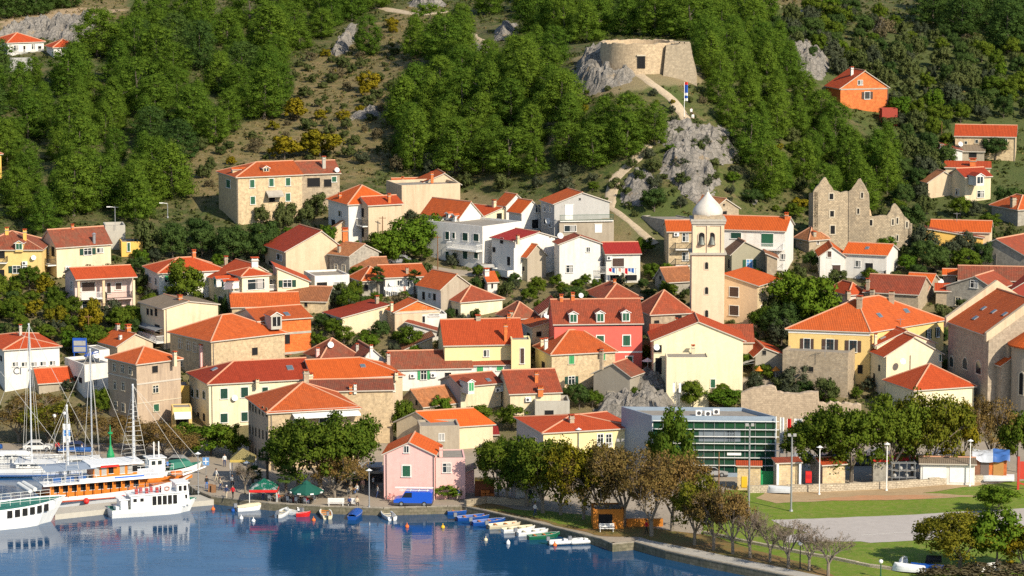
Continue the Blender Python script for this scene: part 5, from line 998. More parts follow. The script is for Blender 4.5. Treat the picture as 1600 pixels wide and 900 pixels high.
# ruined shell house
def plane_pts(P, n, pts): return [CAM + ray(*p) * ((P - CAM).dot(n) / ray(*p).dot(n)) for p in pts]
def rough(pts):
    r = random.Random(len(pts)); zlo = min(p.z for p in pts) + .5; o = []
    for a, b_ in zip(pts, pts[1:] + pts[:1]):
        o.append(a)
        if a.z < zlo or b_.z < zlo: continue
        k = int((b_ - a).length / .5)
        for i in range(1, k): o.append(a.lerp(b_, i / k) + UP * r.choice((-.22, -.1, 0, .08, .16)))
    return o
def shell(root, P, th, pts, thick, mat, name='wall', back=None):
    az = math.atan((proj(P)[0] - 800) / F); a = R(th) - az; n = Vector((math.sin(a), -math.cos(a), 0)); o = Vector(root.location); W3 = rough([p - o for p in plane_pts(P, n, pts)]); e = Vector((math.cos(a), math.sin(a), 0)); mb = MB(); mb.prism(W3, -n * thick, 0)
    if back: mb.prism([p - n * back for p in W3], -n * thick, 0)
    mb.uv = []; 
    for f in mb.f: mb.uv += [(Vector(mb.v[i]).dot(e) + Vector(mb.v[i]).dot(n), mb.v[i][2]) for i in f]
    return mb.build(name, mat, root), n, e
def openings(root, P, n, e, items):
    for px, py, pw, ph in items:
        q = plane_pts(P, n, [(px, py)])[0] - Vector(root.location); s = ppm(q + Vector(root.location)); w_, hh = pw / s, ph / s; mb = MB(); mb.box(q + n * .01, (w_, .04, hh), 1, e, n)
        for sx in (-1, 1): mb.box(q + e * sx * (w_ / 2 + .09) + n * .03, (.18, .08, hh), 0, e, n)
        for sz in (-1, 1): mb.box(q + UP * sz * (hh / 2 + .09) + n * .03, (w_ + .36, .08, .18), 0, e, n)
        mb.build('window', [M_['stoneframe'], M_['dark']], root)
P = Vector(ground(1300, 392)); ru = empty('ruined_house', P, 'roofless stone ruin with three pointed gables on the right', 'ruin'); RW = W_['ruin']
_, n, e = shell(ru, P, 8, [(1270, 400), (1330, 400), (1330, 300), (1322, 299), (1314, 301), (1303, 298), (1295.5, 287), (1290, 277), (1287, 278), (1279, 289), (1271, 299)], .7, RW); openings(ru, P, n, e, [(1299, 307, 6, 9), (1300, 334, 6, 9), (1301, 359, 7, 13)])
P2 = P - n * .1 + e * (37 / ppm(P)); P2 = plane_pts(P, n, [(1326, 400)])[0] + n * .15
_, n2, e2 = shell(ru, P2, -6, [(1326, 400), (1359, 400), (1358, 318), (1357, 303), (1351, 291), (1344, 279), (1341, 280), (1334, 290), (1326, 299)], .7, RW); openings(ru, P2, n2, e2, [(1347, 305, 3, 8), (1341, 330, 3, 8)])
shell(ru, P - n * 7, 8, [(1276, 395), (1337, 395), (1337, 312), (1310, 308), (1276, 306)], .6, RW)
P3 = P2 - n * .8; _, n3, e3 = shell(ru, P3, 6, [(1336, 425), (1425, 425), (1424, 351), (1417, 341), (1409, 331), (1399, 318), (1396, 319), (1386, 337), (1360, 338), (1336, 336)], .7, RW); openings(ru, P3, n3, e3, [(1360, 348, 6, 9), (1346, 373, 10, 12), (1395, 347, 2.5, 9), (1402, 345, 2.5, 9), (1417, 351, 2.5, 9), (1395, 374, 2.5, 9), (1402, 372, 2.5, 9)])
shell(ru, P3 + n3 * .2, 6, [(1338, 337), (1362, 337), (1360, 328), (1348, 314), (1340, 322)], .5, W_['peach'], 'plastered_gable'); mb = MB()
P4 = plane_pts(P3, n3, [(1424, 425)])[0] - P; mb.prism([P4, P4 - n3 * 6, P4 - n3 * 6 + UP * 7.2, P4 + UP * 8.4], -e3 * .7); mb.build('side_wall', RW, ru); mb = MB(); P5 = plane_pts(P, n, [(1271, 400)])[0] - P; mb.prism([P5 - n * 7, P5, P5 + UP * 11, P5 - n * 7 + UP * 10], e * .7); mb.build('side_wall', RW, ru)
# parish church
ch = Hs('church', 'big stone church with orange roof and raised beige gable edges at the right edge', (1478, 1542, 1690), (524, 664), 24.6, 'gy', wall='ashlar', tile='orange2', rise=4.6, cat='church', cap=True)
for a in ((1487, 565, 6, 16), (1508, 568, 7, 17), (1529, 574, 8, 20)): arch(ch, *a, .2, 'glass', 'l')
ch.skylight((1537, 482, 6, 3), (1553, 487, 6, 3), (1570, 491, 6, 3), (1524, 497, 8, 3))
for v, hg in ((-.3, 1.0), (ch.D - .3, 1.2)):
    mb = MB(); pts = [ch.L(u, v, ch.H + ch.rise * (1 - abs(2 * u / ch.W - 1)) + dz) for u, dz in ((-.5, -.6), (ch.W / 2, -.2), (ch.W + .5, -.6), (ch.W + .5, hg - .3), (ch.W / 2, hg + .2), (-.5, hg - .3))]; mb.prism(pts, ch.e2 * .7, 0); mb.build('gable_parapet', W_['beige'], ch.root)
cb = Hs('church_chapel', 'buttress like side chapel with a scrap of orange roof on the church corner', (1543, 1563, 1580), (571, 668), 30, 'sr', 557, D=5, wall='ashlar', tile='orange', cat='church')
Hs('church_block', 'shaded upper stone block between nave and apse of the church', (1546, 1573, 1580), (543, 665), 30, 'flat', D=6, wall='ashlar', cat='church', par=.3)
P = Vector(ground(1628, 668)); s = ppm(P); ap = empty('church_apse', P, 'smooth rounded church apse with tall narrow arched window at the right edge', 'church'); ra = 50 / s; ztop = at_y(1628, 546, P.y - ra).z - P.z; mb = MB(); mb.lathe([(ra, -3), (ra, ztop - .5), (ra * 1.03, ztop - .5), (ra * 1.03, ztop)], 28); mb.build('wall', W_['greybeige'], ap, smooth=False)
zr = at_y(1628, 497, P.y + 1).z - P.z; mb = MB(); mb.lathe([(ra * 1.12, ztop - .1), (ra * 1.12, ztop + .1), (0, zr)], 28); mb.build('roof', T_['orange'], ap)
a0 = math.asin(max(-.99, (1589 - 1628) / 50)); nn = Vector((math.sin(a0), -math.cos(a0), 0)); eu = Vector((-nn.y, nn.x, 0)); q = nn * (ra + .03); q.z = at_y(1589, 600, P.y - ra * .7).z - P.z; mb = MB(); A = arch_poly(q, eu, .7, 34 / s); B = arch_poly(q, eu, 1.15, 38 / s); mb.prism([p + nn * .03 for p in B], -nn * .4, 0); mb.prism([p + nn * .05 for p in A], -nn * .3, 1); mb.build('window', [M_['stoneframe'], M_['dark']], ap)
# glass hall by the promenade
gh = Hs('glass_building', 'modern flat roofed glass hall striped with white horizontal louvres', (972, 1018, 1211), (655, 744), 0, 'flat', th2=32, D=8, wall='metal', cat='building', par=.5)
def onf(px, py, off=0): return gh.face(px, py, 'f')[0] + gh.n1 * off
s = ppm(gh.P); mb = MB(); c = (onf(1020, 738) + onf(1210, 659)) / 2; mb.box(c + gh.n1 * .03, (190 / s, .06, 80 / s), 0, gh.e1, gh.n1)
GG = emis_free_glass('green_facade_glass', (.012, .05, .032), .06)
for i, (x, y, w_, hh, k) in enumerate(((1120, 681, 56, 18, 1), (1168, 664, 90, 8, 2), (1075, 664, 60, 8, 2), (1146, 681, 22, 18, 1))): mb.box(onf(x, y, .07), (w_ / s, .02, hh / s), k, gh.e1, gh.n1)
mb.build('glass_front', [GG, plain('grey_blind', (.17, .20, .23), .5), emis_free_glass('bright_green_glass', (.014, .065, .03), .1)], gh.root); mb = MB()
for x in range(1020, 1212, 16): mb.box(onf(x, 698, .1), (.06, .12, 80 / s), 0, gh.e1, gh.n1)
mb.build('mullions', M_['greym'], gh.root)
for py in (657, 670, 681, 692, 702.5, 714, 726):
    lb = MB(); lb.box(onf(1115, py, .4) + gh.e1 * .3, (196 / s, .22, .075), 0, gh.e1, gh.n1); lb.build('louvre', M_['whitem'], gh.root)
lb = MB(); lb.box(onf(1210, 694, .5) + gh.e1 * .2, (.12, .12, 90 / s), 0, gh.e1, gh.n1); lb.box(onf(1019, 700, .5), (.12, .12, 80 / s), 0, gh.e1, gh.n1); lb.build('facade_post', M_['whitem'], gh.root)
for px, py in ((1092, 647), (1106, 648), (1119, 645)):
    q, _ = gh.onroof(px, py + 3); mb = MB(); mb.box(q + UP * .45, (.9, .5, .75), 0); mb.prism([q + Vector((.27 * math.cos(a), -.27, .45 + .27 * math.sin(a))) for a in [6.283 * k / 12 for k in range(12)]], (0, .01, 0), 1); mb.build('air_conditioner', [M_['whitem'], M_['dgrey']], gh.roof)
mb = MB(); mb.box(onf(1147, 709, .2), (22 / s, .08, 4 / s), 0, gh.e1, gh.n1); mb.build('sign', M_['whitem'], gh.root)
# walls
def plane_wall(name, label, P, th, pts, thick, mat, cat='wall'):
    r = empty(name, P, label, cat); shell(r, Vector(P), th, pts, thick, mat); return r
P = Vector(ground(1250, 672)); plane_wall('town_wall', 'long crumbling pale town wall with stepped top below the olive tree', P, -4, [(1158, 690), (1345, 690), (1345, 634), (1320, 630), (1279, 630), (1278, 613), (1255, 614), (1240, 616), (1213, 613), (1211, 606), (1195, 604), (1170, 609), (1158, 614)], 1.4, masonry('town_wall_stone', (.62, .49, .35), (.50, .39, .28), (.44, .35, .25), .6, .3, .03, .3))
def low_wall(name, label, pts, hgt, thick, mat, z=None, cat='wall'):
    g = [Vector(at_z(*p, ZQ)) for p in pts]; r = empty(name, g[0], label, cat); mb = MB()
    for i in range(len(g) - 1):
        a, b_ = g[i] - g[0], g[i + 1] - g[0]; k = max(1, int((b_ - a).length / 1.5))
        for j in range(k):
            p, q = a.lerp(b_, j / k), a.lerp(b_, (j + 1) / k); t = (q - p).normalized(); hh = hgt * (1 + .18 * noise.noise(p + Vector((3, i, j)))); mb.box((p + q) / 2 + UP * (hh / 2 - .2), ((q - p).length - .004, thick, hh + .4), 0, t, (-t.y, t.x, 0))
    mb.build('wall', mat, r); return r
PALEST = masonry('pale_dry_stone', (.60, .52, .40), (.48, .41, .31), (.30, .25, .18), .5, .25, .04, .4)
low_wall('stone_wall', 'low pale retaining wall under the sheds along the playing field', [(1168, 770), (1230, 769), (1290, 768), (1400, 763), (1535, 753)], 1.0, .5, PALEST)
low_wall('kerb_wall', 'broken line of white stones between the leafless trees and the lawn', [(1100, 834), (1150, 845), (1200, 855), (1250, 865), (1300, 874), (1360, 886), (1420, 894)], .35, .45, PALEST)
low_wall('stone_wall', 'short stone wall along the quay road right of the blue van', [(727, 792), (760, 786), (830, 790)], .9, .5, masonry('field_stone', (.40, .34, .25), (.30, .25, .18), (.22, .18, .13)))
# sheds along the field
h = Hs('shed', 'yellowish block shed with a yellow door left of the green gate', (1150, 1152, 1188), (728, 766), 0, 'sb', 723, D=1.6, wall='block', tile='red', cat='shed', cap=False); mb = MB(); q = h.face(1163, 753)[0]; mb.box(q + h.n1 * .04, (.75, .08, 1.5), 0, h.e1, h.n1); mb.build('door', M_['yellowpaint'], h.root)
h = Hs('shed', 'patchy yellowish block shed with a white edge right of the green gate', (1204, 1213, 1250), (724, 766), 14, 'sb', 720, D=1.8, wall='block', tile='redbrown', cat='shed', cap=False, wallside='grey'); h.column(1214, 724, 766, .3, -.32, M_['whitem']); h.column(1249, 724, 766, .3, -.32, M_['whitem'])
P = at_z(1200, 762, ZQ); s = ppm(P); mb = MB(); mb.box((0, 0, 1.15), (21 / s, .08, 2.2)); mb.box((-.95, 0, 1.2), (.1, .14, 2.4)); mb.box((.95, 0, 1.2), (.1, .14, 2.4))
for k in range(9): mb.box((-.8 + k * .2, -.05, 1.15), (.06, .03, 2.1))
setp(mb.build('metal_gate', plain('gate_green', (.02, .28, .10), .5), None, P), 'solid green metal gate between two block sheds', 'gate')
h = Hs('shed', 'block shed with bright red tile roof beside the red machine', (1268, 1285, 1320), (727, 763), 22, 'gx', 714, D=4.5, wall='block', tile='red', cat='shed', wallside='stonegrey')
P = at_z(1263, 763, ZQ); r = empty('red_machine', P, 'bright red vending-like cabinet on a dark trolley between the sheds', 'cabinet'); mb = MB(); mb.box((0, 0, 1.55), (.8, .7, 1.5)); mb.box((0, -.37, 1.7), (.6, .03, .5), 1); mb.build('cabinet', [M_['redpaint'], plain('red_panel', (.5, .02, .03), .3)], r); mb = MB(); mb.box((0, 0, .55), (1.0, .9, .4))
for sx in (-.4, .4): mb.tube((sx, -.45, .3), (sx, .45, .3), .26, n=12)
mb.build('trolley', M_['dgrey'], r)
h = Hs('shed', 'grey block shed with flat red edged roof half under the car park trees', (1363, 1364, 1387), (721, 758), 3, 'flat', D=4, wall='stonegrey', cat='shed', par=.1).band(720, 1375, .3, 'redpaint')
h = Hs('garage', 'long white garage with grey ribbed roof and two blank door panels', (1436, 1438, 1522), (724, 757), 2, 'gx', 715, D=5, wall='white', tile='grey', cat='garage', ov=.5); mb = MB()
for x in (1460, 1502): mb.box(h.face(x, 741)[0] + h.n1 * .03, (36 / ppm(h.P), .06, 2.3), 0, h.e1, h.n1)
mb.build('garage_door', M_['whitem'], h.root)
h = Hs('shed', 'ramshackle rusty shed under silver and blue tarpaulins', (1523, 1523, 1572), (717, 752), 0, 'flat', D=4, wall='brick', cat='shed', par=.05); mb = MB(); s = ppm(h.P)
for k, m in enumerate((plain('rusty_board', (.22, .10, .06), .9), plain('grey_board', (.16, .13, .12), .9), plain('plywood', (.45, .24, .08), .8))): mb.box(h.face((1528, 1538, 1560)[k], 735)[0] + h.n1 * .05, ((8, 14, 16)[k] / s, .08, 2.6), k, h.e1, h.n1)
mb.build('boards', [MATS[x] for x in ('rusty_board', 'grey_board', 'plywood')], h.root)
def wrinkled(name, m, c0, c1, parent): 
    mb = MB(); nx, ny = 22, 10; g = {}
    for i in range(nx + 1):
        for j in range(ny + 1):
            u, v = c0 + (c1 - c0) * i / nx, -.5 + (h.D + .8) * j / ny; p = h.L(u, v, h.H + .25 + .9 * noise.noise(Vector((u * .8, v * .9, 2))) * .6 + (-.35 if j == 0 else .25)); g[i, j] = p
    for i in range(nx):
        for j in range(ny): mb.poly([g[i, j], g[i + 1, j], g[i + 1, j + 1], g[i, j + 1]])
    return mb.build(name, m, parent)
wrinkled('tarpaulin', plain('silver_tarp', (.55, .57, .60), .35, .2), -.4, h.W * .56, h.root); wrinkled('tarpaulin', plain('blue_tarp', (.05, .13, .36), .4), h.W * .56, h.W + .4, h.root)
# ---------------------------------------------------------------- trees and bushes
def leaf_mat(name, a, b_, trans=.22):
    m = bpy.data.materials.new(name); m.use_nodes = True; nt = m.node_tree; nt.nodes.clear()
    g = N(nt, 'ShaderNodeNewGeometry'); oi = N(nt, 'ShaderNodeObjectInfo'); ad = N(nt, 'ShaderNodeMath', operation='MULTIPLY_ADD')
    nt.links.new(g.outputs['Random Per Island'], ad.inputs[0]); ad.inputs[1].default_value = .55; mm = N(nt, 'ShaderNodeMath', operation='MULTIPLY'); nt.links.new(oi.outputs['Random'], mm.inputs[0]); mm.inputs[1].default_value = .45; nt.links.new(mm.outputs[0], ad.inputs[2])
    c = mixrgb(nt, ad.outputs[0], a, b_); d = N(nt, 'ShaderNodeBsdfDiffuse'); t = N(nt, 'ShaderNodeBsdfTranslucent'); nt.links.new(c, d.inputs[0]); nt.links.new(c, t.inputs[0])
    mx = N(nt, 'ShaderNodeMixShader'); mx.inputs[0].default_value = trans; nt.links.new(d.outputs[0], mx.inputs[1]); nt.links.new(t.outputs[0], mx.inputs[2]); o = N(nt, 'ShaderNodeOutputMaterial'); nt.links.new(mx.outputs[0], o.inputs[0]); return m
LEAF = {'pine': leaf_mat('pine_needles', (0.070, 0.145, 0.020), (0.180, 0.260, 0.030), .5), 'pine_dark': leaf_mat('dark_pine_needles', (0.045, 0.095, 0.026), (0.110, 0.170, 0.035), .45),
        'oak': leaf_mat('dark_oak_leaves', (0.034, 0.070, 0.020), (0.09, 0.135, 0.034), .35), 'bright': leaf_mat('bright_leaves', (0.045, 0.105, 0.012), (0.13, 0.19, 0.018)), 'green': leaf_mat('mid_green_leaves', (0.062, 0.12, 0.016), (0.165, 0.205, 0.024), .42),
        'olive': leaf_mat('olive_leaves', (0.040, 0.055, 0.030), (0.095, 0.105, 0.060)), 'yellow': leaf_mat('yellowing_leaves', (0.11, 0.12, 0.012), (0.27, 0.20, 0.015)), 'autumn': leaf_mat('autumn_leaves', (0.14, 0.115, 0.035), (0.31, 0.19, 0.065), .4),
        'turn': leaf_mat('turning_leaves', (0.09, 0.125, 0.016), (0.25, 0.22, 0.025), .4), 'brown': leaf_mat('brown_leaves', (0.10, 0.09, 0.05), (0.19, 0.15, 0.08)), 'scrub': leaf_mat('grey_green_scrub', (0.062, 0.092, 0.026), (0.14, 0.155, 0.055), .35), 'palm': leaf_mat('palm_leaves', (0.020, 0.055, 0.012), (0.075, 0.115, 0.025), .12)}
BARK = mat_ground('bark', (0.10, 0.08, 0.06), (0.15, 0.125, 0.10), (0.06, 0.05, 0.04), 1.2, 5); PALEBARK = mat_ground('pale_bark', (0.26, 0.22, 0.17), (0.19, 0.155, 0.12), (0.12, 0.10, 0.08), 1.2, 5); TWIG = plain('twigs', (0.22, 0.17, 0.13), .9)
def np_mesh(name, V, Q, mats, mi=None):
    me = bpy.data.meshes.new(name); me.vertices.add(len(V)); me.vertices.foreach_set('co', np.asarray(V, np.float32).ravel()); k = Q.shape[1]
    me.loops.add(Q.size); me.loops.foreach_set('vertex_index', Q.ravel().astype(np.int32)); me.polygons.add(len(Q)); me.polygons.foreach_set('loop_start', np.arange(0, Q.size, k, dtype=np.int32))
    for m in mats: me.materials.append(m)
    if mi is not None: me.polygons.foreach_set('material_index', mi)
    me.update(calc_edges=True); me.validate(); return me
def leaves(rng, cl, per, size, up=.35, jit=.55, aspect=.62, shell=(.35, 1.08)):
    """leaf quads filling ellipsoidal clumps, densest outside; cl rows: x y z rx rz; soft normals point out of clump and crown"""
    cl = np.asarray(cl); cnt = np.maximum(6, (per * (cl[:, 3] ** 2) / np.mean(cl[:, 3] ** 2)).astype(int)); I = np.repeat(np.arange(len(cl)), cnt); n = len(I)
    d = rng.normal(size=(n, 3)); d[:, 2] += up; d /= np.linalg.norm(d, axis=1)[:, None]; r = (shell[0] + (shell[1] - shell[0]) * rng.uniform(0, 1, n) ** .45)[:, None]
    c = cl[I, :3] + d * r * np.stack([cl[I, 3], cl[I, 3], cl[I, 4]], -1)
    nn = d + rng.normal(size=(n, 3)) * jit; nn /= np.linalg.norm(nn, axis=1)[:, None]; a = np.cross(nn, rng.normal(size=(n, 3))); a /= np.linalg.norm(a, axis=1)[:, None]; b_ = np.cross(nn, a)
    s = size * rng.uniform(.55, 1.4, n)[:, None]; a = a * s * .5; b_ = b_ * s * .5 * aspect
    V = np.stack([c - a * .9 - b_ * .25, c + b_ * -1 + a * .1, c + a + b_ * .2, c + b_ * 1.0 - a * .15], 1).reshape(-1, 3)
    o = c - np.array([0, 0, cl[:, 2].mean() * .8]); o /= np.linalg.norm(o, axis=1)[:, None]; nv = d * .8 + o * .6 + nn * .45 + np.array([0, 0, .15]); nv /= np.linalg.norm(nv, axis=1)[:, None]
    return V, np.arange(4 * n).reshape(-1, 4), np.repeat(nv, 4, axis=0)
def crown_mesh(name, cl, mats, seed, per=80, size=.45, core=.6, **kw):
    rng = np.random.default_rng(seed); V, Q, NV = leaves(rng, cl, per, size, **kw); V = V.tolist(); F_ = Q.tolist(); NV = NV.tolist()
    if core:
        bm = bmesh.new(); bmesh.ops.create_icosphere(bm, subdivisions=1, radius=1); v0 = [v.co.copy() for v in bm.verts]; f0 = [[v.index for v in f.verts] for f in bm.faces]; bm.free()
        for c in cl:  # solid cores, unseen inside the clumps, added to block light
            b0 = len(V); k = core * rng.uniform(.85, 1.1)
            for v in v0: V.append((c[0] + v.x * c[3] * k, c[1] + v.y * c[3] * k, c[2] + v.z * c[4] * k)); NV.append(tuple(v))
            F_ += [[i + b0 for i in f] for f in f0]
    me = bpy.data.meshes.new(name); me.from_pydata(V, [], F_)
    for m in mats: me.materials.append(m)
    me.polygons.foreach_set('use_smooth', [True] * len(F_)); me.update(); me.normals_split_custom_set_from_vertices(NV); return me
def pine_cl(rnd, h=11, R_=3.9, n=34):
    cl = []; n = int(n * 2.5); cone = n % 3; R_ *= (1.12 if cone == 0 else 1)
    for i in range(n):
        t = (i + rnd.random()) / n; z = h * (.05 + .90 * t); env = R_ * ((1.02 - t) ** .72 * (.8 + .2 * min(1, t / .15)) if cone == 0 else math.sqrt(max(0.02, 1 - ((t - .30) / .74) ** 2)) if t > .3 else .72 + .28 * t / .3) * rnd.uniform(.7, 1.15); a = i * 2.4 + rnd.uniform(-.6, .6); rr = env * rnd.uniform(.35, .9) ** .7; s = rnd.uniform(.55, 1.05) * (1.3 - .5 * t)
        cl.append((rr * math.cos(a), rr * math.sin(a), z + .25 * (env - rr), s * 1.12, s * .85))
    cl.append((0, 0, h * .95, .6, 1.0)); return cl
def round_cl(rnd, h=8, R_=3.6, n=26, z0=.28, lobes=.33):
    cl = []; n = int(n * 1.5)
    for i in range(n):
        u = rnd.uniform(-.75, 1); a = rnd.uniform(0, 6.283); q = math.sqrt(max(0, 1 - u * u * .95)); cz = h * (z0 + (1 - z0) * .5); rz = h * (1 - z0) * .5; k = rnd.uniform(.45, .95); s = R_ * lobes * rnd.uniform(.55, 1.15)
        cl.append((R_ * q * k * math.cos(a), R_ * q * k * math.sin(a), cz + rz * u * k, s, s * .8))
    return cl
def trunk_mesh(name, h, r, rnd, lean=.3, mat=BARK, limbs=3):
    mb = MB(); p = Vector((0, 0, -.6)); k = 6; r0 = r
    top = Vector((rnd.uniform(-lean, lean), rnd.uniform(-lean, lean), h)); pts = [Vector((0, 0, -.6)).lerp(top, i / k) + Vector((rnd.uniform(-1, 1), rnd.uniform(-1, 1), 0)) * .06 * h / 6 * (0 < i < k) for i in range(k + 1)]
    for i in range(k): mb.tube(pts[i], pts[i + 1], r * (1.25 if i == 0 else 1) * (1 - i / k * .75), r * (1 - (i + 1) / k * .75), 7, caps=False)
    for i in range(limbs):
        a = rnd.uniform(0, 6.28); b0 = pts[2 + i % 3]; e = b0 + Vector((math.cos(a), math.sin(a), .7)) * h * .3; mb.tube(b0, e, r * .45, r * .12, 5, caps=False)
    me = mb.build(name, mat, smooth=True); d = me.data; bpy.data.objects.remove(me); return d
def branch_mesh(name, seed, h, spread=1.0, depth=5, mats=(PALEBARK, TWIG), trunk=.28, th=.32, r=.26, nk=3):
    rnd = random.Random(seed); mb = MB(); tips = []
    def grow(p, d, ln, r_, k):
        e = p + d * ln; mb.tube(p, e, r_, r_ * .68, 6 if k > 3 else (4 if k > 1 else 3), 0 if k > 2 else 1, caps=False)
        if k <= 1: tips.append(e)
        if k == 0: return
        for i in range(nk if k > 1 else nk + 1):
            a = rnd.uniform(0, 6.28); sp = rnd.uniform(.35, .75) * spread; u = d.orthogonal().normalized(); v = d.cross(u); nd = (d + (u * math.cos(a) + v * math.sin(a)) * sp + Vector((0, 0, .10))).normalized()
            grow(p.lerp(e, rnd.uniform(.62, 1.0)), nd, ln * rnd.uniform(.6, .86), r_ * .6, k - 1)
    mb.tube((0, 0, -.6), (0, 0, .1), r * 1.35, r * 1.1, 8, caps=False); mb.tube((0, 0, .1), (0.05, 0.02, h * trunk), r * 1.1, r, 8, caps=False)
    for i in range(4):
        a = i * 1.57 + rnd.uniform(-.5, .5); grow(Vector((0.05, .02, h * trunk * rnd.uniform(.82, 1))), Vector((math.cos(a) * .62 * spread, math.sin(a) * .62 * spread, 1)).normalized(), h * th * rnd.uniform(.7, 1), r * .62, depth - 1)
    o = mb.build(name, list(mats)); d = o.data; bpy.data.objects.remove(o); return d, tips
VAR = {}
rnd = random.Random(4)
def add_var(kind, trunk, crown): VAR.setdefault(kind, []).append((trunk, crown))
for i in range(9):
    add_var('pine', trunk_mesh('trunk', 8.5, .24, rnd), crown_mesh('crown', pine_cl(rnd, rnd.uniform(10, 11.5), rnd.uniform(3.3, 4.6), rnd.randint(30, 40)), [LEAF['pine']], 10 + i, 145, .225, up=.5, core=.5, shell=(.25, 1.28)))
for i in range(3): add_var('pine_dark', trunk_mesh('trunk', 8.5, .24, rnd), crown_mesh('crown', pine_cl(rnd, 11, rnd.uniform(3.3, 4.2), 34), [LEAF['pine_dark']], 30 + i, 145, .225, up=.5, core=.5, shell=(.25, 1.28)))
for i in range(4): add_var('oak', trunk_mesh('trunk', 4.5, .25, rnd), crown_mesh('crown', round_cl(rnd, 8, 4, 30, .12), [LEAF['oak']], 40 + i, 110, .36))
for i in range(4): add_var('bright', trunk_mesh('trunk', 4, .2, rnd), crown_mesh('crown', round_cl(rnd, 7, 3.4, 28, .15), [LEAF['bright']], 50 + i, 95, .36, jit=.8))
for i in range(5): add_var('green', trunk_mesh('trunk', 4, .2, rnd), crown_mesh('crown', round_cl(rnd, 7, 3.4, 30, .15, .3), [LEAF['green']], 60 + i, 95, .36, jit=.8))
for i in range(4): add_var('olive', trunk_mesh('trunk', 2, .15, rnd), crown_mesh('crown', round_cl(rnd, 4, 2.4, 24, .05, .34), [LEAF['olive']], 70 + i, 80, .26, jit=.8))
for i in range(4): add_var('yellow', trunk_mesh('trunk', 2, .12, rnd), crown_mesh('crown', round_cl(rnd, 4, 2.3, 24, .05, .3), [LEAF['yellow']], 80 + i, 70, .32, jit=.9, core=.6))
for i in range(5): add_var('scrub', trunk_mesh('trunk', 1.5, .1, rnd), crown_mesh('crown', round_cl(rnd, 3, 2.0, 20, .02, .34), [LEAF['scrub']], 90 + i, 70, .28, jit=.9, core=.6))
for i in range(3): add_var('brown', trunk_mesh('trunk', 2, .1, rnd), crown_mesh('crown', round_cl(rnd, 3.5, 2.1, 22, .05, .3), [LEAF['brown']], 100 + i, 50, .3, jit=1, core=0))
for i in range(2): add_var('cypress', trunk_mesh('trunk', 4, .15, rnd), crown_mesh('crown', [(.12 * math.sin(k * 2), .12 * math.cos(k * 2), .6 + k * .62, .85 * (1 - (k / 11) ** 2) + .2, .7) for k in range(11)], [LEAF['oak']], 110 + i, 70, .3))
for i in range(3):                                             # plane trees turning: limbs, green and rusty leaves
    d, tips = branch_mesh('trunk', 20 + i, 10, 1.05, 5, trunk=.2, th=.3); r2 = random.Random(i); low = round_cl(r2, 9.6, 4.9, 22, .11, .24)
    tp = lambda q, a, b_: [(t.x, t.y, t.z, r2.uniform(a, b_), r2.uniform(a, b_) * .9) for t in tips if r2.random() < q]
    add_var('autumn', d, crown_mesh('crown', tp(.6, .4, .75) + low[:14], [LEAF['autumn']], 120 + i, 22, .30, core=0, jit=1, shell=(.1, 1.2))); add_var('plane', d, crown_mesh('crown', tp(.75, .5, .85) + low, [LEAF['green']], 130 + i, 38, .34, core=.4, jit=1, shell=(.2, 1.15))); add_var('turning', d, crown_mesh('crown', tp(.7, .5, .85) + low, [LEAF['yellow'] if i == 1 else LEAF['turn']], 140 + i, 34, .34, core=.35, jit=1, shell=(.2, 1.15)))
for i in range(3):
    d, tips = branch_mesh('trunk', 40 + i, 8, .9, 6, trunk=.26, th=.25, r=.22); cl = [(t.x, t.y, t.z, .3, .3) for t in tips[::9]]; add_var('bare', d, crown_mesh('crown', cl, [LEAF['brown']], 150 + i, 5, .16, core=0, shell=(.1, 1.1)))
HT = {'pine': 11, 'pine_dark': 11.3, 'oak': 8, 'bright': 7, 'green': 7, 'olive': 4, 'yellow': 4, 'scrub': 3, 'brown': 3.5, 'cypress': 7.6, 'autumn': 9.5, 'plane': 9.5, 'turning': 9.5, 'bare': 8.5}
WD = {'pine': 8.6, 'pine_dark': 8.6, 'oak': 9, 'bright': 7.8, 'green': 7.8, 'olive': 5.6, 'yellow': 5.4, 'scrub': 4.8, 'brown': 4.8, 'cypress': 2, 'autumn': 11, 'plane': 11, 'turning': 11, 'bare': 7.5}
NAMES = {'pine': 'pine_tree', 'pine_dark': 'pine_tree', 'oak': 'oak_tree', 'bright': 'leafy_tree', 'green': 'leafy_tree', 'olive': 'olive_bush', 'yellow': 'yellow_bush', 'scrub': 'scrub_bush', 'brown': 'dry_bush', 'cypress': 'cypress_tree', 'autumn': 'plane_tree', 'plane': 'plane_tree', 'turning': 'plane_tree', 'bare': 'bare_tree'}
trnd = random.Random(11); TCOUNT = {}
def plant_at(P, kind, h, wd, label, group=None, sink=.15):
    k = TCOUNT.get(kind, 0); TCOUNT[kind] = k + 1; tr, cr = VAR[kind][k % len(VAR[kind])]
    root = empty(NAMES[kind], (P[0], P[1], P[2] - sink), label, 'bush' if 'bush' in NAMES[kind] else 'tree', group, trnd.uniform(0, 6.28)); s = h / HT[kind]; sw = wd / WD[kind]; root.scale = (sw * trnd.uniform(.94, 1.06), sw * trnd.uniform(.94, 1.06), s)
    for nm, d in (('trunk', tr), ('crown', cr)):
        if d is None: continue
        o = bpy.data.objects.new(nm, d); COL.objects.link(o); o.parent = root
    return root
def T(kind, px, py, hpx, wpx, label, group=None, flatz=None):
    P = ground(px, py) if flatz is None else at_z(px, py, flatz); s = ppm(P); return plant_at(P, kind, hpx / s, wpx / s * (1.25 if kind in ('plane', 'turning', 'autumn') else 1.08), label, group)
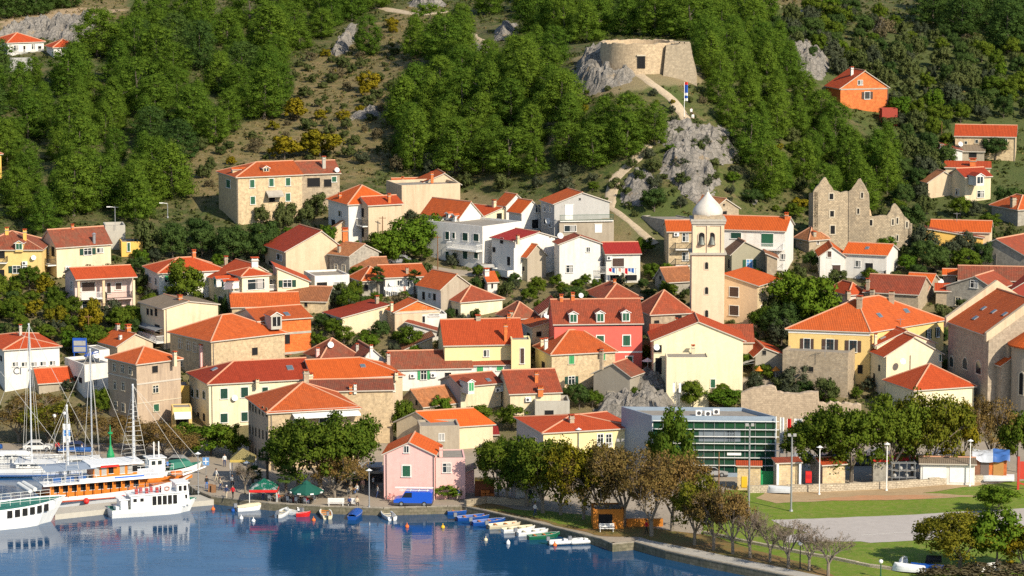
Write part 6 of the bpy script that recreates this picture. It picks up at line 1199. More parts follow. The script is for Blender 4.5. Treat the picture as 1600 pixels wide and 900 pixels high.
def scatter(kind, poly, space, hr, wr, labelf, group, seed, maxn=400, edge=None, keep=None, free=True):
    r = random.Random(seed); x0, x1 = min(p[0] for p in poly), max(p[0] for p in poly); y0, y1 = min(p[1] for p in poly), max(p[1] for p in poly); done = []
    for _ in range(maxn * 25):
        if len(done) >= maxn: break
        px, py = r.uniform(x0, x1), r.uniform(y0, y1)
        if not inside(poly, px, py) or (keep and not keep(px, py)): continue
        P = ground(px, py)
        if P.y > 699 and py > 30: continue
        if free and not free_of_houses(P): continue
        if any((P.x - q.x) ** 2 + (P.y - q.y) ** 2 < space ** 2 for q in PLANTED): continue
        done.append(P); PLANTED.append(P); kd = kind if isinstance(kind, str) else r.choices(list(kind), [kind[k] for k in kind])[0]
        h = r.uniform(*hr); plant_at(P, kd, h * (1 if kd[:4] == 'pine' else 1), h * r.uniform(*wr), labelf(px, py, kd), group if isinstance(group, str) else group(kd))
    return done
PLANTED = []
def pine_label(px, py, kd):
    tone = 'dark pine ' if kd == 'pine_dark' else 'green pine '
    if px < 330 and py < 370: return tone + 'of the left forest, ' + ('by the rock cutting above the villa' if py < 60 and px < 130 else 'just below the white hilltop villa' if py < 190 and px < 140 else 'along its upper edge' if py < 110 else 'halfway up' if py < 240 else 'behind the yellow and cream houses') + (' near the left edge' if px < 150 and py > 190 else '')
    if px < 600: return tone + ('along the top of the dry grass slope' if py < 100 else 'of the left forest, at the border of the dry grass')
    if py < 100: return (tone + 'at the top edge behind the round stone fort') if px < 1200 else tone + 'in the shaded grove at the top right corner'
    if px < 880: return tone + 'of the central grove left of the round stone fort'
    if px < 1075: return tone + 'of the grove directly below the round stone fort'
    return tone + 'on the slope between the round stone fort and the ruin'
ph = (5.8, 11.2); pw_ = (.92, 1.25)
notvilla = lambda x, y: not (x < 130 and 40 < y < 118)
scatter({'pine': 9, 'pine_dark': 1}, [(-40, 128), (60, 128), (130, 100), (185, 55), (300, 30), (450, 30), (440, 130), (440, 205), (335, 225), (285, 245), (275, 300), (250, 345), (200, 366), (60, 370), (-40, 355)], 6.3, ph, pw_, pine_label, 'pines of the hillside forest', 1, 92, keep=notvilla)
scatter('pine', [(430, 20), (600, -20), (590, 22), (545, 45), (470, 80), (430, 90)], 6.5, (7, 10), pw_, pine_label, 'pines of the hillside forest', 2, 16)
scatter('pine_dark', [(-40, -10), (110, -30), (100, 14), (40, 28), (-40, 30)], 6.5, (7, 11), pw_, pine_label, 'pines of the hillside forest', 3, 12)
scatter('pine', [(880, 188), (960, 204), (1040, 208), (1050, 232), (960, 262), (890, 270)], 4.3, (7, 9.5), pw_, pine_label, 'pines of the hillside forest', 41, 13)
scatter('pine', [(800, 95), (880, 100), (893, 150), (890, 200), (860, 165), (800, 132)], 5, (7, 9.5), pw_, pine_label, 'pines of the hillside forest', 42, 8)
scatter('pine', [(625, 170), (700, 125), (790, 110), (868, 150), (885, 195), (960, 212), (1045, 216), (1050, 230), (990, 248), (900, 270), (800, 282), (650, 262), (620, 225)], 5.3, ph, pw_, pine_label, 'pines of the hillside forest', 4, 46)
scatter('pine', [(640, 75), (720, 60), (730, 110), (650, 110)], 6.5, ph, pw_, pine_label, 'pines of the hillside forest', 5, 8)
scatter('pine', [(860, 62), (930, 42), (1090, 40), (1180, 30), (1190, 70), (1100, 64), (940, 54), (890, 80)], 5.6, (8, 11), pw_, pine_label, 'pines of the hillside forest', 16, 16)
scatter({'pine': 5, 'pine_dark': 1}, [(700, -40), (1190, -60), (1220, 40), (1100, 62), (940, 52), (880, 78), (800, 68), (760, 30)], 6.6, (8, 11), pw_, pine_label, 'pines of the hillside forest', 6, 34)
scatter('pine', [(1097, 160), (1092, 95), (1180, 60), (1235, 112), (1268, 150), (1292, 222), (1370, 240), (1400, 262), (1395, 305), (1330, 345), (1265, 338), (1170, 318), (1165, 275), (1165, 235), (1122, 190)], 5.3, (6.5, 10), (.8, 1.1), pine_label, 'pines of the hillside forest', 7, 60)
scatter('pine_dark', [(1420, 40), (1500, 10), (1640, 0), (1640, 85), (1560, 80), (1480, 60)], 6.5, (9, 12), pw_, pine_label, 'pines of the hillside forest', 8, 18)

GRP = {'scrub': 'scrub bushes on the slopes', 'olive': 'grey green olive bushes', 'oak': 'dark evergreen oaks', 'yellow': 'yellowing bushes on the slopes', 'brown': 'dry brown bushes', 'green': 'green garden trees', 'bright': 'bright green garden trees'}
def lab(where):
    A = {'scrub': 'grey green scrub bush', 'olive': 'silvery olive bush', 'oak': 'dense dark green oak', 'yellow': 'yellowing bush', 'brown': 'dry brown bush', 'green': 'mid green leafy tree', 'bright': 'bright green leafy tree', 'cypress': 'narrow dark cypress'}
    return lambda px, py, kd: A[kd] + ' ' + where
g_ = lambda kd: GRP.get(kd)
scatter({'scrub': 5, 'yellow': 1, 'brown': 2}, [(300, 300), (300, 225), (430, 190), (470, 100), (560, 60), (620, 40), (620, 130), (600, 160), (600, 250), (500, 250), (340, 290)], 4.2, (1.0, 2.6), (1.1, 1.7), lab('on the dry grass slope left of the central pines'), g_, 20, 90)
scatter({'scrub': 4, 'oak': 4, 'olive': 2, 'brown': .5, 'green': 3, 'bright': 1}, [(1200, 30), (1300, 10), (1420, 50), (1600, 90), (1620, 185), (1400, 215), (1400, 180), (1290, 105), (1210, 80)], 4.0, (2.5, 5.2), (.9, 1.3), lab('on the scrubby slope around the unfinished brick house'), g_, 21, 135, keep=lambda x, y: not (1285 < x < 1392 and 140 < y < 192))
scatter({'oak': 4, 'olive': 3, 'scrub': 2, 'green': 2}, [(1400, 225), (1480, 195), (1490, 250), (1450, 300), (1450, 345), (1420, 370), (1400, 340)], 3.6, (3, 5.5), (.9, 1.2), lab('between the ruin and the houses of the right slope'), g_, 22, 40)
scatter({'olive': 5, 'scrub': 3, 'green': 1}, [(700, 285), (780, 275), (940, 268), (945, 300), (830, 300), (730, 300)], 4.2, (1.8, 3.2), (1, 1.5), lab('under the pines above the hill cluster'), g_, 23, 30)
scatter({'scrub': 3, 'olive': 2, 'bright': 1}, [(1020, 200), (1060, 195), (1160, 225), (1150, 300), (1080, 330), (1010, 330), (960, 300)], 3.2, (1.6, 2.8), (1.1, 1.6), lab('on the limestone crags by the gravel path'), g_, 24, 40)
scatter({'green': 5, 'yellow': 2, 'olive': 1, 'bright': 1}, [(-20, 450), (65, 448), (105, 495), (215, 500), (216, 540), (150, 560), (110, 555), (95, 520), (-20, 515)], 3.0, (2.8, 4.6), (1, 1.35), lab('in the overgrown gardens between the pink loggia house and the harbour'), g_, 25, 80)
scatter({'oak': 3, 'green': 2, 'scrub': 1}, [(215, 395), (300, 375), (345, 385), (345, 410), (230, 408)], 4.4, (4, 6), (1, 1.3), lab('in the dark thicket behind the white hip roofed house'), g_, 26, 12)
scatter({'oak': 1}, [(355, 400), (430, 385), (432, 408), (360, 418)], 4.4, (5, 7), (1, 1.3), lab('in the dark thicket below the green shuttered stone house'), g_, 27, 6)
scatter({'green': 2, 'scrub': 2, 'olive': 1}, [(770, 468), (900, 462), (935, 458), (930, 445), (800, 450)], 2.6, (1.8, 3.2), (1, 1.3), lab('in the garden strip below the brightest white house'), g_, 28, 20)
scatter({'oak': 3, 'green': 2, 'olive': 1}, [(1425, 445), (1440, 400), (1535, 395), (1535, 428), (1470, 450)], 3.8, (4, 5.5), (1, 1.3), lab('in the clump below the yellow house with orange roof'), g_, 29, 14)
scatter({'scrub': 2, 'olive': 2, 'green': 2}, [(1170, 480), (1225, 480), (1225, 545), (1180, 540)], 3.5, (4, 5.5), (1, 1.2), lab('in the dark clump between bell tower and large yellow building'), g_, 30, 8)
scatter({'scrub': 3, 'green': 2, 'brown': 1}, [(470, 285), (510, 300), (500, 350), (455, 360), (395, 350), (400, 330)], 3.6, (2.4, 4.2), (1, 1.3), lab('climbing around the terrace of the green shuttered stone house'), g_, 31, 12)
scatter({'scrub': 3, 'brown': 2, 'olive': 1}, [(540, 250), (620, 245), (700, 270), (690, 285), (600, 270)], 4.6, (2.5, 4), (1, 1.3), lab('above the sweeping orange roof'), g_, 32, 14)
for k, (poly, wh) in enumerate((([(-20, 400), (230, 400), (480, 360), (480, 480), (-20, 560)], 'among the houses on the left'), ([(480, 360), (760, 330), (860, 420), (860, 600), (480, 600)], 'among the houses in the middle'), ([(860, 420), (1080, 380), (1260, 400), (1260, 640), (860, 640)], 'among the houses around the bell tower'), ([(1260, 400), (1640, 300), (1640, 660), (1260, 640)], 'among the houses on the right'))):
    scatter({'green': 4, 'scrub': 3, 'olive': 2, 'bright': 2, 'oak': 2, 'brown': 1}, poly, 2.5, (1.2, 3.2), (1, 1.5), lab(wh), g_, 60 + k, 80, free=True)
scatter({'scrub': 4, 'olive': 2, 'yellow': 1, 'brown': 1, 'green': 1}, [(880, 150), (930, 140), (1010, 135), (1060, 165), (1100, 140), (1130, 195), (1200, 250), (1160, 320), (1090, 330), (1010, 345), (940, 320), (900, 290), (1010, 250), (1040, 210), (900, 190)], 2.6, (.7, 1.9), (1.1, 1.7), lab('on the open slope around the fort path and crags'), g_, 33, 70)
scatter({'scrub': 4, 'oak': 2, 'green': 2, 'yellow': 1}, [(1180, 150), (1290, 165), (1300, 215), (1400, 215), (1400, 340), (1250, 345), (1150, 320)], 3.0, (1.4, 3.2), (1, 1.5), lab('filling gaps between the pines left of the brick house'), g_, 34, 40)
# trees named one by one
for a in (('yellow', 462, 188, 36, 48, 'yellowest bush on the dry slope, above the stone house'), ('yellow', 575, 142, 32, 44, 'yellow green bush left of the central pines'), ('yellow', 500, 245, 45, 75, 'broad yellow green bush behind the tall stone house'), ('yellow', 445, 250, 40, 60, 'yellow green bush behind the roof of the tall stone house'),
          ('pine', 575, 85, 62, 52, 'rounded lone pine beside the pale rock blade'), ('pine', 648, 265, 95, 66, 'lowest bright pine at the left end of the central grove'), ('bright', 635, 405, 62, 80, 'bright green tree left of the hill cluster'), ('bright', 600, 412, 55, 70, 'bright green tree right of the old stone house'), ('bright', 665, 395, 62, 70, 'bright green tree against the wall of the blank beige house'),
          ('green', 290, 478, 78, 66, 'dark round tree before the white hip roofed house'), ('cypress', 337, 492, 36, 12, 'left small cypress beside the twin dormer house'), ('cypress', 352, 490, 34, 12, 'right small cypress beside the twin dormer house'), ('cypress', 379, 482, 24, 7, 'thin cypress in front of the plain vivid red roof'),
          ('oak', 1022, 330, 40, 46, 'dark round bush on the grass at the foot of the crag'), ('bright', 1240, 512, 92, 90, 'large yellow green tree between peach house and white house'), ('bright', 1275, 525, 90, 84, 'taller yellow green tree right of the large yellow green tree'), ('green', 1230, 480, 60, 60, 'green tree under the balconies of the long white house'), ('oak', 1235, 530, 60, 46, 'dark tree behind the left end of the large yellow building'),
          ('olive', 1245, 612, 46, 62, 'large round silvery olive tree above the old town wall'), ('scrub', 1290, 628, 40, 46, 'dull green bush beside the large olive tree'), ('oak', 1215, 535, 58, 60, 'dark bush in the gap left of the large yellow building'), ('olive', 1012, 603, 14, 24, 'left grey cushion bush on the rocky mound'), ('olive', 1038, 604, 14, 24, 'right grey cushion bush on the rocky mound'),
          ('green', 1082, 640, 50, 50, 'tree beside the telephone mast on the rocky mound'), ('bright', 1130, 637, 32, 70, 'low bright bush row before the big cream gabled house'), ('green', 545, 487, 40, 40, 'shrubby tree between the long stone shed and the palms'), ('olive', 530, 478, 30, 44, 'grey bush beside the long stone shed'), ('green', 640, 545, 36, 44, 'bush on the bank above the slanting stone gable'), ('bright', 575, 545, 24, 40, 'green creeper bush below the blank cream front'), ('green', 500, 545, 30, 34, 'dark bush right of the unfinished brick house'),
          ('bright', 690, 655, 40, 40, 'bright bush in front of the decaying cottage'), ('green', 632, 690, 70, 44, 'tall green shrub left of the decaying cottage'), ('oak', 905, 640, 46, 40, 'dark ivy tree beside the grey plastered gabled house'), ('green', 730, 690, 40, 70, 'green bushes right of the smooth orange roof'), ('green', 745, 660, 30, 60, 'bushes above the smooth orange roof'), ('green', 800, 672, 40, 60, 'bushes between smooth orange roof and the twin arched windows house'),
          ('bright', 700, 780, 24, 46, 'round green bush beside the pink annexe'), ('bright', 330, 712, 55, 90, 'vine covered trellis tree below the long cream house'), ('green', 365, 715, 55, 60, 'dark green vine tree left of the tent-like orange roof'), ('bright', 290, 700, 40, 60, 'bright green vine tree behind the harbour cafe'),
          ('green', 160, 648, 46, 36, 'green bush at the foot of the white terrace house'), ('olive', 108, 610, 22, 26, 'little palm-like bush by the low red roofed shed'), ('oak', 1555, 250, 40, 50, 'dark bush below the long low stone house'), ('oak', 1575, 330, 40, 50, 'dark tree at the right edge above the orange hipped roof'), ('green', 1500, 340, 36, 40, 'green bush under the cream dormer house')):
    T(*a)
T('scrub', 1388, 198, 18, 34, 'scrub in front of the broken brick shed'); T('olive', 1405, 196, 20, 30, 'grey green bush right of the broken brick shed')
# promenade trees
for k, a in enumerate((('plane', 778, 776, 96, 56), ('plane', 792, 786, 104, 86), ('plane', 848, 802, 118, 96), ('turning', 876, 805, 120, 92), ('plane', 822, 792, 112, 84), ('turning', 912, 812, 128, 92))): T(*a, ['first tree of the promenade row, next to the market stall', 'second tree of the promenade row, leafy and dark trunked', 'fourth tree of the promenade row over the shaded grass', 'fifth tree of the promenade row, its leaves turning yellow', 'third tree of the promenade row with white shed behind', 'sixth tree of the promenade row, leaves thinning'][k], 'promenade plane trees')
for k, a in enumerate((('autumn', 938, 818, 130, 100), ('autumn', 975, 822, 135, 120), ('autumn', 1018, 838, 125, 100), ('autumn', 1050, 830, 130, 100), ('turning', 1085, 852, 110, 86), ('autumn', 1115, 860, 108, 80), ('autumn', 1145, 866, 110, 84))): T(*a, ['rusty thinning tree left of the orange kiosk', 'biggest rusty tree, right over the orange kiosk', 'yellow leaved tree with a pale leaning trunk by the walkway', 'rusty tree behind the pale leaning trunk', 'pale trunked tree still with yellow green leaves near the walkway', 'forked pale tree with few rusty leaves', 'broad forked tree with rust tinted twigs'][k], 'autumn trees by the walkway')
for k, a in enumerate((('bare', 1172, 872, 98, 76), ('bare', 1203, 879, 90, 70), ('bare', 1232, 887, 96, 80), ('bare', 1264, 892, 84, 64), ('bare', 1294, 900, 92, 76), ('bare', 1170, 854, 80, 60))): T(*a, ['first leafless tree of the row by the walkway', 'second leafless tree of the row by the walkway', 'third leafless tree, wide topped, by the walkway', 'small leafless tree beside the black lamp post', 'last leafless tree of the row, at the bottom edge', 'leafless tree set back behind the row'][k], 'leafless trees by the walkway')
for k, a in enumerate((('plane', 1330, 755, 132, 110), ('plane', 1395, 752, 132, 100), ('turning', 1455, 748, 140, 100), ('plane', 1290, 752, 110, 90), ('turning', 1500, 742, 120, 70), ('autumn', 1550, 735, 120, 80), ('green', 1590, 738, 100, 60), ('turning', 1425, 745, 120, 80))): T(*a, ['dark green car park tree behind the red roofed block shed', 'fullest car park tree behind the scaffolding', 'yellow green car park tree in front of the square red hipped roof', 'car park tree right of the banner flags', 'thin yellow tree beside the church wall', 'brownish tree in front of the church apse', 'dark leafy tree at the right edge under the church', 'car park tree between the fullest one and the yellow green one'][k], 'car park trees')
T('green', 1054, 756, 118, 72, 'tall green tree leaning against the glass building'); T('green', 1028, 752, 84, 50, 'second crown beside the tall tree at the glass building')
T('plane', 500, 775, 130, 110, 'large green quayside tree left of the pink house', 'quayside cafe trees'); T('plane', 548, 772, 128, 100, 'right half of the large green tree mass beside the pink house', 'quayside cafe trees'); T('plane', 465, 765, 110, 80, 'green tree between the palms and the large quayside tree', 'quayside cafe trees')
T('autumn', 523, 781, 78, 84, 'bare branched tree with rusty leaves behind the white benches', 'quayside cafe trees'); T('bare', 383, 772, 62, 46, 'leafless tree with a pale trunk in front of the beige canopy', 'quayside cafe trees')
T('bright', 1560, 800, 48, 82, 'dark feathery tree by the playing field', None); T('turning', 1500, 888, 92, 110, 'yellowing tree at the lower right, left one'); T('bright', 1555, 892, 100, 100, 'fuller yellowing tree at the lower right, beside the rowing boats'); T('turning', 1600, 895, 80, 80, 'yellowing tree cut by the right edge'); T('brown', 1555, 905, 26, 120, 'brown hedge at the bottom right corner'); T('brown', 1480, 905, 20, 90, 'brown hedge beside the upturned boats')
for k, (px, py, hp, wp) in enumerate(((30, 690, 62, 90), (75, 694, 66, 90), (120, 696, 66, 90), (175, 700, 55, 80), (255, 716, 60, 90), (225, 708, 50, 70), (55, 660, 50, 70), (285, 722, 50, 60))): T('autumn' if k != 1 else 'turning', px, py, hp, wp, ['rusty harbour tree at the left edge below the lettered white building', 'yellow green harbour tree in front of the low red roofed shed', 'rusty harbour tree between two yacht masts', 'rusty harbour tree below the white terrace house', 'yellow green harbour tree right of the old grey house', 'harbour tree at the pink base of the old grey house', 'brownish tree right under the lettered white building', 'small brown tree behind the gulet bowsprit'][k], 'harbour trees')
# palms
def palm_mesh(seed, h, n=34, ln=1.9):
    r = random.Random(seed); mb = MB()
    for i in range(n):
        a = i * 2.4; el = r.uniform(-.75, 1.3); d = Vector((math.cos(a) * math.cos(el), math.sin(a) * math.cos(el), math.sin(el))); b0 = Vector((0, 0, h)); stem = b0 + d * ln * .55; mb.tube(b0, stem, .03, .02, 3, caps=False); u = d.cross(Vector((0, 0, 1))); u = u.normalized() if u.length > .05 else Vector((1, 0, 0)); v = u.cross(d)
        for k in range(11):
            t = (k - 5) / 5 * 1.35; e = (d * math.cos(t) + u * math.sin(t)); tip = stem + e * ln * .5 * r.uniform(.8, 1.05) - Vector((0, 0, .12 * abs(k - 5) / 5 + .1)); o = (d * -math.sin(t) + u * math.cos(t)) * .07; mid = stem.lerp(tip, .55); mb.poly([stem, mid + o + v * .02, tip, mid - o + v * .02])
    o = mb.build('crown', LEAF['palm']); d = o.data; bpy.data.objects.remove(o)
    tb = MB(); hh = h
    for i in range(7): tb.tube((0, 0, -.5 + (hh + .5) * i / 7), (0, 0, -.5 + (hh + .5) * (i + 1) / 7), .20, .16, 8, caps=False)
    for i in range(22): a = i * 2.4; z = hh * (1 - .25 * r.random()); tb.poly([(math.cos(a) * .16, math.sin(a) * .16, z), (math.cos(a) * .36, math.sin(a) * .36, z - .5), (math.cos(a + .5) * .3, math.sin(a + .5) * .3, z - .45)], 0)
    o = tb.build('trunk', BARK); td = o.data; bpy.data.objects.remove(o); return td, d
def palm(px, py, toppx, wpx, label, flatz=None):
    P = ground(px, py); s = ppm(P); hh = (py - toppx) / s; cr = wpx / s / 2; td, d = palm_mesh(int(px), max(.8, hh - cr * .8), 36, cr * 1.05); root = empty('palm_tree', P, label, 'palm tree', 'palm trees')
    for nm, dd in (('trunk', td), ('crown', d)): o = bpy.data.objects.new(nm, dd); COL.objects.link(o); o.parent = root
palm(590, 466, 417, 28, 'left palm beside the white laundry line'); palm(648, 466, 421, 26, 'right palm beside the white laundry line')
palm(395, 757, 727, 34, 'low palm beside the leafless quayside tree'); palm(447, 778, 726, 36, 'palm between the red trimmed canopy and the green parasol'); palm(418, 752, 697, 34, 'palm behind the red trimmed canopy'); palm(440, 738, 675, 36, 'tallest palm in front of the tent-like orange roofed house')

# tufts of grass and low cover on the hill, one mass each
def cover(name, seed, n, sel, size, mat, up):
    rng = np.random.default_rng(seed); X = rng.uniform(-135, 135, n); Y = rng.uniform(440, 740, n); Z = gz_np(X, Y); ok = Z > 3
    ix = np.clip(((X - GX[0]) / 1.25).round().astype(int), 0, nx - 1); iy = np.clip(((Y - GY[0]) / 1.25).round().astype(int), 0, ny - 1); zn = zone.reshape(ny, nx, 4)[iy, ix]; ok &= sel(zn, rng.uniform(size=n), np.array([noise.noise(Vector((x * .12, y * .12, seed))) for x, y in zip(X, Y)]))
    for A, e1, e2, W, D in FOOT:
        dx, dy = X - A.x, Y - A.y; det = e1.x * e2.y - e1.y * e2.x; u = (dx * e2.y - dy * e2.x) / det; v = (e1.x * dy - e1.y * dx) / det; ok &= ~((u > -.5) & (u < W + .5) & (v > -.5) & (v < D + .5))
    for o in COL.objects:
        if o.name.startswith(('hill_path', 'lane')):
            c = np.array([v.co[:2] for v in o.data.vertices])[3::7]
            for p in c: ok &= (X - p[0]) ** 2 + (Y - p[1]) ** 2 > 2.2
    X, Y, Z = X[ok], Y[ok], Z[ok]; cl = np.stack([X, Y, Z + .05, rng.uniform(.5, 1.2, len(X)) * size, rng.uniform(.5, 1.2, len(X)) * size * up], -1); V, Q, NV = leaves(rng, cl, 7, size * .9, up=.8, jit=.7); me = np_mesh(name, V, Q, [mat]); me.polygons.foreach_set('use_smooth', [True] * len(Q)); me.normals_split_custom_set_from_vertices(NV.tolist()); o = bpy.data.objects.new(name, me); COL.objects.link(o); setp(o, None, None, None, 'stuff')
cover('dry_grass', 5, 16000, lambda z, r, q: (z[:, 0] > .6) & (r < .9) | (r < .10), .45, leaf_mat('dry_grass_blades', (.16, .125, .05), (.30, .23, .10)), .6)
cover('ground_cover', 6, 42000, lambda z, r, q: (z[:, 2] < .4) & (r < np.where(z[:, 0] > .6, .25, .75)) & (q > -.18), .6, leaf_mat('low_green_cover', (.05, .08, .018), (.15, .155, .05), .35), .55)
# ---------------------------------------------------------------- boats
WHITEH = plain('boat_white', (.80, .80, .78), .3, spec=.5, var=.06); BOATC = {'white': WHITEH, 'blue': plain('boat_blue', (.012, .075, .32), .4), 'green': plain('boat_green', (.012, .12, .06), .4), 'red': plain('boat_red', (.55, .02, .02), .4), 'cream': plain('boat_cream', (.62, .55, .38), .5), 'grey': plain('boat_grey', (.55, .57, .58), .5),
         'wood': plain('varnished_wood', (.62, .19, .025), .35, var=.2), 'anti': plain('brown_antifouling', (.16, .05, .03), .6), 'deckgreen': plain('green_deck', (.03, .17, .12), .6), 'awn': plain('grey_blue_awning', (.26, .31, .38), .7), 'navy': plain('navy_canvas', (.02, .09, .28), .7), 'tube': plain('inflatable_tube', (.62, .63, .62), .5), 'black': plain('black_rubber', (.02, .02, .022), .5)}
def hull_sections(L, B, fb, fs, draft, full=.55, rake=.1, n=18):
    S = []
    for i in range(n + 1):
        t = i / n; x = -L / 2 + L * t; bw = B / 2 * (.78 + .22 * min(1, t / .35)) * (1 - max(0, (t - full) / (1 - full)) ** 2.3); sh = fs + (fb - fs) * t ** 2.2; pr = []
        for k, (zb, bf) in enumerate(((1, 1), (.55, .96), (0, .80 if t < .85 else .6), (-.5, .48), (-1, .02))): z = sh * zb if zb >= 0 else draft * zb; xr = x - rake * L * max(0, t - .6) / .4 * (1 - (z + draft) / (sh + draft)); pr.append(Vector((xr, bw * bf, z)))
        S.append(pr)
    return S
def hull(name, parent, L, B, fb, fs, draft, m, full=.55, rake=.1, rail=None, deck=None, open_=False, boot=None, deckdrop=.25):
    S = hull_sections(L, B, fb, fs, draft, full, rake); mb = MB(); fl = lambda v: Vector((v.x, -v.y, v.z))
    for i in range(len(S) - 1):
        for k in range(4):
            q = [S[i][k], S[i + 1][k], S[i + 1][k + 1], S[i][k + 1]]; mi = 0 if k < (2 if boot else 9) else 3; mb.poly(q[::-1], mi); mb.poly([fl(v) for v in q], mi)
        a, b_ = S[i][0], S[i + 1][0]
        inn = lambda v, d, f: Vector((v.x, max(0, v.y - d), v.z - f))
        for g in (lambda v: v, fl):
            up = [g(a), g(b_), g(inn(b_, .12, 0)), g(inn(a, .12, 0))]; dn = [g(inn(a, .12, 0)), g(inn(b_, .12, 0)), g(inn(b_, .2, .5 * b_.z if open_ else deckdrop)), g(inn(a, .2, .5 * a.z if open_ else deckdrop))]
            if g is fl: up, dn = up[::-1], dn[::-1]
            mb.poly(up, 1); mb.poly(dn, 1 if not open_ else 2)
        d = (lambda v: inn(v, .2, .5 * v.z)) if open_ else (lambda v: inn(v, .2, deckdrop))
        mb.poly([d(a), fl(d(a)), fl(d(b_)), d(b_)], 2)
    tr = S[0]; mb.poly([v for v in tr] + [fl(v) for v in tr[::-1]], 0)
    return mb.build('hull', [m, rail or m, deck or m, boot or m], parent)
def outboard(parent, L, z, big=1):
    mb = MB(); mb.box((-L / 2 - .22 * big, 0, z + .3 * big), (.42 * big, .34 * big, .5 * big), 0); mb.box((-L / 2 - .2 * big, 0, z - .15 * big), (.14, .12, .8 * big), 1); mb.tube((-L / 2 + .1, 0, z + .35), (-L / 2 + .6, .1, z + .45), .03, n=5, m=1); mb.build('outboard_motor', [plain('motor_grey', (.20, .21, .23), .4), BOATC['black']], parent)
def small_boat(px, py, lpx, hd, col, label, cover=None, motor=True, kind='open', inner='cream'):
    P = at_z(px, py, 0); s = ppm(P); c = abs(math.cos(R(hd))); L = max(1.9, min(5.6, lpx / s / max(c, .45))); B = L * .36; r = empty('rowing_boat' if not motor else 'motor_boat', P, label, 'boat', 'small boats along the quay', R(hd))
    if kind == 'rib':
        mb = MB(); rt = .24
        pts = [Vector((-L / 2, B / 2 - rt, .3)), Vector((L * .15, B / 2 - rt, .32)), Vector((L * .38, B * .3, .40)), Vector((L * .5, 0, .52)), Vector((L * .38, -B * .3, .40)), Vector((L * .15, -B / 2 + rt, .32)), Vector((-L / 2, -B / 2 + rt, .3))]
        for a, b_ in zip(pts, pts[1:]): mb.tube(a, b_, rt, n=10); mb.ball(b_, rt, 0, 10)
        mb.build('tube', BOATC[col] if col != 'white' else BOATC['tube'], r, smooth=True); mb = MB(); mb.box((-.1, 0, .12), (L * .85, B - .5, .2)); mb.build('floor', BOATC[inner], r); mb = MB(); mb.box((L * .02, 0, .45), (.7, .6, .5)); mb.build('seat', WHITEH, r)
    else:
        hull('hull', r, L, B, .75, .5, .3, BOATC[col], .5, .12, rail=WHITEH if col != 'white' else BOATC['cream'] if inner != 'grey' else BOATC['grey'], deck=BOATC[inner], open_=not cover)
        if cover:
            S = hull_sections(L, B, .75, .5, .3, .5, .12); mb = MB(); prev = None
            for i, pr in enumerate(S):
                a = pr[0]; rowp = [Vector((a.x, a.y * f, a.z + .04 + .38 * (1 - f * f) * (1 - abs(i / len(S) - .45)))) for f in (1, .5, 0, -.5, -1)]
                if prev: [mb.poly([prev[k], prev[k + 1], rowp[k + 1], rowp[k]]) for k in range(4)]
                prev = rowp
            mb.build('cover', BOATC[cover], r, smooth=True)
        else:
            for x in (-L * .28, L * .02, L * .26): mb = MB(); mb.box((x, 0, .46), (.28, B * (.84 if x < L * .1 else .6), .05)); mb.build('thwart', BOATC['wood'] if col != 'white' else BOATC['cream'], r)
    if motor: outboard(r, L, .5)
    return r
for a in ((391, 797, 40, 22, 'white', 'white boat under a cream cover, leftmost of the small boats at the cafe quay', 'cream'), (434, 796, 26, 170, 'white', 'grey white inflatable alongside the cafe quay under the red trimmed canopy', None, False, 'rib'), (442, 805, 20, 75, 'white', 'tiny white boat with black outboard beside the grey white inflatable', None, True, 'open', 'grey'), (457, 804, 26, 150, 'white', 'white motor boat next to the red rowing boat, bow to the left', None, True, 'open', 'grey'), (478, 799, 28, 20, 'white', 'white pointed boat behind the red rowing boat', 'white', False),
          (474, 807, 12, 8, 'red', 'small red rowing boat with yellow gear in it', None, False, 'open', 'red'), (509, 806, 24, 100, 'cream', 'cream boat moored stern out below the white benches', None, True, 'open', 'cream'), (531, 801, 30, 172, 'white', 'low white boat lying lengthways between the cream and the blue covered boat', None, False), (556, 807, 24, 80, 'blue', 'blue boat under a blue canvas cover, moored stern out', 'blue', False), (606, 808, 24, 108, 'white', 'white boat with grey outboard in front of the pink house', None, True, 'open', 'grey'),
          (720, 803, 42, 8, 'blue', 'dark blue boat nearest the corner of the quay', None, False, 'open', 'blue'), (742, 812, 56, 14, 'blue', 'bright blue boat, second of the slanting mooring row', None, True, 'open', 'blue'), (764, 819, 52, 16, 'blue', 'blue boat with brown cover, third of the slanting mooring row', None, True, 'open', 'blue'), (790, 824, 54, 18, 'cream', 'cream and white boat, first pale one after the blue boats', None, True, 'open', 'cream'), (812, 830, 54, 20, 'white', 'clean white boat in the middle of the slanting mooring row', None, False), (834, 835, 52, 20, 'white', 'white boat with dark lining left of the green boat', None, True, 'open', 'grey'),
          (850, 841, 50, 18, 'green', 'dark green boat with red waterline', None, False, 'open', 'green'), (884, 850, 50, 12, 'white', 'white inflatable with blue stripe and orange fender right of the green boat', None, True, 'rib', 'navy'), (916, 849, 46, 14, 'white', 'last white inflatable of the slanting row, by the quay corner', None, True, 'rib'), (1058, 867, 33, 5, 'white', 'farther of two white dinghies tied to the walkway', 'white', False), (1081, 875, 32, 6, 'white', 'nearer of two white dinghies tied to the walkway', 'white', False)): small_boat(*a)
def landboat(px, py, L, hd, col, label, roll=180, deck='white'):
    P = at_z(px, py, ZQ); r = empty('rowing_boat', P + Vector((0, 0, .75 if roll > 90 else .3)), label, 'boat', None, R(hd)); r.rotation_euler[0] = R(roll); hull('hull', r, L, L * .36, .75, .5, .3, BOATC[col], .5, .1, deck=BOATC[deck]); return r
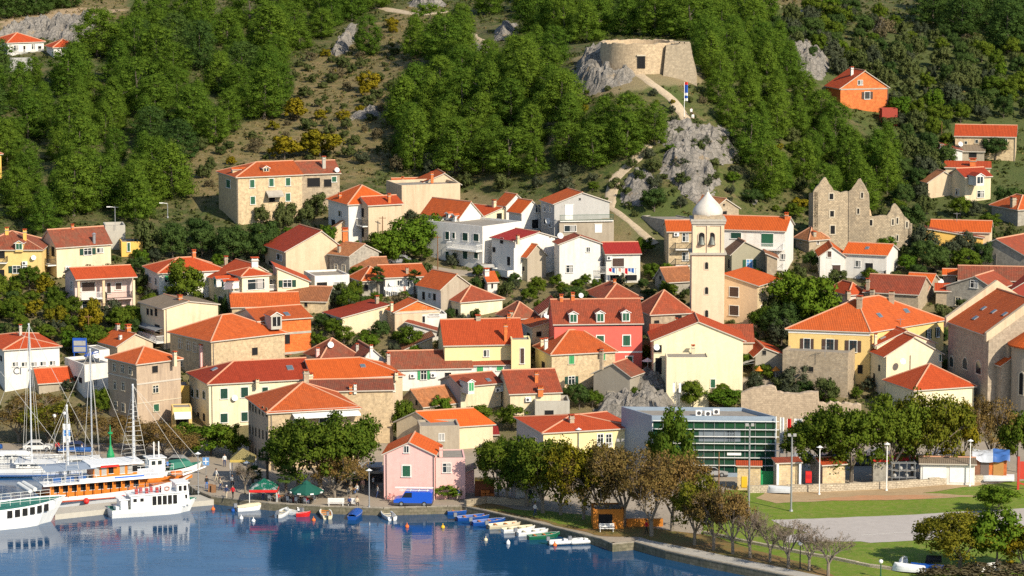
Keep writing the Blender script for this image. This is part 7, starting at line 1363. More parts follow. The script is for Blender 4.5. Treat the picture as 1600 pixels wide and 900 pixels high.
landboat(1408, 884, 3.4, 80, 'white', 'white dinghy set upright on the lawn, farther of the two', 60); landboat(1418, 894, 4.2, 150, 'white', 'white dinghy upturned on the lawn in front of the upright one'); landboat(1446, 894, 4.4, 158, 'blue', 'blue and white upturned boat with rusty top on the lawn', 180, 'wood'); landboat(1458, 881, 2, 170, 'black', 'tiny black dinghy under the yellowing tree'); landboat(1552, 752, 5.6, 172, 'grey', 'grey upturned boat at the foot of the tarpaulin shed'); landboat(1216, 771, 3.6, 160, 'grey', 'grey upturned punt below the patchy block shed'); landboat(1546, 893, 4, 30, 'white', 'white boat half hidden by the fuller yellowing tree')
def ship(bow, hd, L, name, label, cat='boat'):
    e = Vector((math.cos(R(hd)), math.sin(R(hd)), 0)); P = at_z(*bow, 0) - e * L * .46; return empty(name, P, label, cat, None, R(hd))
def boxp(r, name, c, d, m, mats=None):
    mb = MB(); mb.box(c, d); return mb.build(name, m, r)
def house_cab(r, name, x0, x1, y, z0, z1, m, slope=.3, top=None):
    """deckhouse with raked front"""
    mb = MB(); P_ = [(x0, z0), (x1, z0), (x1 - slope, z1), (x0, z1)]; mb.prism([Vector((a, -y, b_)) for a, b_ in P_], (0, 2 * y, 0)); mb.box(((x0 + x1 - slope) / 2, 0, z1 + .06), (x1 - x0 - slope + .5, 2 * y + .4, .12), 1); return mb.build(name, [m, top or WHITEH], r)
def pane_row(r, name, xs, y, z, w_, hh, m=None, par=None):
    for x in xs: 
        mb = MB(); mb.box((x, -y - .015, z), (w_, .03, hh), 0); mb.box((x, -y - .02, z - hh / 2 - .03), (w_ + .1, .05, .06), 1); o = mb.build(name, [m or M_['glass'], WHITEH], par or r)
def rails(r, x0, x1, y, z, hh=.95, m=None, both=True, n=None):
    mb = MB(); n = n or max(3, int(abs(x1 - x0) / 1.2))
    for sy in ((-1, 1) if both else (-1,)):
        for zz_ in (hh, hh * .5): mb.tube((x0, sy * y, z + zz_), (x1, sy * y, z + zz_), .025, n=4)
        for k in range(n + 1): x = x0 + (x1 - x0) * k / n; mb.tube((x, sy * y, z), (x, sy * y, z + hh), .025, n=4)
    mb.build('railing', m or M_['whitem'], r)
def mast(r, x, z0, top, rad=.13, boom=None, shrouds=0, ratl=False, y=0, stays=()):
    mb = MB(); mb.tube((x, y, z0), (x, y, top), rad, rad * .75, 10); mb.tube((x, y - .9, z0 + (top - z0) * .55), (x, y + .9, z0 + (top - z0) * .55), .04, n=5); mb.box((x, y, top + .1), (.25, .08, .2)); mm = mb.build('mast', plain('mast_paint', (.62, .64, .66), .35, .2), r); lb = MB()
    for sx in (-1.1, 1.1):
        for sy in (-1, 1):
            if shrouds: lb.tube((x + sx, y + sy * shrouds, z0 - .2), (x, y, top - .3), .03, n=4)
    for (sx, sz) in stays: lb.tube((x, y, top), (sx, 0, sz), .03, n=4)
    if ratl:
        for sy in (-1, 1):
            for k in range(14):
                t = k / 16; w_ = 1.1 * (1 - t); zz_ = z0 - .2 + (top - .1 - z0) * t; yy = y + sy * shrouds * (1 - t); lb.tube((x - w_, yy, zz_), (x + w_, yy, zz_), .03, n=4)
    if lb.v: lb.build('rigging', plain('rigging_rope', (.52, .50, .46), .7), mm)
    if boom: 
        bb = MB(); bb.tube((x, y, boom[1]), (boom[0], y, boom[1] + .15), .08, n=6); bb.build('boom', M_['whitem'], r); cb_ = MB(); cb_.tube((x - .15, y, boom[1] + .3), ((x + boom[0]) / 2, y, boom[1] + .34), .36, .3, 8); cb_.tube(((x + boom[0]) / 2, y, boom[1] + .34), (boom[0], y, boom[1] + .3), .3, .14, 8); cb_.build('sail_cover', boom[2], r)
# gulet
g = ship((296, 771), 23, 22, 'wooden_ship', 'white and orange varnished wooden excursion ship with two masts and a grey awning', 'ship'); V_ = BOATC['wood']
g.scale = (.96, .95, .9); hull('hull', g, 22, 6, 2.9, 1.6, 1, WHITEH, .55, .12, rail=V_, deck=V_, deckdrop=.5); mb = MB(); mb.box((-2.5, 0, 1.0), (16.5, 6.02, .14)); mb.build('rubbing_strake', plain('strake_red', (.40, .07, .03), .5), g)
mb = MB(); mb.box((-3, 0, 2.45), (14, 4.3, 1.9)); mb.build('saloon', [V_], g); pane_row(g, 'window', [-9 + k * 1.25 for k in range(10)], 2.15, 2.75, .75, .95, M_['dark'])
for k in range(12): boxp(g, 'post', (-10 + k * 1.25, -2.75, 2.6), (.14, .14, 1.9), V_)
mb = MB(); mb.box((-2.6, 0, 3.6), (17, 6.3, .22)); mb.box((-1.5, -3.12, 3.95), (9, .08, .55)); mb.build('upper_deck', WHITEH, g); mb = MB(); mb.box((1, -3.18, 4.0), (4.2, .02, .22)); mb.build('name_board', plain('name_board_blue', (.05, .16, .6), .5), g)
mb = MB(); mb.box((-.6, 0, 4.75), (6.2, 3.6, 1.7)); mb.build('wheelhouse', V_, g); pane_row(g, 'curtain', [-3.2, -2.2, .4, 1.5], 1.8, 4.85, .7, 1.2, M_['curtain']); pane_row(g, 'window', [-1.2, 2.2], 1.8, 4.9, .7, 1, M_['dark'])
mb = MB(); mb.box((-.4, 0, 5.75), (7.6, 4.6, .25)); mb.build('wheelhouse_roof', WHITEH, g); mb = MB(); mb.box((-1.5, -2.33, 5.62), (2.6, .04, .32)); mb.build('sign_board', M_['redpaint'], g); mb = MB()
for i in range(6): mb.poly([(-10.6 + i * 1.2, -2.9, 5.55 - .0), (-9.4 + i * 1.2, -2.9, 5.55), (-9.4 + i * 1.2, 0, 5.85), (-10.6 + i * 1.2, 0, 5.85)]); mb.poly([(-10.6 + i * 1.2, 0, 5.85), (-9.4 + i * 1.2, 0, 5.85), (-9.4 + i * 1.2, 2.9, 5.55), (-10.6 + i * 1.2, 2.9, 5.55)])
mb.build('awning', BOATC['awn'], g)
for x in (-10.4, -8, -5.6): boxp(g, 'awning_post', (x, -2.85, 4.6), (.06, .06, 1.9), M_['whitem'])
rails(g, -11, -3.6, 3.05, 3.7, m=M_['whitem']); rails(g, 3, 9, 2.4, 3.3, .9)
for x, y in ((-8.8, -1.6), (-7, -1.4), (-5.4, -1.8)): boxp(g, 'deck_bench', (x, y, 4.05), (1.2, .5, .7), BOATC['navy'])
mb = MB(); mb.tube((9.6, 0, 2.9), (13.0, 0, 3.9), .16, .09, 8); mb.build('bowsprit', WHITEH, g); mast(g, -7.0 + .2, 3.7, 14.6, .17, None, 2.9, True, stays=((-10.8, 3.8),)); mast(g, 2.6, 5.8, 17.0, .17, None, 2.9, True, stays=((12.9, 3.9), (10.5, 3.2)))
mb = MB(); mb.ball((-5.2, -3.35, .9), .42, 0, 10, 1.2); mb.build('fender', M_['redpaint'], g); mb = MB(); mb.ball((0, -3.45, .9), .42, 0, 10, 1.2); mb.build('fender', M_['redpaint'], g)
dg = MB(); dg.tube((-13.4, 1.6, 3.2), (-12.6, -1.8, 2.7), .32, n=10); dg.tube((-12.7, 1.7, 3.3), (-11.9, -1.7, 2.9), .32, n=10); dg.build('hanging_dinghy', BOATC['tube'], g, smooth=True); boxp(g, 'orange_raft', (8.4, -.9, 3.55), (1.5, .6, .4), plain('raft_orange', (.75, .16, .03), .6))
# white tour boat with green deck
t_ = ship((95, 813), 27, 19, 'tour_boat', 'white tour boat with square hull windows and green foredeck at the left edge'); hull('hull', t_, 19, 5.4, 3.3, 2.5, .9, WHITEH, .6, .14, deck=BOATC['deckgreen'], deckdrop=.12)
S = hull_sections(19, 5.4, 3.3, 2.5, .9, .6, .14)
for k in range(6): 
    x = 1.1 + k * 1.02; y = np.interp(x, [s_[0].x for s_ in S], [s_[0].y for s_ in S]); y2 = np.interp(x + .3, [s_[0].x for s_ in S], [s_[0].y for s_ in S]); d = Vector((.3, -(y2 - y), 0)).normalized(); n_ = Vector((d.y, -d.x, 0)); z = 2.05 + .05 * k; mb = MB(); mb.box(Vector((x, -y * .985, z)) + n_ * .02, (.68, .06, .95), 0, d, n_); mb.build('window', M_['dark'], t_)
house_cab(t_, 'wheelhouse', -6, -1.4, 1.7, 2.5, 4.6, WHITEH, .9); pane_row(t_, 'window', [-5, -3.6, -2.5], 1.7, 3.9, .7, .7, M_['glass']); rails(t_, -1.2, 8, 1.9, 3.0, .8); boxp(t_, 'side_opening', (-2.9, -2.6, 1.9), (2.6, .2, 1.1), M_['dark']); boxp(t_, 'radar_box', (-2.4, .3, 4.9), (.8, .6, .4), BOATC['black'])
for x in (-3.4, -.9):
    mb = MB(); mb.lathe([(.30, -.08), (.42, 0), (.30, .08), (.22, 0), (.30, -.08)], 14, 0); o = mb.build('lifebuoy', plain('lifebuoy_orange', (.75, .12, .03), .5), t_, (x, -2.74, 2.9)); o.rotation_euler = (math.pi / 2, 0, 0)
# little ferry
f_ = ship((307, 797), 21, 12.6, 'ferry_boat', 'small white ferry with brown waterline and a life ring, in front of the wooden ship'); f_.scale = (.92, .92, .88); hull('hull', f_, 12.6, 3.9, 2.0, 1.25, .6, WHITEH, .6, .1, rail=BOATC['deckgreen'], deck=BOATC['deckgreen'], boot=BOATC['anti'])
house_cab(f_, 'saloon', -3.6, 4.4, 1.5, 1.1, 3.2, WHITEH, .2); pane_row(f_, 'window', [-.2, .55, 1.3, 2.05, 2.8], 1.5, 2.25, .58, 1.35, M_['dark']); pane_row(f_, 'window', [-3, -2], 1.5, 2.5, .5, .5, M_['dark']); house_cab(f_, 'wheelhouse', 3.1, 5.0, 1.4, 1.3, 4.5, WHITEH, .3); pane_row(f_, 'window', [3.6, 4.3], 1.4, 3.8, .45, .8, M_['dark']); pane_row(f_, 'window', [4.4], 1.4, 2.5, .4, .6, M_['dark'])
boxp(f_, 'ring_board', (1.6, -1.2, 3.9), (1.4, .08, 1.1), WHITEH); mb = MB(); mb.lathe([(.30, -.08), (.42, 0), (.30, .08), (.22, 0), (.30, -.08)], 16, 0); o = mb.build('lifebuoy', plain('lifebuoy_pink', (.65, .30, .24), .5), f_, (1.7, -1.3, 3.9)); o.rotation_euler = (math.pi / 2, 0, 0); rails(f_, -3.4, 3, 1.5, 3.3, .9, M_['greym'])
for k in range(6): boxp(f_, 'red_chair', (-2.6 + k * .75, -.7 + .5 * (k % 2), 3.7), (.4, .4, .75), plain('chair_red', (.38, .05, .05), .5))
house_cab(f_, 'engine_casing', -5, -3.9, 1.2, 1.0, 2.6, WHITEH, .1); boxp(f_, 'deck_hatch', (-5.2, 0, 1.3), (.8, 1.6, .6), WHITEH)
# yachts and trawler
def yacht(bow, hd, L, label, mx, top, cover, bim=True):
    y = ship(bow, hd, L, 'sailing_yacht', label, 'yacht'); y['group'] = 'yachts at the town quay'; hull('hull', y, L, L * .28, 1.45, 1.15, .5, WHITEH, .45, .1, deck=plain('yacht_deck', (.66, .65, .62), .6), deckdrop=.08, boot=None); mb = MB(); mb.box((-L * .05, 0, .25), (L * .8, L * .281, .12)); mb.build('boot_stripe', BOATC['navy'], y)
    house_cab(y, 'coachroof', -L * .18, L * .2, L * .085, 1.2, 1.75, WHITEH, 1.2); pane_row(y, 'window', [-L * .12, -L * .03, L * .06], L * .085, 1.5, 1.1, .2, M_['glass']); mast(y, mx, 1.6, top, .12, (mx - L * .36, 2.6, cover), L * .13, stays=((L * .5, 1.5), (-L * .5, 1.3))); rails(y, -L * .46, L * .4, L * .115, 1.2, .65, M_['greym'])
    if bim: mb = MB(); mb.box((-L * .34, 0, 3.0), (L * .14, L * .2, .1)); [mb.tube((-L * .34 + sx, sy, 1.2), (-L * .34 + sx, sy, 3), .03, n=4) for sx in (-.8, .8) for sy in (-1.4, 1.4)]; mb.build('bimini', BOATC['navy'] if cover != M_['whitem'] else WHITEH, y); mb = MB(); mb.prism([(-L * .2, -1.2, 1.7), (-L * .1, -1.2, 1.75), (-L * .17, -1.0, 2.5)], (0, 2.2, 0)); mb.build('sprayhood', plain('sprayhood_grey', (.3, .33, .38), .6), y)
    return y
ya = yacht((150, 740), 3, 17, 'nearest white sailing yacht with long sail cover, behind the wooden ship', -1.0, 21.0, M_['whitem']); yb = yacht((95, 726), 4, 15, 'white yacht with blue covered dinghy behind the nearest yacht', -4.6, 18.0, BOATC['navy']); yc = yacht((205, 733), 6, 13, 'white yacht mostly hidden behind the wooden ship, its thick mast between the ship masts', .6, 17.0, BOATC['navy'], False)
mb = MB(); mb.tube((-2.6, 0, 2.6), (-1.2, 0, 2.75), .55, .3, 10); mb.tube((-2.6, 0, 2.6), (-3.2, 0, 2.6), .55, .2, 10); mb.build('covered_dinghy', BOATC['navy'], yb)
tr = ship((312, 742), 24, 9, 'fishing_boat', 'white and green fishing boat moored inside the bowsprit of the wooden ship'); hull('hull', tr, 9, 3.2, 1.9, 1.1, .5, WHITEH, .5, .1, rail=BOATC['deckgreen'], deck=BOATC['deckgreen']); house_cab(tr, 'wheelhouse', -3.4, -1.0, 1.0, 1.0, 3.0, WHITEH, .2); pane_row(tr, 'window', [-2.8, -1.9], 1.0, 2.4, .55, .6); mb = MB(); mb.prism([(-.6, -1.2, 1.3), (3, -.9, 1.6), (2.4, -.8, 2.3), (-.2, -1.0, 2.2)], (0, 2, 0)); mb.build('green_cover', BOATC['deckgreen'], tr)
for x in (-2.6, -1.9): boxp(tr, 'gantry', (x, -.6, 4.0), (.14, .14, 2.6), M_['whitem'])
# pontoon
a, c, d = Vector(at_z(86, 803, .7)), Vector(at_z(168, 793, .7)), Vector(at_z(336, 777, .7)); pts = [Vector(at_z(86, 804, .7)), Vector(at_z(170, 795, .7)), Vector(at_z(334, 781, .7)), Vector(at_z(334, 771, .7)), Vector(at_z(168, 785, .7)), Vector(at_z(86, 794, .7))]; o_ = pts[0]
r = empty('pontoon', o_, 'low concrete landing pontoon between the ferry and the wooden ship', 'pontoon'); mb = MB(); mb.prism([p - o_ for p in pts], (0, 0, -1.3)); mb.build('deck', [plain('pontoon_concrete', (.44, .41, .35), .9)], r); mb = MB()
for k in range(9): p = at_z(296 + k * 4.6, 770 - k * .3, .7) - o_; mb.tube(p, p + UP * .95, .03, n=4)
mb.tube(at_z(296, 770, .7) - o_ + UP * .95, at_z(333, 767.5, .7) - o_ + UP * .95, .03, n=4); mb.build('handrail', M_['greym'], r)
# buoys
for px, py, c, lb in ((333, 797, 'raft_orange', 'orange mooring buoy at the end of the pontoon'), (377, 811, 'boat_white', 'left of two white floats before the cafe quay'), (396, 815, 'boat_white', 'right of two white floats before the cafe quay'), (490, 814, 'raft_orange', 'orange float right of the red rowing boat'), (692, 825, 'yellow_paint', 'yellow float on the reflection of the pink house'), (759, 845, 'boat_cream', 'cream cone shaped float below the slanting boats'), (794, 850, 'boat_white', 'tall white float below the slanting boats'), (867, 853, 'raft_orange', 'orange float beside the white inflatable'), (636, 824, 'raft_orange', 'rusty float before the blue van reflection'), (364, 799, 'boat_blue', 'blue float beside the cream covered boat')):
    mb = MB(); mb.ball((0, 0, .12), .26, 0, 10, 1.5 if 'tall' in lb else 1); mb.tube((0, 0, .3), (0, 0, .6), .05, n=6); setp(mb.build('buoy', MATS[c], None, at_z(px, py, 0), smooth=True), lb, 'buoy', 'floats in the harbour')
# ---------------------------------------------------------------- people
def person_mesh(pose, nm):
    J = {'hip': (0, 0, .95), 'chest': (0, .0, 1.32), 'neck': (0, .01, 1.5), 'head': (0, -.01, 1.66), 'top': (0, 0, 1.76)}
    wk = .16 if pose == 'walk' else .02
    if pose == 'sit':
        J = {k: (v[0], v[1], v[2] - .42) for k, v in J.items()}; legs = [((s * .1, 0, .50), (s * .12, -.44, .50), (s * .12, -.44, .08), (s * .12, -.58, .03)) for s in (-1, 1)]; arms = [((s * .2, 0, .98), (s * .24, -.08, .72), (s * .16, -.34, .66)) for s in (-1, 1)]
    else:
        legs = [((s * .1, 0, .9), (s * .11, -s * wk - .02, .5), (s * .11, -s * wk * 1.6 + .02, .08), (s * .12, -s * wk * 1.6 - .12, .03)) for s in (-1, 1)]; arms = [((s * .2, 0, 1.42), (s * .26, s * wk * .7, 1.14), (s * .25, s * wk - .08, .88)) for s in (-1, 1)]
    V, E, Rr = [], [], []
    def add(p, r, par=None): V.append(p); Rr.append(r); (E.append((par, len(V) - 1)) if par is not None else None); return len(V) - 1
    h_ = add(J['hip'], .15); ch = add(J['chest'], .17, h_); nk = add(J['neck'], .06, ch); hd = add(J['head'], .10, nk); add(J['top'], .07, hd); add((J['head'][0], J['head'][1] - .11, J['head'][2] - .01), .02, hd)
    for l in legs: a = add(l[0], .095, h_); b_ = add(l[1], .07, a); c = add(l[2], .045, b_); add(l[3], .04, c)
    for l in arms: a = add(l[0], .062, ch); b_ = add(l[1], .048, a); c = add(l[2], .036, b_); add((l[2][0], l[2][1] - .07, l[2][2] - .09), .03, c)
    me = bpy.data.meshes.new(nm); me.from_pydata(V, E, []); o = bpy.data.objects.new(nm, me); COL.objects.link(o); md = o.modifiers.new('skin', 'SKIN'); md.use_smooth_shade = True
    for i, v in enumerate(me.skin_vertices[0].data): v.radius = (Rr[i] * (1.25 if i == 1 else 1), Rr[i] * (.75 if i < 2 else 1)); v.use_root = i == 0
    o.modifiers.new('sub', 'SUBSURF').levels = 1; bpy.context.view_layer.update(); m2 = bpy.data.meshes.new_from_object(o.evaluated_get(bpy.context.evaluated_depsgraph_get())); bpy.data.objects.remove(o)
    zo = -.42 if pose == 'sit' else 0
    for k in range(4): m2.materials.append(None)
    for p in m2.polygons:
        c = p.center; z = c.z - zo
        if pose == 'sit': p.material_index = 0 if c.z > 1.06 else (0 if (c.z < .72 and c.y < -.36 and c.z > .58) else (1 if c.z > .58 else (2 if c.z > .1 else 3)))
        else: p.material_index = 0 if z > 1.5 or (abs(c.x) > .19 and z < .98) else (1 if z > .97 else (2 if z > .09 else 3))
    return m2
PM = {k: person_mesh(k, 'person') for k in ('stand', 'walk', 'sit')}
PC = {'white': (.68, .67, .64), 'navy': (.03, .05, .13), 'red': (.60, .02, .03), 'black': (.02, .02, .022), 'blue': (.05, .16, .45), 'beige': (.5, .42, .3), 'grey': (.3, .3, .3), 'pinkish': (.6, .35, .28), 'skin': (.52, .30, .20), 'hair': (.05, .03, .02)}
def cloth(k): return plain('cloth_' + k, PC[k], .9)
def person(P, pose, top, leg, label, rz=0, hat=None):
    me = PM[pose].copy()
    for i, k in enumerate(('skin', top, leg, 'black')): me.materials[i] = cloth(k)
    o = bpy.data.objects.new('person', me); COL.objects.link(o); o.location = P; o.rotation_euler = (0, 0, rz); setp(o, label, 'person'); zo = -.42 if pose == 'sit' else 0
    mb = MB(); mb.ball((0, .025, 1.715 + zo), .125, 0, 10, .95); mb.build('hair' if not hat else 'hat', cloth(hat or 'hair'), o, smooth=True); return o
for px, py, top, leg, pose, rz, lb in ((323, 764, 'black', 'blue', 'stand', .5, 'person in dark jacket and blue jeans standing on the quay by the bowsprit'), (354, 779, 'navy', 'beige', 'walk', -.6, 'person in navy top and beige trousers strolling, left of the red shirt'), (364, 779, 'red', 'black', 'walk', -.5, 'person in a red shirt and black trousers walking on the quay'), (363, 762, 'grey', 'black', 'walk', .4, 'person in grey walking behind the red shirt'), (351, 729, 'white', 'navy', 'stand', 0, 'person in white shirt standing by the beige canopy'), (411, 782, 'white', 'navy', 'stand', .3, 'person in white standing under the red trimmed canopy'), (567, 768, 'pinkish', 'beige', 'stand', 0, 'person in pink standing at the white framed bar'), (555, 766, 'black', 'black', 'stand', 1, 'person in black at the white framed bar')):
    person(at_z(px, py, ZQ), pose, top, leg, lb, rz, 'white' if px == 354 else None)
for px, py, top, leg, rz, lb in ((1080, 184, 'white', 'black', .4, 'hiker in white top and dark trousers, highest on the path under the flag'), (1082.5, 193, 'white', 'beige', .2, 'hiker in pale clothes between the highest hiker and the red shirt'), (1086.5, 202, 'red', 'black', 0, 'hiker in a red shirt at the top of the crag'), (1069, 200, 'grey', 'black', .6, 'hiker in grey left of the red shirted one, at the foot of the flagpole')):
    person(Vector(ground(px, py)) + Vector((0, 0, .12)), 'walk', top, leg, lb, rz)
for px, py, top, leg, lb in ((90, 708, 'red', 'navy', 'passer-by in red on the left quay behind the yachts'), (128, 712, 'white', 'black', 'passer-by in white on the left quay behind the yachts'), (262, 738, 'blue', 'black', 'passer-by in blue on the quay behind the fishing boat'), (338, 752, 'white', 'beige', 'stroller in white right of the menu boards'), (344, 766, 'beige', 'navy', 'stroller in beige left of the red shirt on the quay'), (372, 752, 'black', 'grey', 'stroller in black under the beige canopy edge'), (590, 778, 'grey', 'navy', 'person in grey between lamp post and pink house'), (583, 764, 'white', 'black', 'person in white near the pink house corner'), (716, 782, 'navy', 'beige', 'person in navy beside the pink annexe'), (836, 806, 'white', 'navy', 'person in white under the promenade trees'), (1010, 834, 'red', 'black', 'person in red walking under the autumn trees')):
    person(at_z(px, py, ZQ), 'walk', top, leg, lb, px % 3)
for px, top, lb in ((1025.5, 'blue', 'visitor in blue on top of the round fort, left one'), (1029.5, 'black', 'visitor in dark clothes on top of the round fort, right one')): p = at_y(px, 69, 567.5); p.z = fort.location.z + zt(68.5) - b0 - .35; person(p, 'stand', top, 'navy', lb)
def on_ship(r, c, *a): person(Vector(r.location) + Matrix.Rotation(r.rotation_euler.z, 3, 'Z') @ Vector(c), *a)
on_ship(t_, (-3.4, -2.5, 1.5), 'stand', 'black', 'black', 'crew member in black at the side of the tour boat'); on_ship(t_, (-1.1, -2.5, 1.5), 'stand', 'red', 'navy', 'crew member in red at the side of the tour boat')
# ---------------------------------------------------------------- cafe: chairs, tables, canopies
def bx(mb, c, d, m=0): mb.box(c, d, m)
def make_chair():
    r = empty('cafe_chair', (0, 0, 0), 'x', 'chair', 'chairs of the quayside cafe'); m = plain('chair_aluminium', (.45, .45, .45), .4, .5); mb = MB(); bx(mb, (0, 0, .45), (.46, .46, .05)); mb.build('seat', m, r); mb = MB(); mb.box((0, .23, .72), (.46, .05, .5)); mb.build('backrest', m, r)
    for sx in (-.19, .19):
        for sy in (-.19, .19): mb = MB(); mb.box((sx, sy, .22), (.04, .04, .45)); mb.build('leg', m, r)
    return r
def make_table():
    r = empty('cafe_table', (0, 0, 0), 'x', 'table', 'tables of the quayside cafe'); mb = MB(); mb.lathe([(0, .72), (.42, .72), (.42, .76), (0, .76)], 16); mb.build('table_top', plain('table_wood', (.3, .17, .08), .5), r); mb = MB(); mb.tube((0, 0, 0), (0, 0, .72), .04); mb.lathe([(.26, 0), (.26, .04), (0, .05)], 12); mb.build('pedestal', M_['iron'], r); return r
CH, TB = make_chair(), make_table(); first = [1, 1]
def put(src, i, P, rz, label):
    o = src if first[i] else copy_tree(src); first[i] = 0; o.location = P; o.rotation_euler = (0, 0, rz); o['label'] = label; return o
for px, py, lb, folk in ((428, 782, 'under the red trimmed canopy', (('navy', 'black'), ('white', 'beige'))), (440, 783, 'between canopy and green parasol', (('red', 'black'), None)), (457, 785, 'left under the green parasol', (('black', 'white'), ('white', 'red'))), (470, 786, 'middle under the green parasol', (('grey', 'black'), None)), (484, 787, 'right under the green parasol', (('red', 'navy'), ('white', 'black'))), (552, 772, 'before the white framed bar', (('beige', 'black'), ('white', 'blue')))):
    c = Vector(at_z(px, py, ZQ)); put(TB, 1, c, 0, 'round cafe table ' + lb)
    for k, a in enumerate((-2.2, .9)):
        p = c + Vector((math.cos(a) * .75, math.sin(a) * .75, 0)); rz = a - math.pi / 2; put(CH, 0, p, rz, ('left' if k == 0 else 'right') + ' metal chair at the cafe table ' + lb)
        if folk[k]: person(p + Vector((0, 0, 0)), 'sit', *folk[k], 'guest in %s seated %s' % (folk[k][0] + ' top', lb), rz)
def canopy(px, py, wpx, ytop, yeave, tm, vm, label, name='canopy', trim=None):
    P = Vector(at_z(px, py, ZQ)); s = ppm(P); r = empty(name, P, label, 'canopy'); a = wpx / s / 2; ze = at_y(px, yeave, P.y).z - ZQ; zt_ = at_y(px, ytop, P.y).z - ZQ; mb = MB(); c4 = [Vector((-a, -a, ze)), Vector((a, -a, ze)), Vector((a, a, ze)), Vector((-a, a, ze))]; ap = Vector((0, 0, zt_))
    for i in range(4): 
        j = (i + 1) % 4; mb.poly([c4[i], c4[j], ap]); mb.poly([ap, c4[j], c4[i]]); mb.prism([c4[i] - UP * .35, c4[j] - UP * .35, c4[j], c4[i]], Vector((-c4[i].x - c4[j].x, -c4[i].y - c4[j].y, 0)).normalized() * .03, 1)
    mb.build('roof', [tm, vm], r)
    for c in c4: mb = MB(); mb.tube((c.x * .97, c.y * .97, 0), (c.x * .97, c.y * .97, ze), .05, n=6); mb.build('post', M_['whitem'], r)
    return r
m, nt, b = _new('printed_canvas'); nt.links.new(mixrgb(nt, ramp(nt, noise_n(nt, wpos(nt), 1.1, 3), .52, .6), (.02, .20, .13), (.45, .5, .5)), b.inputs['Base Color'])
canopy(413, 781, 44, 747, 761, m, M_['redpaint'], 'green and white printed tent canopy with a red valance on the cafe quay'); canopy(380, 747, 38, 700, 715, plain('beige_canvas', (.42, .35, .15), .9), plain('yellow_valance', (.55, .40, .10), .9), 'beige pyramid canopy behind the leafless quayside tree')
P = Vector(at_z(479, 786, ZQ)); s = ppm(P); r = empty('parasol', P, 'large dark green parasol with white marks over the cafe tables', 'parasol'); zt_, ze = at_y(479, 750, P.y).z - ZQ, at_y(479, 766, P.y).z - ZQ; mb = MB(); mb.lathe([(27 / s, ze), (7 / s, zt_ - .5), (7 / s, zt_ - .35), (0, zt_)], 8); mb.lathe([(27 / s, ze - .25), (27 / s, ze)], 8); mb.build('canopy', plain('parasol_green', (.01, .085, .06), .8), r)
for k in range(8): a = 6.283 * (k + .5) / 8; mb = MB(); mb.box((math.cos(a) * 25.1 / s, math.sin(a) * 25.1 / s, ze - .1), (.45, .3, .16), 0, (-math.sin(a), math.cos(a), 0), (math.cos(a), math.sin(a), 0)); mb.build('white_mark', M_['whitem'], r)
mb = MB(); mb.tube((0, 0, 0), (0, 0, zt_ - .1), .05); mb.build('pole', M_['greym'], r)
P = Vector(at_z(556, 762, ZQ)); s = ppm(P); r = empty('bar_pavilion', P, 'white framed open bar pavilion left of the pink house', 'pavilion'); mb = MB(); hh = (762 - 738) / s
for x, y in ((-.5, 0), (.62, 0), (-.5, 3.5), (.62, 3.5)): mb.box((x * 70 / s, y, hh / 2), (.22, .22, hh))
mb.build('frame', M_['curtain'], r); mb = MB(); mb.box((.06 * 70 / s, 1.7, hh + .1), (80 / s, 4.3, .3)); mb.box((.06 * 70 / s, 1.7, hh + .7), (72 / s, 3.6, .12), 0); mb.build('roof', M_['curtain'], r); mb = MB(); mb.box((.06 * 70 / s, 3.7, hh / 2), (78 / s, .1, hh)); mb.build('back_wall', M_['dgrey'], r)
def bench(px, py, wpx, label):
    P = at_z(px, py, ZQ); w_ = wpx / ppm(P); r = empty('park_bench', P, label, 'bench', 'white quayside benches'); mb = MB(); [mb.box((0, -.2 + k * .16, .45), (w_, .13, .04)) for k in range(3)]; mb.build('seat', M_['whitem'], r); mb = MB(); [mb.box((0, .26, .62 + k * .17), (w_, .04, .12)) for k in range(3)]; mb.build('backrest', M_['whitem'], r)
    for x in (-.42, .42): mb = MB(); mb.box((x * w_, .03, .22), (.08, .5, .44)); mb.box((x * w_, .28, .55), (.07, .06, 1)); mb.build('leg', M_['whitem'], r)
bench(525, 791, 26, 'longer white slatted bench on the quay left of the bar pavilion'); bench(551, 791, 15, 'shorter white bench with two people on the quay'); bench(948, 831, 24, 'pale blue bench in the shade by the orange kiosk')
for px, top, lb in ((546, 'navy', 'person in navy sitting on the shorter white bench'), (558, 'beige', 'person in beige sitting on the shorter white bench')): person(at_z(px, 791, ZQ), 'sit', top, 'black', lb, .2)
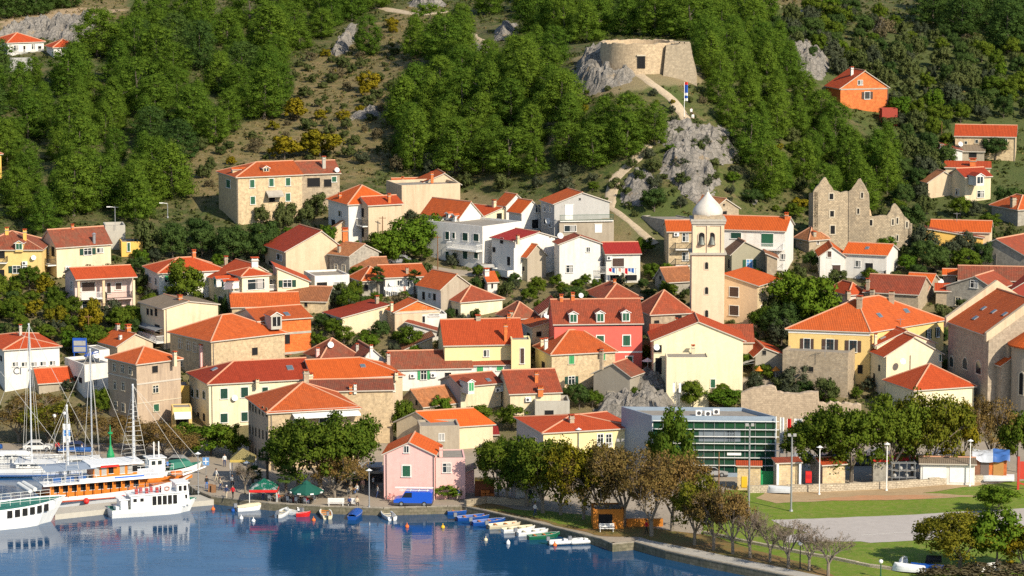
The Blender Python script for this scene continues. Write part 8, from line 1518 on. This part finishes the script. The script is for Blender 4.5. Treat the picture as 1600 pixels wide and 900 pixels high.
# ---------------------------------------------------------------- vehicles
def car(P, rz, L, Wd, Hh, paint, label, van=False, cat='car'):
    r = empty('van' if van else 'parked_car', P, label, cat, None if van else 'parked cars', rz); k = [(-.5, .16), (.5, .16), (.5, .42), (.42, .52), (.30, .56), (.20, 1), (-.47, 1), (-.5, .9)] if van else [(-.5, .2), (.5, .2), (.5, .48), (.44, .56), (.25, .62), (.08, 1), (-.28, 1), (-.44, .64), (-.5, .58)]; mb = MB(); A = [Vector((x * L, -Wd / 2, z * Hh)) for x, z in k]; mb.prism(A, (0, Wd, 0)); o = mb.build('body', paint, r); bv = o.modifiers.new('bevel', 'BEVEL'); bv.width = .06; bv.segments = 2
    wp = [(.285, .6), (.195, .94), (.02, .94), (.02, .6)] if van else [(.22, .64), (.07, .93), (-.27, .93), (-.38, .66)]; G_ = emis_free_glass('car_glass', (.015, .018, .022), .05)
    for sy in (-1, 1): mb = MB(); pts = [Vector((x * L, sy * (Wd / 2 + .006), z * Hh)) for x, z in wp]; mb.prism(pts if sy > 0 else pts[::-1], (0, -sy * .02, 0)); mb.build('side_window', G_, r)
    a, b_ = (k[4], k[5]); mb = MB(); f = lambda t, y: Vector(((a[0] + (b_[0] - a[0]) * t + .004) * L, y * Wd / 2, (a[1] + (b_[1] - a[1]) * t + .006) * Hh)); mb.poly([f(.1, -.88), f(.1, .88), f(.92, .84), f(.92, -.84)]); mb.build('windscreen', G_, r)
    for x in (.30, -.30):
        for sy in (-1, 1): mb = MB(); c = Vector((x * L, sy * (Wd / 2 - .1), .33)); mb.tube(c - Vector((0, .12, 0)), c + Vector((0, .12, 0)), .33, n=16); w1 = mb.build('wheel', BOATC['black'], r); mb = MB(); mb.tube(c - Vector((0, .13, 0)), c + Vector((0, .13, 0)), .19, n=12); mb.build('rim', M_['greym'], w1)
    for sy in (-.7, .7): mb = MB(); mb.box((L * .497, sy * Wd / 2, Hh * (.38 if van else .46)), (.06, .34, .2)); mb.build('headlight', M_['curtain'], r)
    mb = MB(); mb.box((0, 0, Hh * .17), (L * 1.01, Wd * 1.01, Hh * .13)); mb.build('bumper', M_['dgrey'], r); return r
P = at_z(646, 789, ZQ); v = car(P, R(180 - 4), 5.0, 1.95, 1.95, plain('van_blue', (.012, .085, .52), .3, spec=.5, var=.03), 'bright blue van with roof rack parked before the pink house', True, 'van'); mb = MB()
for y in (-.7, .7): mb.box((-.2, y, 2.12), (3.9, .06, .08))
for x in (-1.9, -.8, .3, 1.4): mb.box((x, 0, 2.05), (.08, 1.8, .12))
for y in (-.3, .1): mb.box((-.1, y, 2.3), (5, .07, .1))
for k in range(15): mb.box((-2.4 + k * .33, -.1, 2.3), (.05, .4, .06))
mb.build('roof_rack', plain('rack_white', (.72, .72, .7), .4), v)
for px, py, rz, c, lb in ((1035, 746, 10, 'white', 'white car parked before the glass building, left one'), (1072, 750, 170, 'navy', 'dark blue car parked before the glass building, right one'), (1112, 744, 5, 'grey', 'grey car parked at the left end of the block sheds'), (1260, 722, 8, 'white', 'white car on the car park above the patchy block shed'), (1345, 726, 185, 'navy', 'dark blue car under the car park trees'), (60, 704, 4, 'white', 'white car parked on the left quay behind the yachts'), (112, 706, 182, 'navy', 'dark blue car parked on the left quay under the rusty trees'), (232, 722, 170, 'black', 'black car parked on the quay behind the green beacon'), (272, 728, 175, 'grey', 'grey car parked on the quay near the blue sign'), (1412, 722, 5, 'red', 'red car on the car park behind the scaffolding'), (1480, 718, 5, 'white', 'white car on the car park behind the long garage'), (1375, 716, 4, 'grey', 'grey car on the car park under the fullest tree'), (1302, 718, 182, 'navy', 'dark car behind the red roofed block shed')): car(at_z(px, py, ZQ), R(rz), 4.2, 1.75, 1.45, plain('car_' + c, PC[c], .25, spec=.6, var=.02), lb)
car(ground(622, 412), R(175), 4.2, 1.75, 1.45, plain('car_silver', (.5, .5, .52), .25, .4), 'silver grey car on the lane above the two palms')
# ---------------------------------------------------------------- lamps, poles, flags, signs
def lamp(px, yb_, yt, label, style='post', m=None, flatz=ZQ, rad=.09):
    P = at_z(px, yb_, flatz) if flatz is not None else Vector(ground(px, yb_)); hh = at_y(px, yt, P.y).z - P.z; r = empty('street_lamp', P, label, 'street lamp'); mb = MB(); mb.tube((0, 0, -.3), (0, 0, hh), rad, rad * .7, 8); mb.tube((0, 0, 0), (0, 0, .25), rad * 2, rad * 1.6, 8); mb.build('pole', m or M_['greym'], r); mb = MB()
    if style == 'globe': mb.ball((0, 0, hh + .2), .26, 0, 12)
    elif style == 'flood': [mb.box((sx, -.15, hh + .05), (.4, .3, .35)) for sx in (-.35, .35)]; mb.box((0, 0, hh - .1), (1.1, .1, .1))
    elif style == 'arm': mb.tube((0, 0, hh), (-1.0, -.2, hh + .15), .05, n=6); mb.box((-1.1, -.2, hh + .12), (.6, .25, .15))
    else: mb.lathe([(0, hh + .35), (.35, hh + .12), (.45, hh + .1), (.2, hh), (0, hh)], 10)
    mb.build('lamp_head', M_['whitem'] if style != 'flood' else M_['curtain'], r)
WP = M_['whitem']
lamp(577, 793, 736, 'grey lamp post with a flat hat on the quay by the white benches'); lamp(1170, 800, 664, 'tall grey floodlight mast in front of the glass building', 'flood', rad=.14); lamp(1236, 799, 680, 'tall grey floodlight mast on the lawn before the patchy shed', 'flood', rad=.14); lamp(1280, 773, 700, 'white lamp mast beside the red roofed block shed', 'post', WP); lamp(1385, 767, 695, 'white lamp mast before the grey block shed and scaffolding', 'post', WP); lamp(1515, 760, 690, 'white lamp mast at the right end of the long garage', 'post', WP)
lamp(1376, 903, 880, 'low green post with white globe lamp at the bottom edge', 'globe', M_['green']); lamp(1250, 890, 852, 'black globe lamp among the leafless trees', 'globe', M_['iron']); lamp(904, 735, 672, 'grey lamp before the twin arched windows house, left one', 'post'); lamp(969, 740, 688, 'grey double lamp right of the twin arched windows', 'flood'); lamp(86, 700, 652, 'harbour globe lamp left, among rusty trees', 'globe'); lamp(102, 702, 648, 'harbour globe lamp right, among rusty trees', 'globe'); lamp(180, 352, 324, 'lamp standing on top of the forest edge behind the bare concrete cube', 'arm', None, None); lamp(262, 340, 318, 'street lamp by the dry slope left of the tall stone house', 'arm', None, None); lamp(386, 758, 724, 'short grey lamp behind the leafless quayside tree'); lamp(310, 770, 710, 'slim grey lamp by the bowsprit')
def pole(px, yb_, yt, label, name='utility_pole', rad=.1, m=None, flatz=None, cross=True):
    P = at_z(px, yb_, flatz) if flatz is not None else Vector(ground(px, yb_)); hh = at_y(px, yt, P.y).z - P.z; r = empty(name, P, label, 'pole'); mb = MB(); mb.tube((0, 0, -.5), (0, 0, hh), rad, rad * .8, 8)
    mb.build('pole', m or M_['wood'], r)
    if cross: mb = MB(); mb.box((0, 0, hh - .3), (1.2, .1, .1)); mb.build('crossarm', M_['wood'], r)
    return r, hh, P
pole(598, 388, 338, 'wooden utility pole at the end of the beige front wing'); pole(684, 424, 368, 'wooden utility pole beside the apartment with white balconies'); pole(139, 545, 492, 'thin utility pole above the billboard', rad=.07); pole(855, 425, 368, 'thin pole between the crimson roofed and the brightest white house', rad=.07); pole(1123, 770, 706, 'thin wooden pole left of the yellowish block shed', flatz=ZQ, rad=.09, cross=False); pole(1471, 232, 190, 'thin pole left of the long low stone house', rad=.06, cross=False)
r, hh, P = pole(1057, 664, 597, 'slim telephone mast with white antenna boxes on the rocky mound', 'telephone_mast', .06, M_['greym'], cross=False); mb = MB()
for sx in (-.35, .35): mb.tube((sx, 0, 0), (sx, 0, hh), .05, n=5)
for k in range(int(hh / .6)): mb.tube((-.35, 0, k * .6), (.35, 0, k * .6 + .6), .03, n=4)
mb.build('lattice', M_['greym'], r); mb = MB(); [mb.box((sx, -.25, hh - .8), (.35, .25, 1.4)) for sx in (-.45, .45)]; mb.build('antenna_boxes', M_['whitem'], r)
def flag(px, yb_, yt, fw, fh, cols, label, flatz=None, off=0):
    r, hh, P = pole(px, yb_, yt, label, 'flagpole', .06, M_['whitem'], flatz, False); r['category'] = 'flag'; n = len(cols)
    for i, c in enumerate(cols):
        mb = MB(); z1, z0 = hh - off - fh * i / n, hh - off - fh * (i + 1) / n
        for k in range(5): f = lambda q: (q * fw / 5 + .06, .14 * math.sin(q * 1.7), 0); a, b_ = f(k), f(k + 1); mb.poly([(a[0], a[1], z0), (b_[0], b_[1], z0 - .05), (b_[0], b_[1], z1 - .05), (a[0], a[1], z1)])
        mb.build('flag', c, r)
flag(1069, 192, 128, .55, 3.4, [M_['redpaint'], M_['bluepaint'], M_['bluepaint'], M_['bluepaint'], WP, M_['bluepaint'], WP], 'tall flagpole with red, white and blue flag on the hill path below the fort'); flag(1218, 742, 652, .5, 5, [WP], 'plain white banner pole right of the glass building', ZQ); flag(1229, 742, 654, .5, 4.6, [M_['redpaint'], M_['redpaint'], WP, M_['bluepaint']], 'red, white and blue banner right of the glass building', ZQ); flag(1240, 742, 654, 1.1, 3.2, [WP, M_['bluepaint'], WP, M_['blueglass'], WP], 'white banner with blue print, rightmost by the glass building', ZQ); flag(100, 740, 662, .9, 2.6, [WP, M_['blueglass'], WP], 'blue and white flag behind the nearest yacht', .5)
P = Vector(ground(125, 560)); s = ppm(P); r = empty('billboard', P, 'blue framed billboard with two white panels in front of the gardens', 'billboard'); z_ = lambda y: at_y(125, y, P.y).z - P.z; mb = MB(); [mb.tube((sx * 9 / s, .05, -.5), (sx * 9 / s, .05, z_(528)), .08) for sx in (-1, 1)]; mb.build('post', M_['bluepaint'], r); mb = MB(); mb.box((0, 0, (z_(528) + z_(551)) / 2), (22 / s, .16, 23 / s)); mb.build('board', M_['bluepaint'], r)
for y in (536, 545.5): mb = MB(); mb.box((0, -.1, z_(y)), (18.5 / s, .06, 7.5 / s)); mb.build('panel', M_['curtain'], r)
def text(body, px, py, size, parent, h, m):
    q, eu, n, s, su, k = h.face(px, py, 'f'); cu = bpy.data.curves.new('lettering', 'FONT'); cu.body = body; cu.size = size; cu.extrude = .02; cu.align_x = 'CENTER'; cu.align_y = 'CENTER'; cu.materials.append(m); o = bpy.data.objects.new('lettering', cu); COL.objects.link(o); bpy.context.view_layer.update(); m2 = bpy.data.meshes.new_from_object(o.evaluated_get(bpy.context.evaluated_depsgraph_get())); bpy.data.objects.remove(o); o = bpy.data.objects.new('lettering', m2); COL.objects.link(o); o.parent = parent; o.matrix_local = Matrix.Translation(q + n * .05) @ Matrix(((eu.x, 0, n.x), (eu.y, 0, n.y), (0, 1, 0))).to_4x4()
LT = plain('letter_grey', (.10, .11, .14), .6); text('C', 25.5, 580, 1.5, HOTEL.root, HOTEL, LT); text('I', 32, 580, 1.5, HOTEL.root, HOTEL, LT); text('ADR', 53, 577, .95, HOTEL.root, HOTEL, LT)
# green channel beacon
P = at_z(173, 724, ZQ); r = empty('harbour_beacon', P, 'bright green conical harbour beacon behind the wooden ship', 'beacon'); mb = MB(); mb.lathe([(.55, 0), (.55, 1.2), (.3, 2.0), (.12, 2.6), (.1, 4.2)], 12); mb.build('base', MATS['gate_green'], r); mb = MB(); mb.lathe([(0, 4.2), (.35, 4.2), (.35, 4.4), (.08, 4.5), (.08, 5.0), (0, 5.6)], 10); mb.build('lantern', MATS['gate_green'], r)
# laundry, stall, bicycle, boards
def laundry(name, label, pts, cols, h=None, flatg=True):
    a, b_ = pts; o = (a + b_) / 2; r = empty(name, a, label, 'laundry'); d = (b_ - a); L_ = d.length; d.normalize(); n = Vector((-d.y, d.x, 0)); mb = MB(); mb.tube((0, 0, 0), b_ - a, .015, n=4); mb.build('line', M_['greym'], r); k = len(cols)
    for i, c in enumerate(cols):
        mb = MB(); p = d * L_ * (i + .5) / k; w_ = L_ / k * .82; hh = .5 + .35 * ((i * 7) % 3) / 2; q = [p - d * w_ / 2, p - d * w_ / 6 + n * .05, p + d * w_ / 6 - n * .05, p + d * w_ / 2]
        for j in range(3): mb.poly([q[j] - UP * hh * (1 + .1 * j), q[j + 1] - UP * hh * (1.05 + .1 * j), q[j + 1], q[j]])
        mb.build('cloth', c, r)
g0 = Vector(ground(600, 468)); g1 = Vector(ground(638, 466)); zl = at_y(600, 448, g0.y).z; laundry('laundry_line', 'long line of white washing strung between the two palms', (Vector((g0.x, g0.y, zl)), Vector((g1.x, g1.y, zl))), [WP] * 8 + [cloth('pinkish'), WP])
LH = [o for o in COL.objects if o.get('label') == 'white house with crimson roof and a balcony hung with laundry'][0].location; a = at_y(951, 419, LH.y - 1.5); b_ = at_y(996, 419, LH.y - 1.5); b_.z = a.z; laundry('laundry_line', 'red, white and blue washing on the balcony of the crimson roofed house', (a, b_), [cloth('red'), cloth('blue'), cloth('white'), cloth('pinkish'), cloth('white'), cloth('red'), cloth('blue'), cloth('blue'), cloth('white')])
P = at_z(757, 775, ZQ); r = empty('market_stall', P, 'cluttered stall with orange crates and a blue yellow awning beside the first promenade tree', 'stall'); mb = MB(); mb.box((0, .6, 1.0), (2.6, 1.3, 2.0)); mb.build('booth', M_['rust'], r); mb = MB(); mb.box((.3, -.1, 2.3), (3.2, 1.8, .12)); mb.build('awning', M_['yellowpaint'], r)
for k in range(5): mb = MB(); mb.box((-.2 + (k % 3) * .62, -.45, .25 + (k // 3) * .45), (.55, .5, .4)); mb.build('crate', plain('crate_orange', (.62, .17, .03), .7), r)
P = at_z(611, 783, ZQ); r = empty('bicycle', P, 'red bicycle leaning beside the pink house drainpipe', 'bicycle')
for x in (-.52, .52): mb = MB(); mb.lathe([(.33, -.02), (.36, 0), (.33, .02), (.31, 0), (.33, -.02)], 20); o = mb.build('wheel', BOATC['black'], r, (x, 0, .36)); o.rotation_euler = (math.pi / 2, 0, 0)
mb = MB(); [mb.tube(a, b_, .025, n=5) for a, b_ in (((-.52, 0, .36), (-.15, 0, .85)), ((-.15, 0, .85), (.4, 0, .8)), ((.4, 0, .8), (-.05, 0, .36)), ((-.05, 0, .36), (-.52, 0, .36)), ((.52, 0, .36), (.38, 0, .95)), ((-.05, 0, .36), (-.17, 0, .95)))]; mb.build('frame', M_['redpaint'], r); mb = MB(); mb.box((-.18, 0, .98), (.26, .14, .06)); mb.build('saddle', BOATC['black'], r); mb = MB(); mb.tube((.36, -.28, 1.0), (.36, .28, 1.0), .02, n=5); mb.build('handlebar', BOATC['black'], r)
for px, py, lb in ((329, 768, 'left dark folding menu board by the bowsprit'), (334, 769, 'right dark folding menu board by the bowsprit')): mb = MB(); mb.box((0, -.2, .5), (.6, .04, 1.05), 0, (1, 0, 0), (0, 1, .35), (0, .35, 1)); mb.box((0, .2, .5), (.6, .04, 1.05), 0, (1, 0, 0), (0, 1, -.35), (0, -.35, 1)); setp(mb.build('menu_board', M_['wood'], None, at_z(px, py, ZQ)), lb, 'board')
P = at_z(322, 742, ZQ); r = empty('sign', P, 'blue information sign with a white cross shaped mark near the bowsprit', 'sign'); mb = MB(); mb.tube((0, 0, 0), (0, 0, 2.2), .05); mb.build('post', M_['greym'], r); mb = MB(); mb.box((0, -.06, 1.9), (.9, .06, 1.1)); mb.build('panel', M_['blueglass'], r); mb = MB(); mb.box((0, -.1, 1.9), (.7, .02, .12)); mb.box((0, -.1, 1.9), (.12, .03, .8)); mb.build('mark', WP, r)
P = Vector(ground(1012, 590)); s = ppm(P); r = empty('parasol', P, 'white parasol on the terrace left of the big cream gabled house', 'parasol'); zt_ = at_y(1012, 559, P.y).z - P.z; mb = MB(); mb.lathe([(10 / s, zt_ - .5), (0, zt_)], 8); mb.build('canopy', WP, r); mb = MB(); mb.tube((0, 0, -1), (0, 0, zt_), .04); mb.build('pole', WP, r)
P = at_z(1597, 765, ZQ); r = empty('red_gate_frame', P, 'red painted steel frame at the right edge by the lawn', 'frame'); mb = MB(); mb.box((-.55, 0, 2.2), (.3, .3, 4.6)); mb.build('post', plain('frame_red', (.48, .05, .03), .5), r); mb = MB(); mb.box((.4, .2, 2.6), (1.4, .1, 2.4)); mb.build('panel', MATS['frame_red'], r); mb = MB(); mb.box((.6, 0, .6), (2.2, .15, .2), 0, (1, 0, -.3)); mb.build('rail', MATS['frame_red'], r)
P = at_z(1412, 757, ZQ); s = ppm(P); r = empty('scaffolding', P, 'grey scaffolding rack with junk between block shed and long garage', 'rack'); mb = MB()
for x in (-1.6, -.6, .4, 1.5): [mb.tube((x, y, 0), (x, y, 3), .05, n=5) for y in (0, 1)]
mb.build('uprights', M_['greym'], r); mb = MB(); [mb.box((0, .5, z), (3.4, 1, .06)) for z in (.9, 1.9, 2.9)]; mb.build('shelves', M_['greym'], r)
for k in range(4): mb = MB(); mb.ball((-1.2 + k * .8, .4, 1.15 + (k % 2)), .28, 0, 8); mb.build('bundle', M_['curtain'], r)
for px, lb in ((1186, 'orange terrace umbrella of the restaurant, left one'), (1212, 'orange terrace umbrella of the restaurant beside the olive tree')): P = Vector(ground(px, 598)); s = ppm(P); r = empty('parasol', P, lb, 'parasol'); mb = MB(); mb.lathe([(7 / s, 1.9), (0, 2.6)], 8); mb.build('canopy', W_['orange'], r); mb = MB(); mb.tube((0, 0, 0), (0, 0, 2.6), .04); mb.build('pole', WP, r)
